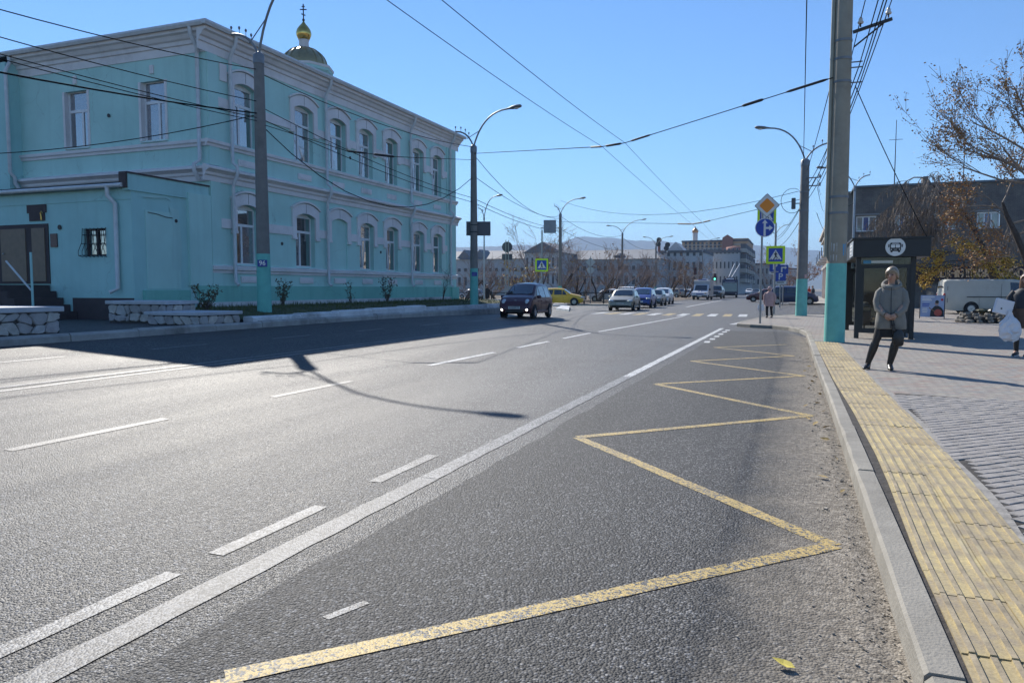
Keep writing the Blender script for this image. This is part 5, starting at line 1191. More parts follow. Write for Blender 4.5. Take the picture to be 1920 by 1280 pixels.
def ell(c, rx, ry, n=20, rz=0., dent=0.):
    out = []
    for k in range(n):
        a = 2 * math.pi * k / n; x, y = rx * math.cos(a), ry * math.sin(a)
        out.append((c[0] + x * math.cos(rz) - y * math.sin(rz), c[1] + x * math.sin(rz) + y * math.cos(rz), c[2]))
    return out
def loft_z(rings, name, m, parent, folds=0., seed=0, cap=True):
    r = random.Random(seed); R_ = []
    for (cx_, cy_, z, rx, ry) in rings:
        e = ell((cx_, cy_, z), rx, ry, 24)
        if folds: e = [(x + (x - cx_) * folds * math.sin(k * 2.1 + z * 9), y + (y - cy_) * folds * math.sin(k * 2.1 + z * 9), zz + r.uniform(-.004, .004)) for k, (x, y, zz) in enumerate(e)]
        R_.append(e)
    return LocalMB().loft(R_, cap).build(name, m, parent, 70)
def head_parts(t, body, H, yaw, hair_m, hair='short', s=1.):
    """face features and hair round a head centred at H (local), turned by yaw"""
    M = Matrix.Rotation(yaw, 3, 'Z'); P = lambda x, y, z: tuple(Vector(H) + M @ Vector((x * s, y * s, z * s)))
    for sg in (-1, 1):
        LocalMB().ball(P(sg * .033, -.086, .008), (.014 * s, .008 * s, .007 * s), 8, 5).build('eye', M_EYE, body, 180)
        LocalMB().ball(P(sg * .033, -.088, .026), (.02 * s, .007 * s, .005 * s), 8, 4).build('brow', M_HAIRD, body, 180)
        LocalMB().ball(P(sg * .079, .008, -.005), (.012 * s, .02 * s, .03 * s), 8, 5, M).build('ear', M_SKIN, body, 180)
    LocalMB().ball(P(0, -.1, -.016), (.014 * s, .02 * s, .026 * s), 8, 6, M).build('nose', M_SKIN, body, 180)
    LocalMB().ball(P(0, -.089, -.055), (.025 * s, .01 * s, .007 * s), 8, 5, M).build('mouth', M_LIP, body, 180)
    if hair == 'hood': return
    hb = LocalMB(); n = 20; rings = []
    drop = -.065 if hair == 'short' else -.02; jr = random.Random(4)
    for j in range(9):
        v = j / 8; ring = []
        for k in range(n):
            a = 2 * math.pi * k / n; front = max(0, -math.sin(a))       # towards the face
            lo = drop + (.125 + .03 * math.cos(a)) * front ** 1.1 + (-.03 * max(0, math.sin(a)))
            ph = math.asin(max(-.9, min(.9, lo / .125))); el = ph + (math.pi / 2 - .04 - ph) * v
            wv = 1 + .045 * math.sin(5 * a + 7 * v) + jr.uniform(-.035, .035)
            ring.append(P(.093 * math.cos(el) * math.cos(a) * wv, .012 + .109 * math.cos(el) * math.sin(a) * wv, .018 + .122 * math.sin(el)))
        rings.append(ring)
    hb.loft(rings).build('hair', hair_m, t, 180)
    if hair == 'long':
        LocalMB().loft([[P(x * 1, y, z) for x, y in [(rx * math.cos(2 * math.pi * k / 14), .035 + ry * math.sin(2 * math.pi * k / 14)) for k in range(14)]] for z, rx, ry in ((.08, .09, .085), (0, .1, .08), (-.1, .105, .07), (-.22, .11, .06), (-.36, .09, .05), (-.44, .04, .03))]).build('long_hair', hair_m, t, 180)
def hand(t, body, c, d, up, side, m=M_SKIN, s=1.):
    """palm with four curled fingers and a thumb; d fingers' direction, up back of hand"""
    c, d, up = Vector(c), Vector(d).normalized(), Vector(up).normalized(); w = d.cross(up).normalized()
    b = LocalMB(); M = Matrix((w, d, up)).transposed()
    b.cbox(c, (.072 * s, .085 * s, .028 * s), M, .009 * s)
    h = b.build('hand', m, body, 60)
    for k, L in enumerate((.068, .075, .07, .055)):
        p0 = c + w * ((k - 1.5) * .018 * s) + d * .04 * s; p1 = p0 + d * L * .5 * s - up * .006 * s; p2 = p1 + d * L * .3 * s - up * .022 * s; p3 = p2 + d * L * .08 * s - up * .025 * s
        LocalMB().tube([p0 - d * .01, p1, p2, p3], [.0095 * s, .009 * s, .008 * s, .006 * s], 7).build('finger', m, h, 60)
    p0 = c + w * side * .034 * s - d * .015 * s
    LocalMB().tube([p0, p0 + w * side * .018 * s + d * .025 * s - up * .01 * s, p0 + w * side * .014 * s + d * .055 * s - up * .02 * s], [.012 * s, .0105 * s, .008 * s], 7).build('thumb', m, h, 60)
# ---- the woman waiting at the kerb
wp = G(1660, 693, PAVZ)
wm = thing('person', 'person with short fair hair in a grey hooded coat and black boots, holding a bag', 'person', (wp.x + .02, wp.y, PAVZ), R(-6))
HD = (.03, -.035, 1.6)
pel, che, nek = (.03, .0, .93), (.03, .01, 1.26), (.03, .01, 1.44)
lk_, lf_ = (-.175, -.035, .5), (-.29, -.0, .11); rk_, rf_ = (.125, -.04, .5), (.045, .0, .11)
body = skin_body([[(pel, .13), ((.03, .01, 1.08), .115), (che, .13), (nek, .052), ((.03, -.005, 1.5), .05), ((.03, -.025, 1.555), (.066, .07)), (HD, (.084, .096)), ((.03, -.02, 1.665), (.074, .084))],
                  [(pel, .13), ((-.075, 0, .84), .088), (lk_, .055), ((-.225, .012, .33), .05), (lf_, .026), ((-.315, -.1, .05), .018), ((-.335, -.14, .04), .014)],
                  [(pel, .13), ((.125, 0, .84), .088), (rk_, .055), ((.085, .012, .33), .05), (rf_, .026), ((.06, -.1, .05), .018), ((.07, -.14, .04), .014)],
                  [(che, .13), ((-.12, .01, 1.35), .05), ((-.185, -.02, 1.14), .04), ((-.075, -.2, .965), .035)],
                  [(che, .13), ((.18, .01, 1.35), .05), ((.245, -.02, 1.14), .04), ((.12, -.2, .965), .035)]], M_SKIN, wm)
hv = R(-16); head_parts(wm, body, HD, hv, M_HAIRB, 'short', 1.14)
hand(wm, body, (-.015, -.225, .93), (.9, -.1, -.45), (.1, -1, .1), 1); hand(wm, body, (.075, -.205, .925), (-.9, -.1, -.45), (.1, -1, .1), -1)
loft_z([(.035, 0, .70, .235, .16), (.035, 0, .715, .242, .165), (.035, 0, .85, .232, .16), (.03, 0, 1.0, .212, .15), (.03, .005, 1.15, .205, .145), (.03, .01, 1.28, .2, .14), (.03, .015, 1.35, .19, .125), (.03, .015, 1.405, .15, .1), (.03, .01, 1.45, .085, .08)], 'coat', M_COAT, wm, .02, 3)
for nm, pts in (('sleeve', [(-.105, .01, 1.375), (-.15, .0, 1.31), (-.185, -.02, 1.16), (-.165, -.08, 1.04), (-.05, -.2, .945)]), ('sleeve', [(.165, .01, 1.375), (.21, 0, 1.31), (.245, -.02, 1.16), (.225, -.08, 1.04), (.11, -.2, .945)])):
    LocalMB().tube(pts, [.05, .07, .064, .06, .046], 14).build(nm, M_COAT, wm, 70)
# hood lying round the neck
hb = LocalMB(); ringp = []
for k in range(20):
    a = 2 * math.pi * k / 20; back = max(0, math.sin(a)); ringp.append(((.03 + .125 * math.cos(a)), .02 + .105 * math.sin(a), 1.435 + .05 * back - .045 * max(0, -math.sin(a))))
rr = []
for k in range(20):
    c = Vector(ringp[k]); o = (c - Vector((.03, .02, c.z))).normalized(); rad = .035 + .025 * max(0, math.sin(2 * math.pi * k / 20))
    rr.append([tuple(c + o * (rad * math.cos(q)) + Vector((0, 0, rad * 1.3 * math.sin(q)))) for q in [2 * math.pi * i / 10 for i in range(10)]])
hb.loft(rr + [rr[0]], False).build('hood', M_COAT, wm, 80)
LocalMB().tube([(.03, -.155, 1.4), (.03, -.168, 1.25), (.035, -.175, 1.0), (.04, -.185, .72)], .006, 5).build('zip', M_TRIMB, wm)
loft_z([(.03, 0, .56, .205, .135), (.03, 0, .66, .21, .14), (.03, 0, .75, .2, .14)], 'skirt', M_SKIRT, wm, .015, 5)
for a, k_, f, tx in (((-.085, 0, .82), lk_, lf_, -.05), ((.13, 0, .82), rk_, rf_, .025)):
    a, k_, f = Vector(a), Vector(k_), Vector(f); c = k_.lerp(f, .45)
    LocalMB().tube([a, a.lerp(k_, .5), k_, k_.lerp(f, .25)], [.09, .08, .062, .06], 14).build('tights', M_TIGHT, wm, 80)
    LocalMB().tube([k_.lerp(f, .12), k_.lerp(f, .3), c, k_.lerp(f, .75), f, f + Vector((0, 0, -.035))], [.067, .07, .067, .056, .047, .045], 14).build('boot_shaft', M_BOOT, wm, 80)
    fd = Vector((tx, -.16, 0)); rings = []
    for s_, w, h, zc in ((-.28, .03, .035, .085), (-.1, .042, .05, .08), (.3, .045, .045, .06), (.7, .045, .03, .038), (1.0, .036, .022, .028), (1.2, .012, .012, .022)):
        c = Vector((f.x, f.y, zc)) + fd * s_; sd = Vector((-fd.y, fd.x, 0)).normalized()
        rings.append([c + sd * w * math.cos(q) + Vector((0, 0, 1)) * h * math.sin(q) for q in [2 * math.pi * i / 12 for i in range(12)]])
    LocalMB().loft(rings).build('boot_foot', M_BOOT, wm, 60)
    LocalMB().lathe([(.026, .0), (.03, .03), (.036, .06)], 10, (f.x - fd.x * .15, f.y - fd.y * .15, 0)).build('heel', M_BOOT, wm)
hb = thing('handbag', 'black shoulder bag hanging from the hands of the person in grey', 'bag', (wp.x + .16, wp.y - .2, PAVZ + .42), R(-6))
LocalMB().loft([[(x * w, y * w * .5, z) for x, y in [(math.cos(2 * math.pi * k / 16), math.sin(2 * math.pi * k / 16)) for k in range(16)]] for z, w in ((0, .05), (.03, .08), (.14, .085), (.22, .07), (.28, .04))]).build('bag_body', M_BAG, hb, 60)
for dx in (-.03, .03): LocalMB().tube([(-.05 + dx, 0, .2), (-.085 + dx * .6, .0, .35), (-.11 + dx * .3, .005, .51)], .009, 5).build('strap', M_BAG, hb)
LocalMB().cbox((-.075, -.02, .31), (.05, .04, .12), None, .01).build('tag', M_BAG, hb)
# ---- the person at the right edge, with bags
rp_ = G(1909, 668, PAVZ)
rw = thing('person', 'person with long brown hair in a dark jacket at the right edge', 'person', (rp_.x + .06, rp_.y, PAVZ), R(-28))
HD = (.02, -.03, 1.55)
body = skin_body([[((.0, 0, .9), .12), ((0, 0, 1.05), .11), ((0, 0, 1.22), .125), ((0.01, 0, 1.4), .05), ((.015, -.01, 1.46), .048), ((.02, -.02, 1.51), (.064, .07)), (HD, (.076, .088)), ((.02, -.02, 1.61), (.068, .078))],
                  [((.0, 0, .9), .12), ((-.08, 0, .82), .085), ((-.1, -.03, .46), .055), ((-.11, .04, .1), .036), ((-.12, -.08, .045), .034)],
                  [((.0, 0, .9), .12), ((.08, 0, .82), .085), ((.12, -.12, .47), .055), ((.13, -.12, .1), .036), ((.14, -.24, .045), .034)],
                  [((0, 0, 1.22), .125), ((-.17, .01, 1.31), .052), ((-.25, .0, 1.08), .043), ((-.24, -.1, .88), .034)],
                  [((0, 0, 1.22), .125), ((.17, .01, 1.31), .052), ((.24, .0, 1.08), .043), ((.2, -.12, .9), .034)]], M_SKIN, rw)
head_parts(rw, body, HD, R(20), M_HAIRD, 'long', 1.0)
hand(rw, body, (-.24, -.13, .84), (0, -.2, -1), (-1, 0, 0), 1); hand(rw, body, (.2, -.15, .86), (0, -.2, -1), (1, 0, 0), -1)
loft_z([(0, 0, .98, .2, .14), (0, 0, 1.1, .205, .145), (0, 0, 1.25, .205, .14), (0, .01, 1.34, .16, .11), (.01, .005, 1.4, .09, .08)], 'jacket', M_JACK, rw, .02, 8)
for sg in (-1, 1): LocalMB().tube([(sg * .165, .01, 1.32), (sg * .245, .005, 1.2), (sg * .26, 0, 1.06), (sg * .235, -.08, .93)], [.07, .07, .06, .048], 12).build('sleeve', M_JACK, rw, 80)
loft_z([(0, 0, .58, .19, .14), (0, 0, .75, .195, .15), (0, 0, 1.0, .175, .13)], 'skirt', M_BRN, rw, .02, 9)
for a, k_, f in (((-.08, 0, .8), (-.1, -.03, .46), (-.11, .04, .1)), ((.08, 0, .8), (.12, -.12, .47), (.13, -.12, .1))):
    LocalMB().tube([a, k_, f], [.088, .062, .043], 12).build('tights', M_TIGHT, rw, 80)
    LocalMB().loft([[(f[0] + .045 * w * math.cos(q), f[1] + y + 0 * q, .005 + max(0, h * .5 + h * .5 * math.sin(q))) for q in [2 * math.pi * i / 10 for i in range(10)]] for y, w, h in ((.06, .6, .07), (.04, 1, .1), (-.06, 1, .09), (-.15, .9, .06), (-.19, .4, .04))]).build('shoe', M_TRIMB, rw, 60)
    LocalMB().cbox((f[0], f[1] - .065, .012), (.09, .25, .024), None, .01).build('sole', M_BAGW, rw)
bq = G(1893, 600, .75)
bgp = thing('carrier_bag', 'bulging white carrier bag held beside the person at the right edge', 'bag', (rp_.x - .22, rp_.y - .2, PAVZ + .32), R(10)); r_ = random.Random(6)
rings = []
for z, w, d_ in ((0, .08, .05), (.05, .17, .09), (.12, .2, .11), (.2, .22, .12), (.28, .22, .11), (.36, .19, .1), (.44, .12, .07), (.52, .05, .03), (.6, .03, .02)):
    rings.append([(w * math.cos(q) * r_.uniform(.72, 1.12), d_ * math.sin(q) * r_.uniform(.65, 1.2), z + r_.uniform(-.025, .025)) for q in [2 * math.pi * i / 16 for i in range(16)]])
LocalMB().loft(rings).build('bag_body', M_BAGW, bgp)
pk = thing('paper_package', 'white flat package carried above the carrier bag', 'package', (rp_.x - .33, rp_.y - .15, PAVZ + .86), R(15))
LocalMB().cbox((0, 0, .15), (.34, .09, .3), Matrix.Rotation(R(14), 3, 'Y'), .01).build('box', M_BAGW, pk); LocalMB().cbox((-.06, -.047, .12), (.03, .004, .03), Matrix.Rotation(R(14), 3, 'Y')).build('mark', M_TRIMB, pk)
# ---- smaller figures
def walker(label, loc, rz, H, coat, legs, hood=True, coat_len=.62, stride=.12, hairm=None, bagm=None):
    k = H / 1.68; t = thing('person', label, 'person', loc, rz); t.scale = (k, k, k); hd = (0, -.04, 1.55)
    b = skin_body([[((0, 0, .9), .12), ((0, 0, 1.2), .13), ((0, -.01, 1.4), .05), (hd, (.078, .09)), ((0, -.03, 1.62), (.07, .08))],
                   [((0, 0, .9), .12), ((-.09, 0, .82), .085), ((-.1, -stride, .47), .055), ((-.1, -stride * .6, .09), .04), ((-.1, -stride * .6 - .13, .045), .034)],
                   [((0, 0, .9), .12), ((.09, 0, .82), .085), ((.1, 0, .47), .055), ((.1, stride, .1), .04), ((.1, stride - .12, .045), .034)],
                   [((0, 0, 1.2), .13), ((-.17, 0, 1.33), .055), ((-.26, .02, 1.08), .045), ((-.27, -.05, .84), .035)],
                   [((0, 0, 1.2), .13), ((.17, 0, 1.33), .055), ((.26, .02, 1.08), .045), ((.27, -.05, .84), .035)]], M_SKIN, t)
    head_parts(t, b, hd, 0, hairm or M_HAIRD, 'hood' if hood else 'short')
    loft_z([(0, 0, coat_len, .27, .19), (0, 0, .8, .27, .19), (0, 0, 1.05, .25, .17), (0, 0, 1.25, .235, .15), (0, .01, 1.35, .17, .12), (0, 0, 1.43, .09, .08)], 'coat', coat, t, .02, 2)
    for sg in (-1, 1):
        LocalMB().tube([(sg * .17, 0, 1.33), (sg * .26, .01, 1.2), (sg * .285, .02, 1.05), (sg * .275, -.04, .88)], [.075, .08, .07, .055], 12).build('sleeve', coat, t, 80)
        hand(t, b, (sg * .272, -.06, .8), (0, -.15, -1), (sg, 0, 0), -sg)
    for x, ky, fy in ((-.1, -stride, -stride * .6), (.1, 0, stride)):
        LocalMB().tube([(x * .9, 0, .82), (x, ky, .47), (x, fy, .1)], [.1, .075, .06], 12).build('trouser_leg', legs, t, 80)
        LocalMB().loft([[(x + .05 * w * math.cos(q), fy + y, max(.0, h * .5 + h * .55 * math.sin(q))) for q in [2 * math.pi * i / 10 for i in range(10)]] for y, w, h in ((.06, .6, .08), (.03, 1, .11), (-.07, 1, .09), (-.16, .8, .06), (-.19, .4, .04))]).build('shoe', M_BOOT, t, 60)
    if hood:
        rings = []
        for j in range(8):
            v = j / 7; ring = []
            for q in range(16):
                a = 2 * math.pi * q / 16; fr_ = max(0, -math.sin(a)); el = -1.1 + 1.1 * fr_ ** .6 * (1 if v < .9 else 1) * .95; el = el + (math.pi / 2 - .05 - el) * v
                ring.append((.112 * math.cos(el) * math.cos(a), -.02 + .13 * math.cos(el) * math.sin(a), 1.56 + .14 * math.sin(el)))
            rings.append(ring)
        LocalMB().loft(rings).build('hood', coat, t, 180)
    return t
fw = G(1443, 599, .0); walker('person in a pink hooded coat and black trousers walking by the sign post', (fw.x, fw.y - .6, PAVZ), R(-14), 1.48, M_PINK, M_TROU)
bg2 = thing('carrier_bag', 'small pale bag hanging beside the person in the pink coat', 'bag', (fw.x - .38, fw.y - .75, PAVZ + .33), R(10))
LocalMB().loft([[(w * math.cos(q), .05 * math.sin(q), z) for q in [2 * math.pi * i / 12 for i in range(12)]] for z, w in ((0, .12), (.02, .16), (.22, .14), (.3, .1))]).build('bag_body', M_BAGW, bg2, 50); LocalMB().tube([(-.07, 0, .29), (-.02, 0, .42), (.05, 0, .42), (.08, 0, .29)], .012, 5).build('handle', M_BAGW, bg2)
q = depth_px(913, 72); walker('person dressed in black standing behind the second lamp post', (q[0], q[1], .12), R(60), 1.72, M_SKIRT, M_TROU, False, .45, .03)
q = depth_px(1524, 84); walker('person in dark clothes beside the old building doorway', (q[0], q[1], .12), R(-60), 1.7, M_JACK, M_TROU, False, .7, .03)
q = depth_px(1517, 88); walker('person in red top farther along the old building', (q[0], q[1], .12), R(30), 1.65, mat('top_red', (.35, .04, .03), .8), M_TROU, False, .8, .03)
# ================================================================== bus shelter and plaza things
M_SHB = mat('shelter_black', (.012, .013, .015), .45, .15, 6.); M_SGL = glass('shelter_glass', (.5, .52, .5), .03)
sx0, sx1, sy0, sy1 = 1.5, 2.86, 22.95, 27.4
she = thing('bus_shelter', 'black bus shelter with white round bus emblem and glass panels', 'bus shelter', (2.2, 25, PAVZ))
for (x, y) in ((sx0, sy0), (sx1, sy0), (sx0, sy1), (sx1, sy1)): MB().box(x - .06, x + .06, y - .06, y + .06, PAVZ - .02, 2.4).build('post', M_SHB, she)
MB().box(1.36, 3.22, 22.62, 27.6, 2.36, 2.84).build('fascia', M_SHB, she); MB().box(1.3, 3.28, 22.57, 27.66, 2.84, 2.885).build('roof', M_SHB, she)
for y in (sy0, sy1):
    pnl = MB(); a, b_ = sx0 + .06, sx1 - .06
    for (u0, u1, z0, z1) in ((a, b_, .28, .4), (a, b_, 2.06, 2.16), (a, a + .09, .4, 2.06), (b_ - .09, b_, .4, 2.06)):
        MB().box(u0, u1, y - .035, y + .035, z0 + .0, z1).build('rail', M_SHB, she)
    MB().box(a + .09, b_ - .09, y - .006, y + .006, .4, 2.06).build('glass_panel', M_SGL, she)
    MB().box(a, b_, y - .005, y + .005, 2.16, 2.36).build('glass_panel', M_SGL, she)
nb = 3; Ls = (sy1 - sy0 - .12) / nb
for k in range(nb):
    y0_ = sy0 + .06 + k * Ls
    MB().box(sx1 - .006, sx1 + .006, y0_ + .05, y0_ + Ls - .05, .4, 2.2).build('glass_panel', M_SGL, she); MB().box(sx1 - .05, sx1 + .05, y0_ + Ls - .045, y0_ + Ls + .045, PAVZ, 2.36).build('post', M_SHB, she)
MB().box(sx1 - .04, sx1 + .04, sy0 + .06, sy1 - .06, .28, .4).build('rail', M_SHB, she); MB().box(sx1 - .04, sx1 + .04, sy0 + .06, sy1 - .06, 2.2, 2.36).build('rail', M_SHB, she)
MB().box(2.2, 2.75, 24.0, 26.9, .52, .58).build('bench_seat', mat('bench_wood', (.2, .13, .07), .6, .2, 6.), she)
for y in (24.3, 26.6): MB().box(2.4, 2.5, y, y + .08, PAVZ, .52).build('bench_leg', M_SHB, she)
Mf = face_m((2.37, 22.6, 2.62), 0)
em = flat(circ(.245, 36), Mf, .012, .0).build('emblem', M_SIGNW, she)
flat(rrect(.27, .23, .04), Mf @ Matrix.Translation((0, .0, 0)), .004, .0125).build('bus_icon', M_SHB, em)
for (x, y, w, h) in ((-.058, .02, .1, .085), (.058, .02, .1, .085), (0, .09, .17, .018), (-.1, -.07, .03, .025), (.1, -.07, .03, .025), (0, -.07, .08, .012)): flat(sc(rrect(w, h, .008), 1, x, y), Mf, .003, .017).build('icon_pane', M_SIGNW, em)
for x in (-.09, .09): flat(sc(rrect(.05, .05, .01), 1, x, -.12), Mf, .004, .0125).build('icon_wheel', M_SHB, em)
for x in (-.16, .16): flat(sc(rrect(.03, .08, .01), 1, x, .03), Mf, .004, .0125).build('icon_mirror', M_SHB, em)
Ms = face_m((1.345, 23.4, 2.6), R(-90)); sb_ = flat(rrect(1.5, .42, .01), Ms, .012, .0).build('name_board', mat('name_board', (.3, .33, .36), .5, .1, 3.), she)
for k in range(3): flat(rrect(.9 - .2 * k, .05, .01), Ms @ Matrix.Translation((-.1, .1 - k * .1, 0)), .003, .0125).build('board_print', M_SIGNW, sb_)
MB().box(sx0 + .12, sx1 - .5, 22.94, 22.955, 2.2, 2.27).build('notice_strip', M_SIGNW, she); MB().box(sx0 + .12, sx0 + .32, 22.93, 22.938, 2.19, 2.28).build('notice_blue', M_PAPB, she)
# litter bin inside the shelter
bq = depth_px(1624, 23.2); bi = thing('litter_bin', 'grey steel litter bin with domed lid behind the shelter glass', 'litter bin', (bq[0], bq[1] + .3, PAVZ))
bx_, by_ = bq[0], bq[1] + .3; M_BIN = mat('bin_grey', (.1, .105, .11), .5, .15, 8., metal=.3)
MB().lathe([(.02, .35), (.15, .35), (.17, .4), (.19, .8), (.185, .82)], 18, (bx_, by_, 0)).build('bin_body', M_BIN, bi, 50); MB().lathe([(.2, .93), (.19, .98), (.12, 1.06), (.02, 1.09)], 18, (bx_, by_, 0)).build('lid', mat('bin_lid', (.42, .42, .42), .4, metal=.4), bi, 60)
for a in range(3): MB().tube([(bx_ + .16 * math.cos(a * 2.1), by_ + .16 * math.sin(a * 2.1), .8), (bx_ + .16 * math.cos(a * 2.1), by_ + .16 * math.sin(a * 2.1), .95)], .012, 5).build('strut', M_BIN, bi)
MB().tube([(bx_, by_, PAVZ), (bx_, by_, .36)], .03, 8).build('stem', M_BIN, bi); MB().lathe([(.16, PAVZ), (.16, PAVZ + .02)], 16, (bx_, by_, 0)).build('foot', M_BIN, bi)
# A-frame poster
ap = G(1747, 597, PAVZ); af = thing('poster_stand', 'pavement poster stand with guitar player picture beside the van', 'poster stand', (ap.x, ap.y, PAVZ), look(1747)); rza = look(1747)
Ma = face_m((ap.x, ap.y, .69), rza)
po = flat(rrect(.96, 1.0, .01), Ma, .03, -.03).build('board', mat('poster_blue', (.32, .4, .58), .5, .15, 3.), af)
for u in (-.5, .5):
    q = Ma @ Vector((u, -.57, 0)); w_ = Ma @ Vector((u, .5, 0)); MB().tube([q, w_], .018, 5).build('frame_bar', M_BLACK, af)
    q2 = Ma @ Vector((u, -.57, -.5)); MB().tube([q2, w_], .018, 5).build('rear_leg', M_BLACK, af)
for v_, w_, x_ in ((.42, .5, -.16), (.34, .36, -.24), (.27, .4, -.22), (.1, .3, -.26), (.02, .28, -.27), (-.12, .2, -.3), (-.2, .24, -.3), (-.28, .2, -.3)): flat(sc(rrect(w_, .04, .008), 1, x_, v_), Ma, .003, .001).build('print_line', M_SIGNW if v_ > .2 or v_ < -.05 else M_SB, po)
flat([(-.08, -.48), (-.06, -.2), (.05, -.05), (.12, .02), (.24, .02), (.36, -.05), (.46, -.2), (.47, -.48)], Ma, .003, .001).build('figure', M_SBK, po); flat(circ(.085, 16, (.18, .12)), Ma, .003, .0045).build('figure_face', mat('poster_skin', (.4, .27, .22), .6), po)
flat(circ(.075, 12, (.19, .2)), Ma, .003, .0085).build('figure_hair', M_SBK, po); flat(sc(circ(.16, 20), 1, .24, -.3), Ma, .003, .0085).build('guitar_body', mat('poster_guitar', (.5, .09, .06), .5), po); flat([(.1, -.27), (.1, -.22), (-.12, -.05), (-.14, -.08)], Ma, .003, .0125).build('guitar_neck', mat('poster_neck', (.2, .12, .08), .5), po); flat(circ(.055, 14, (.39, .3)), Ma, .003, .0045).build('round_mark', mat('poster_red', (.5, .04, .06), .5), po)
# round stone flower bed
sc_ = G(1846, 606, PAVZ); ccx, ccy = sc_.x + .2, sc_.y + .9
M_BEDST = mat('bed_stone', (.2, .18, .15), .95, .45, 5., .5, 20)
bed = thing('stone_flower_bed', 'round bed of piled rough stones in front of the van', 'flower bed', (ccx, ccy, PAVZ)); r_ = random.Random(8)
MB().lathe([(.8, PAVZ), (.75, PAVZ + .22), (.02, PAVZ + .3)], 16, (ccx, ccy, 0)).build('soil', M_SOIL, bed)
for row in range(3):
    for k in range(16 - row * 2):
        a = 2 * math.pi * (k + row * .4) / (16 - row * 2); rr_ = .95 - row * .08; s_ = r_.uniform(.11, .17)
        b_ = MB(); c = (ccx + rr_ * math.cos(a), ccy + rr_ * math.sin(a), PAVZ + .07 + row * .13)
        b_.ball(c, (s_ * r_.uniform(.8, 1.2), s_ * r_.uniform(.8, 1.2), s_ * .62), 7, 4, Matrix.Rotation(r_.random() * 6, 3, 'Z') @ Matrix.Rotation(r_.uniform(-.5, .5), 3, 'X')); b_.build('stone', M_BEDST, bed)
for k in range(9):
    a = r_.random() * 6.3; d_ = r_.uniform(0, .6); b_ = MB(); b_.ball((ccx + d_ * math.cos(a), ccy + d_ * math.sin(a), PAVZ + .38 + r_.uniform(0, .12)), (r_.uniform(.1, .2), r_.uniform(.08, .16), r_.uniform(.05, .1)), 6, 4, Matrix.Rotation(r_.uniform(-.7, .7), 3, 'X')); b_.build('plant_clump', M_LEAFD if k % 3 else M_SBK, bed)

# ================================================================== grey brick building with shop
GY = 62.0
M_GBR = paver_mat('grey_brick', [(.11, .1, .098), (.13, .118, .112), (.1, .09, .09)], 0, .08, .26, .012, (.09, .085, .08))
_t = M_GBR.node_tree                                   # bricks of a wall that faces -Y: use x and z
_mp = [n for n in _t.nodes if n.type == 'MAPPING'][0]; _mp.inputs['Rotation'].default_value = (R(-90), 0, 0)
gb = thing('shop_building', 'grey brick building with dark red shop fascia on the right', 'building', (12, 64, .1))
gx0, gx1, gzt = PY(1600, 450, GY).x, 34.0, PY(1640, 351, GY).z
def pyz(py): return PY(1780, py, GY).z
zf0, zf1 = pyz(527), pyz(500)
ups = [(1605, 1643), (1677, 1706), (1752, 1793), (1831, 1874), (1925, 1965)]
wz1, wz0 = PY(1625, 405, GY).z, PY(1625, 434, GY).z; mz1, mz0 = wz1 - 3.0, wz0 - 3.0
mz1, mz0 = pyz(470), pyz(494)
wb = MB()
def gpl(x0, x1, z0, z1): wb.add([(x0, GY, z0), (x1, GY, z0), (x1, GY, z1), (x0, GY, z1)], [(0, 1, 2, 3)])
xs = []
for a, b_ in ups: xs.append((PY(a, 420, GY).x, PY(b_, 420, GY).x))
xs += [(17.5, 19.2), (21, 22.7), (25, 26.7)]
u = gx0
for a, b_ in xs: gpl(u, a, wz0, wz1); u = b_
gpl(u, gx1, wz0, wz1); gpl(gx0, gx1, wz1, gzt); gpl(gx0, gx1, -.1, wz0)
wb.add([(gx0, GY, -.1), (gx0, GY + 1.5, -.1), (gx0, GY + 1.5, gzt), (gx0, GY, gzt)], [(0, 1, 2, 3)]); wb.build('wall', M_GBR, gb)
MB().box(gx0 - .1, gx1, GY - .15, GY + 12, gzt, gzt + .14).build('roof', M_ROOF, gb)
MB().box(PY(1735, 330, GY).x, PY(1745, 330, GY).x, GY + 1, GY + 2, gzt + .1, gzt + .75).build('chimney', M_GBR, gb)
M_GLW = mat('glass_bright', (.12, .13, .14), .05, .5, 1.5, spec=1., coat=1.)
for a, b_ in xs:
    w = MB()
    for (p_, q_, r_0, s_0) in ((a, b_, wz0, wz0 + .09), (a, b_, wz1 - .09, wz1), (a, a + .09, wz0 + .09, wz1 - .09), (b_ - .09, b_, wz0 + .09, wz1 - .09)): w.box(p_, q_, GY + .1, GY + .17, r_0, s_0)
    m1, m2 = a + (b_ - a) * .34, a + (b_ - a) * .64
    for m_ in (m1, m2): w.box(m_ - .04, m_ + .04, GY + .1, GY + .16, wz0 + .09, wz1 - .09)
    wo = w.build('window', M_PVC, gb)
    for (p_, q_, mm) in ((a + .09, m1 - .04, M_GLW), (m1 + .04, m2 - .04, mat('glass_blue', (.03, .06, .2), .06, .2, 2., spec=.9)), (m2 + .04, b_ - .09, M_GLW)): MB().add([(p_, GY + .14, wz0 + .09), (q_, GY + .14, wz0 + .09), (q_, GY + .14, wz1 - .09), (p_, GY + .14, wz1 - .09)], [(0, 1, 2, 3)]).build('pane', mm, wo)
    MB().box(a - .15, b_ + .15, GY - .1, GY + .05, wz0 - .1, wz0 - .02).build('sill', M_GBR, wo); MB().box(a - .2, b_ + .25, GY - .06, GY + .02, wz1 + .05, wz1 + .17).build('lintel', mat('lintel', (.22, .22, .22), .8), wo)
fx0 = PY(1712, 510, GY).x
MB().box(fx0, gx1, GY - .35, GY - .003, zf0, zf1).build('shop_fascia', mat('fascia_red', (.035, .014, .016), .6, .1, 2.), gb)
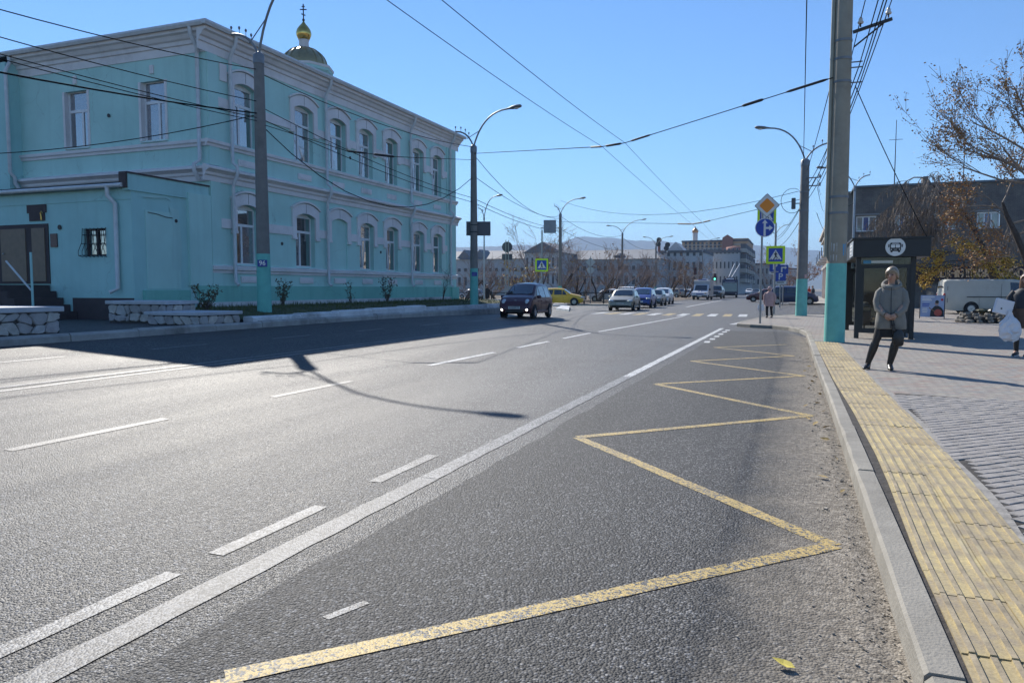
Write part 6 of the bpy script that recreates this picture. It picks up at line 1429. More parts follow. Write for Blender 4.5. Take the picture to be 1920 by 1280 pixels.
M_LET = mat('letters_gold', (.85, .5, .26), .4, .1, 5.)
la, lb = PY(1766, 511, GY - .4).x, PY(1856, 511, GY - .4).x
zl = (zf0 + zf1) / 2
def letters(txt, xa, xb, h):
    n = len(txt)
    for k, ch in enumerate(txt):
        if ch == ' ': continue
        x = xa + (xb - xa) * (k + .5) / n
        put_text('letter', ch, h, M_LET, face_m((x, GY - .37, zl), 0), gb, .015)
letters('ЦЕНТРАЛЬНЫЕ', la, lb, .78); lc = PY(1872, 511, GY - .4).x; letters('УРАЙО', lc, lc + (lb - la) / 11 * 5.4, .78)
sx = fx0 + .2
for a, b_ in ((1735, 1757), (1765, 1800), (1808, 1850), (1860, 1905), (1912, 1990)):
    xa, xb = PY(a, 540, GY).x, PY(b_, 540, GY).x
    w = MB().box(xa, xb, GY - .1, GY - .004, .75, zf0 - .25).build('shop_window', M_SIGNB, gb); MB().add([(xa + .08, GY - .105, .83), (xb - .08, GY - .105, .83), (xb - .08, GY - .105, zf0 - .33), (xa + .08, GY - .105, zf0 - .33)], [(0, 1, 2, 3)]).build('pane', M_GLW, w)
an = thing('roof_antenna', 'tall thin guyed antenna mast above the grey brick building', 'antenna', (PY(1677, 340, 68).x, 68, gzt))
MB().tube([(an.location.x, 68, gzt), (an.location.x, 68, PY(1682, 225, 68).z)], [.05, .025], 6).build('mast', M_BLACK, an); MB().tube([(an.location.x - .5, 68, PY(1680, 262, 68).z), (an.location.x + .5, 68, PY(1680, 262, 68).z)], .02, 5).build('cross_rod', M_BLACK, an)
an2 = thing('roof_antenna', 'short forked television antenna behind the bare tree', 'antenna', (PY(1807, 320, 66).x, 66, gzt))
MB().tube([(an2.location.x, 66, gzt), (an2.location.x, 66, PY(1807, 262, 66).z)], .035, 6).build('mast', M_BLACK, an2)
for py in (270, 280, 290): MB().tube([(an2.location.x - .35, 66, PY(1807, py, 66).z), (an2.location.x + .35, 66, PY(1807, py, 66).z)], .02, 4).build('cross_rod', M_BLACK, an2)

# ================================================================== old pale building along the right side of the street
OX = 3.4; M_OLD = mat('old_plaster', (.36, .32, .28), .9, .15, .5, .3, 20, stain=(.24, .21, .19), stain_amt=.6); M_OLDP = mat('old_pink', (.5, .36, .33), .9, .12, 1., stain=(.3, .25, .23), stain_amt=.5); M_OLDT = mat('old_trim', (.45, .42, .38), .9, .15, 1.)
ob = thing('old_town_house', 'old ornate pale house with balconies behind the concrete poles', 'building', (9, 95, .1))
oy0, oy1 = 66.0, 128.0; oz = 9.2
MB().box(OX, OX + 6, oy0, oy1, 0, oz).build('wall', M_OLD, ob)
for z0, o in ((oz - .9, .5), (oz - .4, .8), (4.3, .35)): MB().box(OX - o, OX + .02, oy0 - .05, oy1, z0, z0 + .38).build('cornice', M_OLDT, ob)
MB().prism([(OX - .8, oz), (OX + 4, oz), (OX + 2, oz + .12)], 'y', oy0, oy1).build('roof', M_ROOF, ob)
y = oy0 + 1.2; k = 0
while y < oy1 - 2:
    MB().box(OX - .28, OX - .001, y - .45, y + .05, .1, oz - .95).build('pilaster', M_OLDP if k % 2 else M_OLDT, ob)
    for z0, h in ((1.2, 2.2), (5.2, 2.2)):
        w = MB().box(OX - .06, OX + .0, y + .75, y + 1.95, z0, z0 + h).build('window', M_PVC, ob); MB().add([(OX - .066, y + .85, z0 + .1), (OX - .066, y + 1.85, z0 + .1), (OX - .066, y + 1.85, z0 + h - .1), (OX - .066, y + .85, z0 + h - .1)], [(0, 1, 2, 3)]).build('pane', M_PANE, w)
        MB().box(OX - .2, OX - .001, y + .6, y + 2.1, z0 + h + .12, z0 + h + .35).build('hood', M_OLDT, w)
    if k % 3 == 1:
        for z0 in (5.1,):
            bl = MB().box(OX - 1.3, OX - .07, y + .3, y + 2.5, z0 - .2, z0).build('balcony', M_OLDT, ob)
            MB().box(OX - 1.3, OX - 1.24, y + .3, y + 2.5, z0 + .85, z0 + .92).build('rail', M_BLACK, bl)
            for q in range(9): MB().box(OX - 1.29, OX - 1.25, y + .32 + q * .26, y + .36 + q * .26, z0, z0 + .86).build('baluster', M_BLACK, bl)
    y += 3.1; k += 1

# ================================================================== trees on the plaza
M_BARKL = mat('bark_pale', (.2, .165, .135), .95, .3, 8., .6, 30); M_LY = mat('leaf_yellow', (.48, .31, .04), .7, .45, 1.5); M_LB = mat('leaf_brown', (.3, .17, .05), .75, .5, 2.); M_LO = mat('leaf_orange', (.3, .12, .03), .75, .4, 2.)
def grow(b, tips, p, d, L, r, lev, rng, droop, spread, kids=3, minr=.006):
    pts = [Vector(p)]; d = Vector(d).normalized(); n = 4
    for i in range(n):
        d = (d + Vector((rng.uniform(-1, 1), rng.uniform(-1, 1), rng.uniform(-1, 1))) * .17 + Vector((0, 0, -droop * (1 + .6 * i)))).normalized(); pts.append(pts[-1] + d * L / n)
    rads = [max(minr, r * (1 - .55 * i / n)) for i in range(n + 1)]
    b.tube(pts, rads, 5 if r > .04 else 3, False)
    if lev == 0: tips += pts[1:]; return
    for k in range(kids):
        i = rng.randint(1, n); q = pts[i]; v = Vector((rng.uniform(-1, 1), rng.uniform(-1, 1), rng.uniform(-.5, 1))).normalized()
        grow(b, tips, q, (d + v * spread), L * rng.uniform(.5, .75), rads[i] * .62, lev - 1, rng, droop, spread, kids, minr)
    if lev >= 1: tips += pts[2:]
def leaves(b, tips, n, size, rng, jit):
    for k in range(n):
        c = tips[rng.randrange(len(tips))] + Vector((rng.gauss(0, jit), rng.gauss(0, jit), rng.gauss(0, jit) - jit * .3)); s_ = size * rng.uniform(.6, 1.3)
        u = Vector((rng.uniform(-1, 1), rng.uniform(-1, 1), rng.uniform(-1, .4))).normalized(); v = u.orthogonal().normalized(); w = u.cross(v); a = rng.random() * 6.3; v = v * math.cos(a) + w * math.sin(a)
        b.add([c, c + u * s_ * .5 + v * s_ * .32, c + u * s_, c + u * s_ * .5 - v * s_ * .32], [(0, 1, 2, 3)])
def px_tree(label, Y, trunk, limbs, lev, droop, spread, leaf, seed, kids=4, bark=M_BARK, group='plaza trees', Lr=2.2, minr=.012, tw=None):
    rng = random.Random(seed); pts = [PY(x, y, Y) for x, y, r in trunk]; pts[0].z = min(pts[0].z, .05)
    t = thing('plaza_tree', label, 'tree', (pts[0].x, Y, PAVZ), 0, group)
    MB().tube(pts, [r for *_, r in trunk], 9).build('trunk', bark, t, 80)
    b = MB(); tips = []
    for (x, y, dx, dz, L, r) in limbs:
        p = PY(x, y, Y); grow(b, tips, p, Vector((dx, rng.uniform(-.5, .5), dz)), L, r, lev, rng, droop, spread, kids, minr)
    b.build('branches', tw or bark, t, recalc=False)
    for (m, n, size, jit, nm) in leaf:
        lb_ = MB(); leaves(lb_, tips, n, size, rng, jit); lb_.build(nm, m, t, recalc=False)
    return t
px_tree('leaning bare tree with fine drooping twigs beside the shop', 51, [(1884, 585, .22), (1866, 535, .2), (1848, 475, .17), (1818, 413, .15), (1794, 391, .12), (1766, 366, .07), (1742, 340, .04)],
        [(1794, 391, -.9, .25, 2.6, .08), (1780, 378, -.8, .5, 2.6, .07), (1766, 366, -.9, .1, 2.4, .06), (1750, 350, -1, .2, 2.4, .05), (1742, 340, -.7, .5, 2.0, .05), (1800, 395, -.6, .6, 2.4, .07), (1818, 413, -.3, .9, 2.6, .07), (1806, 398, -.1, 1, 2.6, .06), (1775, 372, -.6, -.2, 2.2, .05), (1758, 358, -.4, .9, 2.2, .05), (1812, 402, .6, .6, 2.4, .05)], 3, .2, .8, [(M_LB, 250, .1, .1, 'leaves')], 5, 6, M_BARK, Lr=2, tw=M_BARKL)
px_tree('yellow leaved tree whose crown hangs over the shop letters', 49, [(1812, 585, .07), (1811, 540, .06), (1808, 500, .05), (1806, 470, .03)],
        [(1808, 500, -.9, .4, 1.5, .03), (1808, 495, .9, .3, 1.5, .03), (1806, 480, -.8, .5, 1.5, .03), (1806, 478, .8, .4, 1.6, .03), (1806, 470, -.2, .5, 1.1, .02), (1807, 488, -.9, .1, 1.6, .03), (1807, 486, .9, .0, 1.6, .03)], 2, .1, .6, [(M_LY, 3200, .13, .1, 'leaves')], 6, 4)
px_tree('brown leaved tree rising above the roof at the right edge', 44, [(1952, 590, .2), (1930, 500, .17), (1905, 440, .14), (1888, 405, .11), (1880, 380, .06)],
        [(1888, 405, -.5, .7, 1.7, .06), (1880, 380, .3, .8, 1.7, .05), (1895, 420, .9, .5, 1.8, .06), (1905, 440, .8, .3, 1.8, .05), (1884, 392, -.9, .3, 1.6, .05), (1915, 465, -.7, .3, 1.8, .04), (1922, 480, -.6, .1, 1.7, .04)], 3, .0, .65, [(M_LB, 2600, .12, .14, 'leaves'), (M_LO, 1500, .12, .18, 'orange_leaves')], 12, 4, M_BARK, tw=M_BARKL)
px_tree('tall sparse tree with brown leaves against the sky at the top right', 33, [(2010, 640, .2), (1995, 500, .17), (1975, 400, .13), (1955, 330, .1), (1940, 280, .05)],
        [(1955, 330, -.9, .25, 2.6, .06), (1940, 280, -.4, 1, 2.4, .05), (1960, 345, -1, .1, 2.8, .05), (1945, 300, -.9, .6, 2.6, .05), (1940, 282, .3, 1, 2.2, .05), (1965, 360, -.9, .4, 2.6, .05), (1950, 320, -.6, .9, 2.4, .05)], 3, -.02, .6, [(M_LB, 5200, .09, .09, 'leaves')], 9, 4, M_BARK, minr=.008, tw=M_BARKL)
# ================================================================== junction furniture, park, town behind
isl = thing('traffic_island', 'low pale concrete island slab in front of the yellow car', 'kerb island', tuple(G(1062, 581)))
a, b_, c, d = G(1043, 581), G(1067, 584), G(1068, 577), G(1052, 576)
MB().prism([(p.x, p.y) for p in (a, b_, c, d)], 'z', -.02, .14).build('slab', M_WHITEWASH, isl)
isl2 = thing('traffic_island', 'low pale concrete slab under the side of the yellow car', 'kerb island', tuple(G(1050, 572)))
a, b_, c, d = G(1036, 574), G(1064, 573.5), G(1062, 569.5), G(1040, 569.5); MB().prism([(p.x, p.y) for p in (a, b_, c, d)], 'z', -.02, .13).build('slab', M_WHITEWASH, isl2)
lw = thing('low_wall', 'low pale concrete wall behind the second lamp post', 'wall', tuple(G(925, 566)))
p, q = depth_px(898, 56), depth_px(948, 58); d = Vector((q[0] - p[0], q[1] - p[1], 0)); L = d.length; ang = math.atan2(d.y, d.x)
Mw = Matrix.Translation((p[0], p[1], 0)) @ Matrix.Rotation(ang, 4, 'Z')
def inM(b, M): b.v = [tuple(M @ Vector(v)) for v in b.v]; return b
inM(MB().box(0, L, 0, .4, 0, .55), Mw).build('wall_body', M_KERB_OLD, lw); inM(MB().box(-.05, L + .05, -.06, .46, .55, .68), Mw).build('coping', M_WHITEWASH, lw)
# park ground and fence
struct(MB().add([(-200, 62, .03), (-14.5, 66, .03), (-14, 150, .03), (-200, 150, .03)], [(0, 1, 2, 3)]).build('park_ground', mat('park_soil', (.13, .1, .07), .95, .35, .6)))
pk_ = struct(MB().prism([(-200, 60.5), (-14.6, 64.6), (-14.5, 66), (-200, 62)], 'z', -.05, .12).build('park_kerb', M_KERB_OLD))
fe = thing('park_fence', 'black low metal railing along the park behind the parked cars', 'fence', (-30, 66, 0))
fp0, fp1 = Vector((-75, 64.2, 0)), Vector((-15, 67.2, 0)); fd = fp1 - fp0; nF = 34
for k in range(nF):
    p = fp0 + fd * (k / (nF - 1)); MB().box(p.x - .05, p.x + .05, p.y - .05, p.y + .05, 0, 1.25).build('post', M_BLACK, fe)
for z in (.35, 1.1): inM(MB().tube([fp0 + Vector((0, 0, z)), fp1 + Vector((0, 0, z))], .035, 5), Matrix()).build('rail', M_BLACK, fe)
bb = MB(); nb_ = 520
for k in range(nb_):
    p = fp0 + fd * (k / nb_); bb.box(p.x - .012, p.x + .012, p.y - .012, p.y + .012, .1, 1.2)
struct(bb.build('bars', M_BLACK, fe), 'stuff')
# park trees: bare, brown twigs, a few keep leaves
M_TW2 = mat('twig_park', (.26, .2, .17), .95, .25, 2.); M_TW3 = mat('twig_rust', (.25, .165, .115), .95, .3, 2.)
def park_tree(label, px, D, h, w, seed, leaf=None, twig=None, lean=0, stems=3, n=3):
    rng = random.Random(seed); x, y = depth_px(px, D); t = thing('park_tree', label, 'tree', (x, y, 0), 0, 'park trees')
    tr = MB(); b = MB(); tips = []
    for s_ in range(stems):
        a = rng.random() * 6.3; p = [Vector((x, y, -.05))]; dx = Vector((math.cos(a) * w * .18 + lean, math.sin(a) * w * .18, h * .22))
        for i in range(3): p.append(p[-1] + dx * (.5 + .25 * i) + Vector((rng.uniform(-.2, .2), rng.uniform(-.2, .2), 0)))
        tr.tube(p, [.13, .11, .08, .06], 6)
        for k in range(4):
            q = p[rng.randint(1, 3)]; v = Vector((rng.uniform(-1, 1) * w / h, rng.uniform(-1, 1) * w / h, rng.uniform(.5, 1.2)))
            grow(b, tips, q, v, h * .38, .05, 3, rng, .0, .8, n, .013)
    tr.build('trunk', M_BARK, t, 80, recalc=False); b.build('crown', twig or M_TW2, t, recalc=False)
    for m, nl in (leaf or []): lb_ = MB(); leaves(lb_, tips, nl, .2, rng, .2); lb_.build('leaves', m, t, recalc=False)
    return t
PT = [(870, 84, 5.0, 5, None, None, 'bare tree just right of the turquoise building end'), (932, 88, 5.2, 5, None, None, 'bare tree behind the round sign back'), (975, 80, 5.0, 4.2, [(M_LY, 500), (M_LO, 250)], None, 'bush with yellow and orange leaves left of the crossing sign'),
      (1006, 92, 9.0, 4.5, [(M_LB, 150)], None, 'tall thin tree rising behind the square sign board'), (1040, 84, 6.5, 5, None, M_TW2, 'dark tree behind the lamp post by the yellow car'), (1078, 88, 5.5, 5, [(M_LY, 120)], None, 'bare tree with curved limb right of the yellow car post'),
      (1120, 86, 5.6, 5, [(M_LB, 120)], M_TW3, 'rusty brown tree behind the diamond sign'), (1148, 94, 5.4, 5, None, None, 'bare tree left of the silver car'), (1186, 98, 6.2, 5.5, None, M_TW2, 'forked bare tree above the silver car'), (1218, 104, 5.6, 5, [(M_LB, 150)], M_TW3, 'rust coloured tree above the blue car'),
      (1252, 112, 6.0, 6, [(M_LB, 300)], M_TW3, 'rust coloured tree above the white estate'), (1284, 118, 6.0, 6, [(M_LB, 150), (M_LO, 150)], M_TW3, 'orange brown tree left of the police van'), (1310, 128, 6.2, 6, [(M_LY, 200)], M_TW3, 'yellowish tree right behind the police van roof'), (900, 95, 5.2, 6, None, None, 'bare tree behind the person in black'), (1098, 100, 5.0, 6, None, M_TW2, 'grey bare tree in the second row behind the diamond sign'), (1160, 112, 5.4, 7, None, M_TW2, 'grey bare tree in the second row behind the twin lamp')]
for i, (px, D, h, w, lf, tw, lab) in enumerate(PT): park_tree(lab, px, D, h, w, 100 + i, lf, tw)
for i, (px, D, h, w, lab) in enumerate([(1488, 120, 7.5, 7, 'orange autumn tree between the parking signs and the lamp post'), (1440, 190, 9, 9, 'hazy grey tree beyond the far road on the right')]):
    park_tree(lab, px, D, h, w, 200 + i, [(M_LO if i == 0 else M_LB, 1600 if i == 0 else 300)], M_TW3 if i == 0 else M_TW2)
# buildings behind the park (frontal, placed by their distance along the street)
M_BG = mat('town_grey', (.44, .44, .44), .9, .08, .15, stain=(.36, .36, .36), stain_amt=.5); M_BG2 = mat('town_grey_pale', (.52, .51, .5), .9, .08, .15); M_SLATE = mat('slate_roof', (.19, .2, .215), .8, .1, .3); M_BGD = mat('town_dark', (.12, .12, .13), .8); M_TBR = mat('town_brick', (.52, .33, .2), .9, .1, .3); M_TBR2 = mat('town_brick_red', (.3, .14, .11), .9, .1, .3); M_FARGL = mat('far_glass', (.05, .055, .065), .35, .4, .2)
M_BAND = mat('band_pale', (.42, .38, .33), .9)
def front_block(label, px0, px1, py_top, Y, depth, wall_m, floors=(), bays=0, roof=None, win_m=None, ww=.55, group='town buildings'):
    a, b_ = PY(px0, py_top, Y), PY(px1, py_top, Y); zt = (a.z + b_.z) / 2
    t = thing('town_building', label, 'building', ((a.x + b_.x) / 2, Y + depth / 2, 0), 0, group)
    MB().box(a.x, b_.x, Y, Y + depth, -.1, zt).build('wall', wall_m, t)
    if roof:
        kind, h = roof
        if kind == 'hip': MB().add([(a.x - .4, Y - .5, zt), (b_.x + .4, Y - .5, zt), (b_.x + .4, Y + depth, zt), (a.x - .4, Y + depth, zt), (a.x + h, Y + depth / 2, zt + h), (b_.x - h, Y + depth / 2, zt + h)], [(0, 1, 5, 4), (1, 2, 5), (2, 3, 4, 5), (3, 0, 4), (3, 2, 1, 0)]).build('roof', M_SLATE, t)
        elif kind == 'gable': MB().prism([(a.x - .5, zt), (b_.x + .5, zt), ((a.x + b_.x) / 2, zt + h)], 'y', Y - .4, Y + depth).build('roof', M_SLATE, t)
        else: MB().box(a.x - .2, b_.x + .2, Y - .3, Y + depth, zt, zt + h).build('roof', M_BGD, t)
    L = b_.x - a.x
    for (z0, h) in floors:
        for k in range(bays):
            c = a.x + L * (k + .5) / bays; w = L / bays * ww
            f = MB().box(c - w / 2, c + w / 2, Y - .05, Y - .001, z0, z0 + h).build('window', wall_m, t); MB().add([(c - w / 2 + .1, Y - .06, z0 + .1), (c + w / 2 - .1, Y - .06, z0 + .1), (c + w / 2 - .1, Y - .06, z0 + h - .1), (c - w / 2 + .1, Y - .06, z0 + h - .1)], [(0, 1, 2, 3)]).build('pane', win_m or M_FARGL, f)
    return t, a, b_, zt
t, a, b_, zt = front_block('long grey school-like building behind the park, left part', 800, 985, 486, 170, 16, M_BG, ((2.2, 2.2), (5.6, 1.0)), 16, ('hip', 2.4))
for px in (872, 901):
    q = PY(px, 480, 171); MB().prism([(q.x - 2.2, zt), (q.x + 2.2, zt), (q.x, zt + 2.4)], 'y', 170.4, 176).build('dormer', M_SLATE, t)
t, a, b_, zt = front_block('grey building with broad pediment behind the square sign board', 984, 1052, 474, 168, 18, M_BG2, ((2.5, 2.6), (6.5, 2.4)), 7, ('gable', 2.6))
t, a, b_, zt = front_block('long low grey building with dish aerial behind the twin lamp post', 1052, 1236, 486, 176, 16, M_BG, ((2.4, 2.2), (5.8, 1.2)), 14, ('hip', 2.6))
q = PY(1158, 480, 176); MB().lathe([(1.4, zt + .2), (1.4, zt + 1.0), (.6, zt + 1.5)], 10, (q.x, 178, 0)).build('roof_dormer', M_BGD, t)
t, a, b_, zt = front_block('grey building right of the dark lamp post', 1236, 1320, 474, 190, 20, M_BG2, ((2.4, 2.2), (6, 2.2), (9.5, 1.6)), 7, ('flat', .6))
q = PY(1262, 455, 190); MB().prism([(q.x - 3, zt), (q.x + 3, zt), (q.x, zt + 3.0)], 'y', 194, 202).build('gable', M_BG2, t)
be = thing('round_beacons', 'dark round dish aerials on red and white masts above the grey roof', 'dishes', (PY(1235, 470, 186).x, 186, zt))
for px, py in ((1236, 450), (1234.5, 457.5), (1252, 459), (1249.5, 465.5)):
    q = PY(px, py, 186); MB().lathe([(.02, 0), (.62, .02), (.62, .3), (.02, .32)], 18, q, Matrix.Rotation(R(90), 3, 'X')).build('dish', M_BLACK, be)
q0, q1 = PY(1236, 455, 186.4), PY(1236, 474, 186.4); MB().tube([q0, (q0.x, q0.y, zt)], .35, 8).build('mast', M_TBR2, be); q0 = PY(1251, 462, 186.4); MB().tube([q0, (q0.x, q0.y, zt)], .15, 8).build('mast', M_SIGNW, be)
# corner block with balconies down the street
t, a, b_, zt = front_block('grey corner block with dark balconies at the end of the street', 1318, 1386, 474, 215, 60, M_BG, ((3, 2.0), (7, 2.0), (11, 1.6)), 9, ('flat', .7))
rx = b_.x
for z in (3.2, 6.0, 8.8, 11.6):
    for k in range(5):
        y = 219 + k * 10; bl = MB().box(rx + .001, rx + 1.6, y, y + 6.5, z, z + 1.1).build('balcony', M_BAND, t); MB().box(rx + .05, rx + 1.5, y + .1, y + 6.4, z + 1.1, z + 2.4).build('balcony_glazing', M_BGD, bl)
q = PY(1374, 470, 225); MB().lathe([(3.2, zt), (3.0, zt + 1.1), (2.0, zt + 2.2), (.05, zt + 2.5)], 12, (q.x, 228, 0)).build('cupola', M_TBR2, t, 40)
# brick tower block behind
t, a, b_, zt = front_block('brown brick apartment block rising behind the grey corner block', 1279, 1403, 453, 290, 30, M_TBR, (), 0, ('flat', .6))
for py in (459, 465, 471): q = PY(1340, py, 290).z; MB().box(a.x - .05, b_.x + .05, 289.9, 289.999, q - .2, q + .2).build('band', M_BAND, t)
for row, py in enumerate((456, 462, 468)):
    for k in range(9):
        q = PY(1286 + k * 7.8, py, 290); MB().box(q.x - .4, q.x + .4, 289.88, 289.95, q.z - .5, q.z + .4).build('window', M_FARGL, t)
q0, q1 = PY(1355, 446, 288), PY(1374, 446, 288); MB().prism([(q0.x, 0), (q1.x, 0), (q1.x, q1.z), ((q0.x + q1.x) / 2, q1.z + 1.2), (q0.x, q0.z)], 'y', 287, 289.8).build('stair_tower', M_TBR2, t)
q0, q1 = PY(1374, 447, 290), PY(1403, 447, 290); MB().box(q0.x, q1.x, 290.2, 310, zt, q0.z).build('upper_storey', M_TBR, t)
ch = thing('bell_tower', 'slim pale bell tower with golden cap above the brick block', 'tower', (PY(1303.5, 450, 330).x, 330, 0)); q = PY(1303.5, 440, 330); kk = 330 / FPX * 1.0
MB().lathe([(4.6 * kk, 0), (4.6 * kk, PY(1303.5, 437, 330).z), (5.4 * kk, PY(1303.5, 436, 330).z)], 8, (q.x, 330, 0)).build('shaft', M_BG2, ch)
MB().lathe([(5 * kk, PY(1303, 436.5, 330).z), (6 * kk, PY(1303, 433.5, 330).z), (3.6 * kk, PY(1303, 430, 330).z), (.8 * kk, PY(1303, 427, 330).z), (.3 * kk, PY(1303, 424, 330).z)], 12, (q.x, 330, 0)).build('cap', mat('copper_gold', (.5, .24, .1), .35, metal=.7), ch, 60)
t, a, b_, zt = front_block('low grey block at the far right end of the street', 1403, 1450, 496, 300, 30, M_BG, ((3, 2.2), (7, 2.2)), 6, ('flat', .5))
t, a, b_, zt = front_block('hazy far block behind the parking signs', 1446, 1500, 505, 340, 30, M_BG2, ((3, 2),), 7, ('flat', .5))
# traffic lights at the far junction
M_GREEN = mat('lamp_green', (.05, .5, .3), .3, emit=(.1, 1, .6, 3.)); M_LRED = mat('lamp_red_off', (.12, .02, .02), .4)
for px, py, D, lab in ((1340, 519, 118, 'traffic light showing green beside the trolleybus poles'), (1303, 508, 112, 'dark traffic light hung beside the pale curved lamp post')):
    x, y = depth_px(px, D); t = thing('traffic_light', lab, 'traffic light', (x, y, 0)); z = at_base((x, y), py)
    MB().tube([(x + .3, y + .1, 0), (x + .3, y + .1, z + .9)], .06, 6).build('post', M_POST, t); hs = MB().cbox((x, y, z), (.4, .3, 1.05), None, .04).build('housing', M_BLACK, t)
    for k in range(3): MB().lathe([(.13, 0), (.02, .03)], 12, (x, y - .155, z + .33 - k * .33), Matrix.Rotation(R(90), 3, 'X')).build('lens', M_GREEN if (k == 2 and px == 1340) else M_LRED, hs)
# hills
HD_ = 4200.
ridge = [(-1400, 500), (-700, 470), (0, 474), (600, 470), (800, 463), (870, 464), (925, 463), (975, 459), (1010, 462), (1040, 461), (1062, 452), (1084, 444), (1110, 446), (1150, 447), (1185, 452), (1235, 452), (1290, 460), (1350, 456), (1420, 461), (1460, 463), (1520, 470), (1600, 474), (1900, 468), (2600, 480), (3600, 500)]
rh = random.Random(13); vs = []; m = 7; cols = []
xs_ = [ridge[0][0] + (ridge[-1][0] - ridge[0][0]) * i / 500 for i in range(501)]
for px in xs_:
    py = interp(ridge, px) + rh.uniform(-.7, .7)
    th = YAW - math.atan((px - 960) / FPX); cth = math.cos(math.atan((px - 960) / FPX))
    zt = CAM_H + HD_ * (541 - py) / FPX
    for j in range(m):
        v = j / (m - 1); d = (HD_ * (.62 + .38 * v)) / max(.25, cth) if cth > .25 else HD_ * (.62 + .38 * v) * 3
        z = -2 + (zt + 2) * (v ** 1.25) + (rh.uniform(-8, 8) if 0 < j < m - 1 else 0)
        vs.append((-math.sin(th) * d, math.cos(th) * d, z))
n = len(xs_)
hl = MB().add(vs, [(i * m + j, (i + 1) * m + j, (i + 1) * m + j + 1, i * m + j + 1) for i in range(n - 1) for j in range(m - 1)])
struct(hl.build('hills', mat('hill_forest', (.07, .075, .05), .95, .35, .01), None, 180, recalc=False))
# haze
hz = MB().box(-13500, 13500, -500, 13500, -3.2, 312).build('haze', bpy.data.materials.new('haze')); hz['kind'] = 'stuff'; hz['label'] = 'thin pale daylight haze over the whole town'; hz['category'] = 'haze'
hm = hz.data.materials[0]; hm.use_nodes = True; t = hm.node_tree; t.nodes.clear(); o = t.nodes.new('ShaderNodeOutputMaterial'); v = t.nodes.new('ShaderNodeVolumePrincipled')
v.inputs['Color'].default_value = (.47, .68, 1, 1); v.inputs['Density'].default_value = .00021; t.links.new(v.outputs[0], o.inputs['Volume'])

# ================================================================== overhead wires
M_WIRE = mat('wire_black', (.01, .011, .014), .95, spec=.05); M_CABLE = mat('cable_black', (.012, .012, .014), .6)
def wire(label, pts, r=.012, sag=.0, name='overhead_wire', ins=(), m=None, cat='wire'):
    pts = [Vector(p) for p in pts]; out = []
    for a, b_ in zip(pts, pts[1:]):
        n = 10
        for i in range(n): t_ = i / n; q = a.lerp(b_, t_); q.z -= sag * 4 * t_ * (1 - t_); out.append(q)
    out.append(pts[-1])
    o = MB().tube(out, r, 5, False).build(name, m or M_WIRE, None, 180, recalc=False); tag(o, label, cat, 'overhead wires')
    for (s_, e_, rr_) in ins:
        a = Vector(s_); b_ = Vector(e_); MB().tube([a, a.lerp(b_, .1), a.lerp(b_, .9), b_], [rr_ * .5, rr_, rr_, rr_ * .5], 7).build('insulator', M_CABLE, o, 60)
    return o
def ext(a, b_, k): a, b_ = Vector(a), Vector(b_); return a + (b_ - a) * k
def onp(b_, py, dx=0, dy=0): return Vector((b_[0] + dx, b_[1] + dy, at_base(b_, py)))
ZT = 5.8
w1n, w1a, w1b = G(725, 0, ZT - .25), G(1129, 275, ZT), G(1297.5, 420, ZT); w2n, w2a, w2b = G(828, 0, ZT - .25), G(1172, 268, ZT), G(1317, 417, ZT)
w1c, w2c = G(1342, 458, ZT), G(1352, 455, ZT)
wire('left of the two thick trolley wires crossing the sky', [ext(w1a, w1n, 1.5), w1n, w1a, w1b, w1c, ext(w1b, w1c, 2)], .0065, .06, 'trolley_wire')
wire('right of the two thick trolley wires crossing the sky', [ext(w2a, w2n, 1.5), w2n, w2a, w2b, w2c, ext(w2b, w2c, 2)], .0065, .06, 'trolley_wire')
r1a = onp(bR1, 146, -.22, -.1); l2a = onp(b2, 288)
sp = [r1a, PY(1480, 178, 20.9), PY(1340, 232, 22), PY(1205, 263, 24), w2a, w1a, l2a]
wire('span wire with dark insulators from the warm concrete pole to the second lamp post', [r1a, w2a, w1a, l2a], .013, 0, 'span_wire', ins=[(r1a.lerp(w2a, .02), r1a.lerp(w2a, .2), .035), (r1a.lerp(w2a, .3), r1a.lerp(w2a, .4), .04), (w2a.lerp(r1a, .14), w2a.lerp(r1a, .03), .03), (w1a.lerp(w2a, .15), w1a.lerp(w2a, .85), .035), (w1a, w1a.lerp(l2a, .06), .03)])
r2a = onp(bR2, 372); l3a = onp(b3, 416)
wire('far span wire with insulators between the trolley wires', [r2a, w2b, w1b, l3a], .015, 0, 'span_wire', ins=[(w2b.lerp(r2a, .1), w2b.lerp(r2a, .01), .05), (w1b, w2b, .045), (w1b, w1b.lerp(l3a, .08), .05)])
wire('slack wire from the lamp post behind the yellow car to the right lamp post', [onp(b3, 376), onp(bR2, 356)], .014, 1.3)
# lamp post to lamp post along the left side, and on towards the camera
def lw_(y0, y1, sag, r, lab, **k): return wire(lab, [onp(b1, y0), onp(b2, y1)], r, sag, **k)
lw_(137, 276, .35, .014, 'uppermost wire along the facade between the two lamp posts')
lw_(200, 372, .25, .013, 'upper of two parallel wires crossing the facade windows')
lw_(222, 380, .2, .013, 'lower of two parallel wires crossing the facade windows')
lw_(233, 331, 2.0, .016, 'slack cable sagging across the facade from the numbered lamp post')
for (py1, pyL, r, sag, lab) in ((131, 4, .014, .3, 'uppermost wire running to the top left corner'), (191, 58, .013, .25, 'second wire running left above the side windows'), (222, 92, .012, .2, 'third thin wire running left across the side facade'), (228, 101, .012, .2, 'fourth thin wire running left across the side facade'), (213, 124, .022, .25, 'thick twisted cable running left across the side windows')):
    a = onp(b1, py1); e = PX(0, pyL, b1[0] + .0); wire(lab, [a, ext(a, e, 1.5)], r, sag * .6)
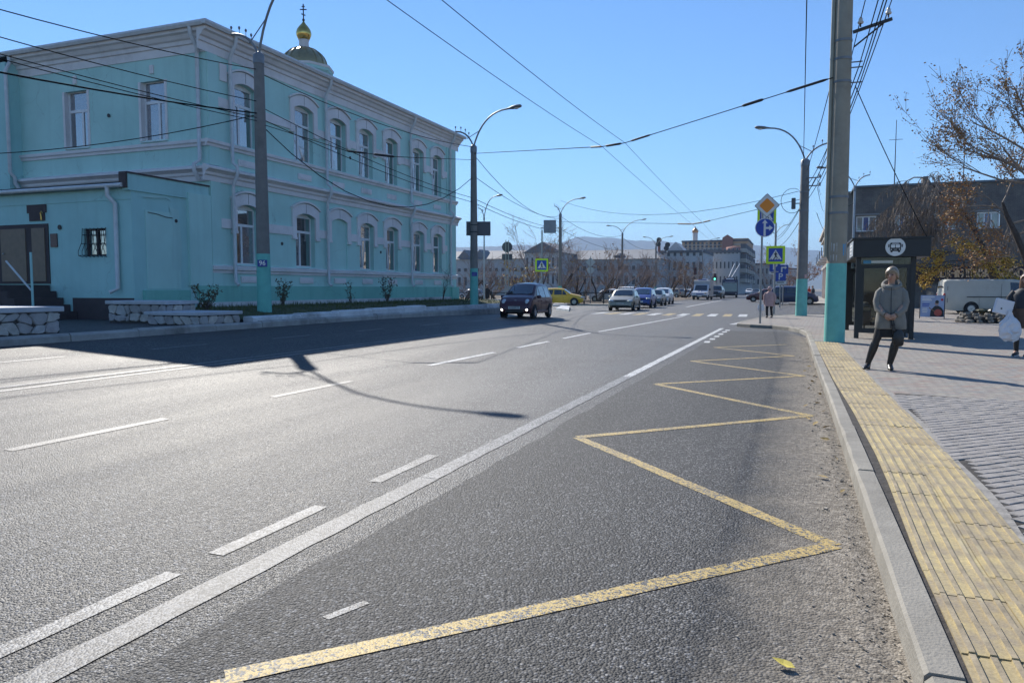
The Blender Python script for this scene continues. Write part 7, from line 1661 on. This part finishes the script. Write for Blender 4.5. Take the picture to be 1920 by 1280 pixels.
a = onp(b1, 214); e = PY(0, 281, 17.0); wire('cable dipping left from the numbered lamp post to the side facade', [a, ext(a, e, 1.15)], .015, .25)
# hanger with insulators in front of the facade
ha, hb_ = onp(b1, 232, .2), G(1129, 275, ZT); hA, hB = PX(650, 283, -12), PX(740, 294, -11)
wire('span wire with dark insulators hanging in front of the facade windows', [onp(b1, 236, .2), hA, hB, PX(1010, 345, -8) if 0 else onp(b2, 300)], .011, 0, 'span_wire', ins=[(hA, hA.lerp(hB, .4), .03), (hA.lerp(hB, .55), hB, .035)])
# beyond the second lamp post
for (y0, y1, sag, lab) in ((290, 404, 1.1, 'steep slack wire from the second lamp post down to the next one'), (330, 410, .5, 'middle wire from the second lamp post to the next one'), (372, 428, .3, 'lower wire from the second lamp post to the next one'), (380, 434, .3, 'lowest wire from the second lamp post to the next one')): wire(lab, [onp(b2, y0), onp(b3, y1)], .015, sag)
for (y0, y1, sag, lab) in ((405, 441, .9, 'wire from the post by the yellow car to the twin lamp post'), (430, 470, .4, 'lower wire from the post by the yellow car to the twin lamp post')): wire(lab, [onp(b3, y0), onp(b4, y1)], .018, sag)
wire('wire between the twin lamp post and the dark lamp post', [onp(b4, 445), onp(b5, 466)], .02, .8)
wire('lower wire between the twin lamp post and the dark lamp post', [onp(b4, 474), onp(b5, 492)], .02, .4)
# right side
def ceil_(b_, py, dx=0., dy=-.1): return onp(b_, py, dx, dy)
i1, i2 = Vector((bR1[0] + .38, bR1[1] - .1, zb_ + .3)), Vector((bR1[0] + 1.0, bR1[1] - .1, zb_ + .45))
zb_ = at_base(bR1, 66); i1.z = zb_ + .33; i2.z = zb_ + .48
nearz = .25
wire('inner wire from the insulator bracket towards the viewer', [i1, (i1.x + .1, -6, i1.z + .2)], .012, .2); wire('outer wire from the insulator bracket towards the viewer', [i2, (i2.x + .1, -6, i2.z + .2)], .012, .2)
wire('inner wire from the insulator bracket on to the next right lamp post', [i1, onp(bR2, 336, .6, -.2)], .012, .25); wire('outer wire from the insulator bracket on to the next right lamp post', [i2, onp(bR2, 350, .7, -.2)], .014, .25)
for k, (py, dx, lab) in enumerate(((128, .38, 'first service cable on the right of the warm pole'), (134, .45, 'second service cable on the right of the warm pole'), (162, .4, 'third service cable on the right of the warm pole'))):
    p = onp(bR1, py, dx, -.15); wire(lab + ' towards the viewer', [p, (p.x + .05 * k, -6, p.z + .3 + .1 * k)], .012, .3); wire(lab + ' to the next post', [p, onp(bR2, 345 + 14 * k, .2, -.2)], .014, .3)
wire('lone wire rising almost straight up above the right lamp post', [onp(bR2, 306, -.08), (-.05, -6, 8.6)], .014, .2)
wire('stay cable slanting from the warm pole down to the shelter roof', [onp(bR1, 165, .3, -.1), (3.2, 23.2, 2.89)], .012, .08)
wire('stay cable slanting left from the warm pole behind the right lamp post', [onp(bR1, 150, -.24), onp(bR2, 320, .1)], .012, .1)
a = onp(bR2, 340, .6, -.2); d_ = depth_px(1452, 92); f_ = (x10, y10, 0.)
for k, (py, pf) in enumerate(((336, 446), (352, 450), (395, 462))): wire(('upper', 'middle', 'lower')[k] + ' wire from the right lamp post to the distant dark pole', [onp(bR2, py, .5 - .2 * k, -.2), onp(f_, pf)], .018, .6)
for k, (py, pe) in enumerate(((338, 362), (352, 395), (400, 430))): wire(('upper', 'middle', 'lower')[k] + ' wire from the right lamp post to the old house', [onp(bR2, py, .6, .0), PX(1540 + 6 * k, pe, OX - .3)], .014, .5)
wire('thin wire from the old house to the slim lamp post', [onp((x9, y9, 0), 380), PX(1545, 400, OX - .3)], .015, .3)
# loop of spare cable on the right lamp post
lp = []
for k in range(15):
    a = R(60 + k * 20); lp.append((bR2[0] - .55 + .55 * math.cos(a), bR2[1] - .1, at_base(bR2, 376) + .62 * math.sin(a)))
wire('loop of spare cable beside the transformer can', lp, .013, 0)
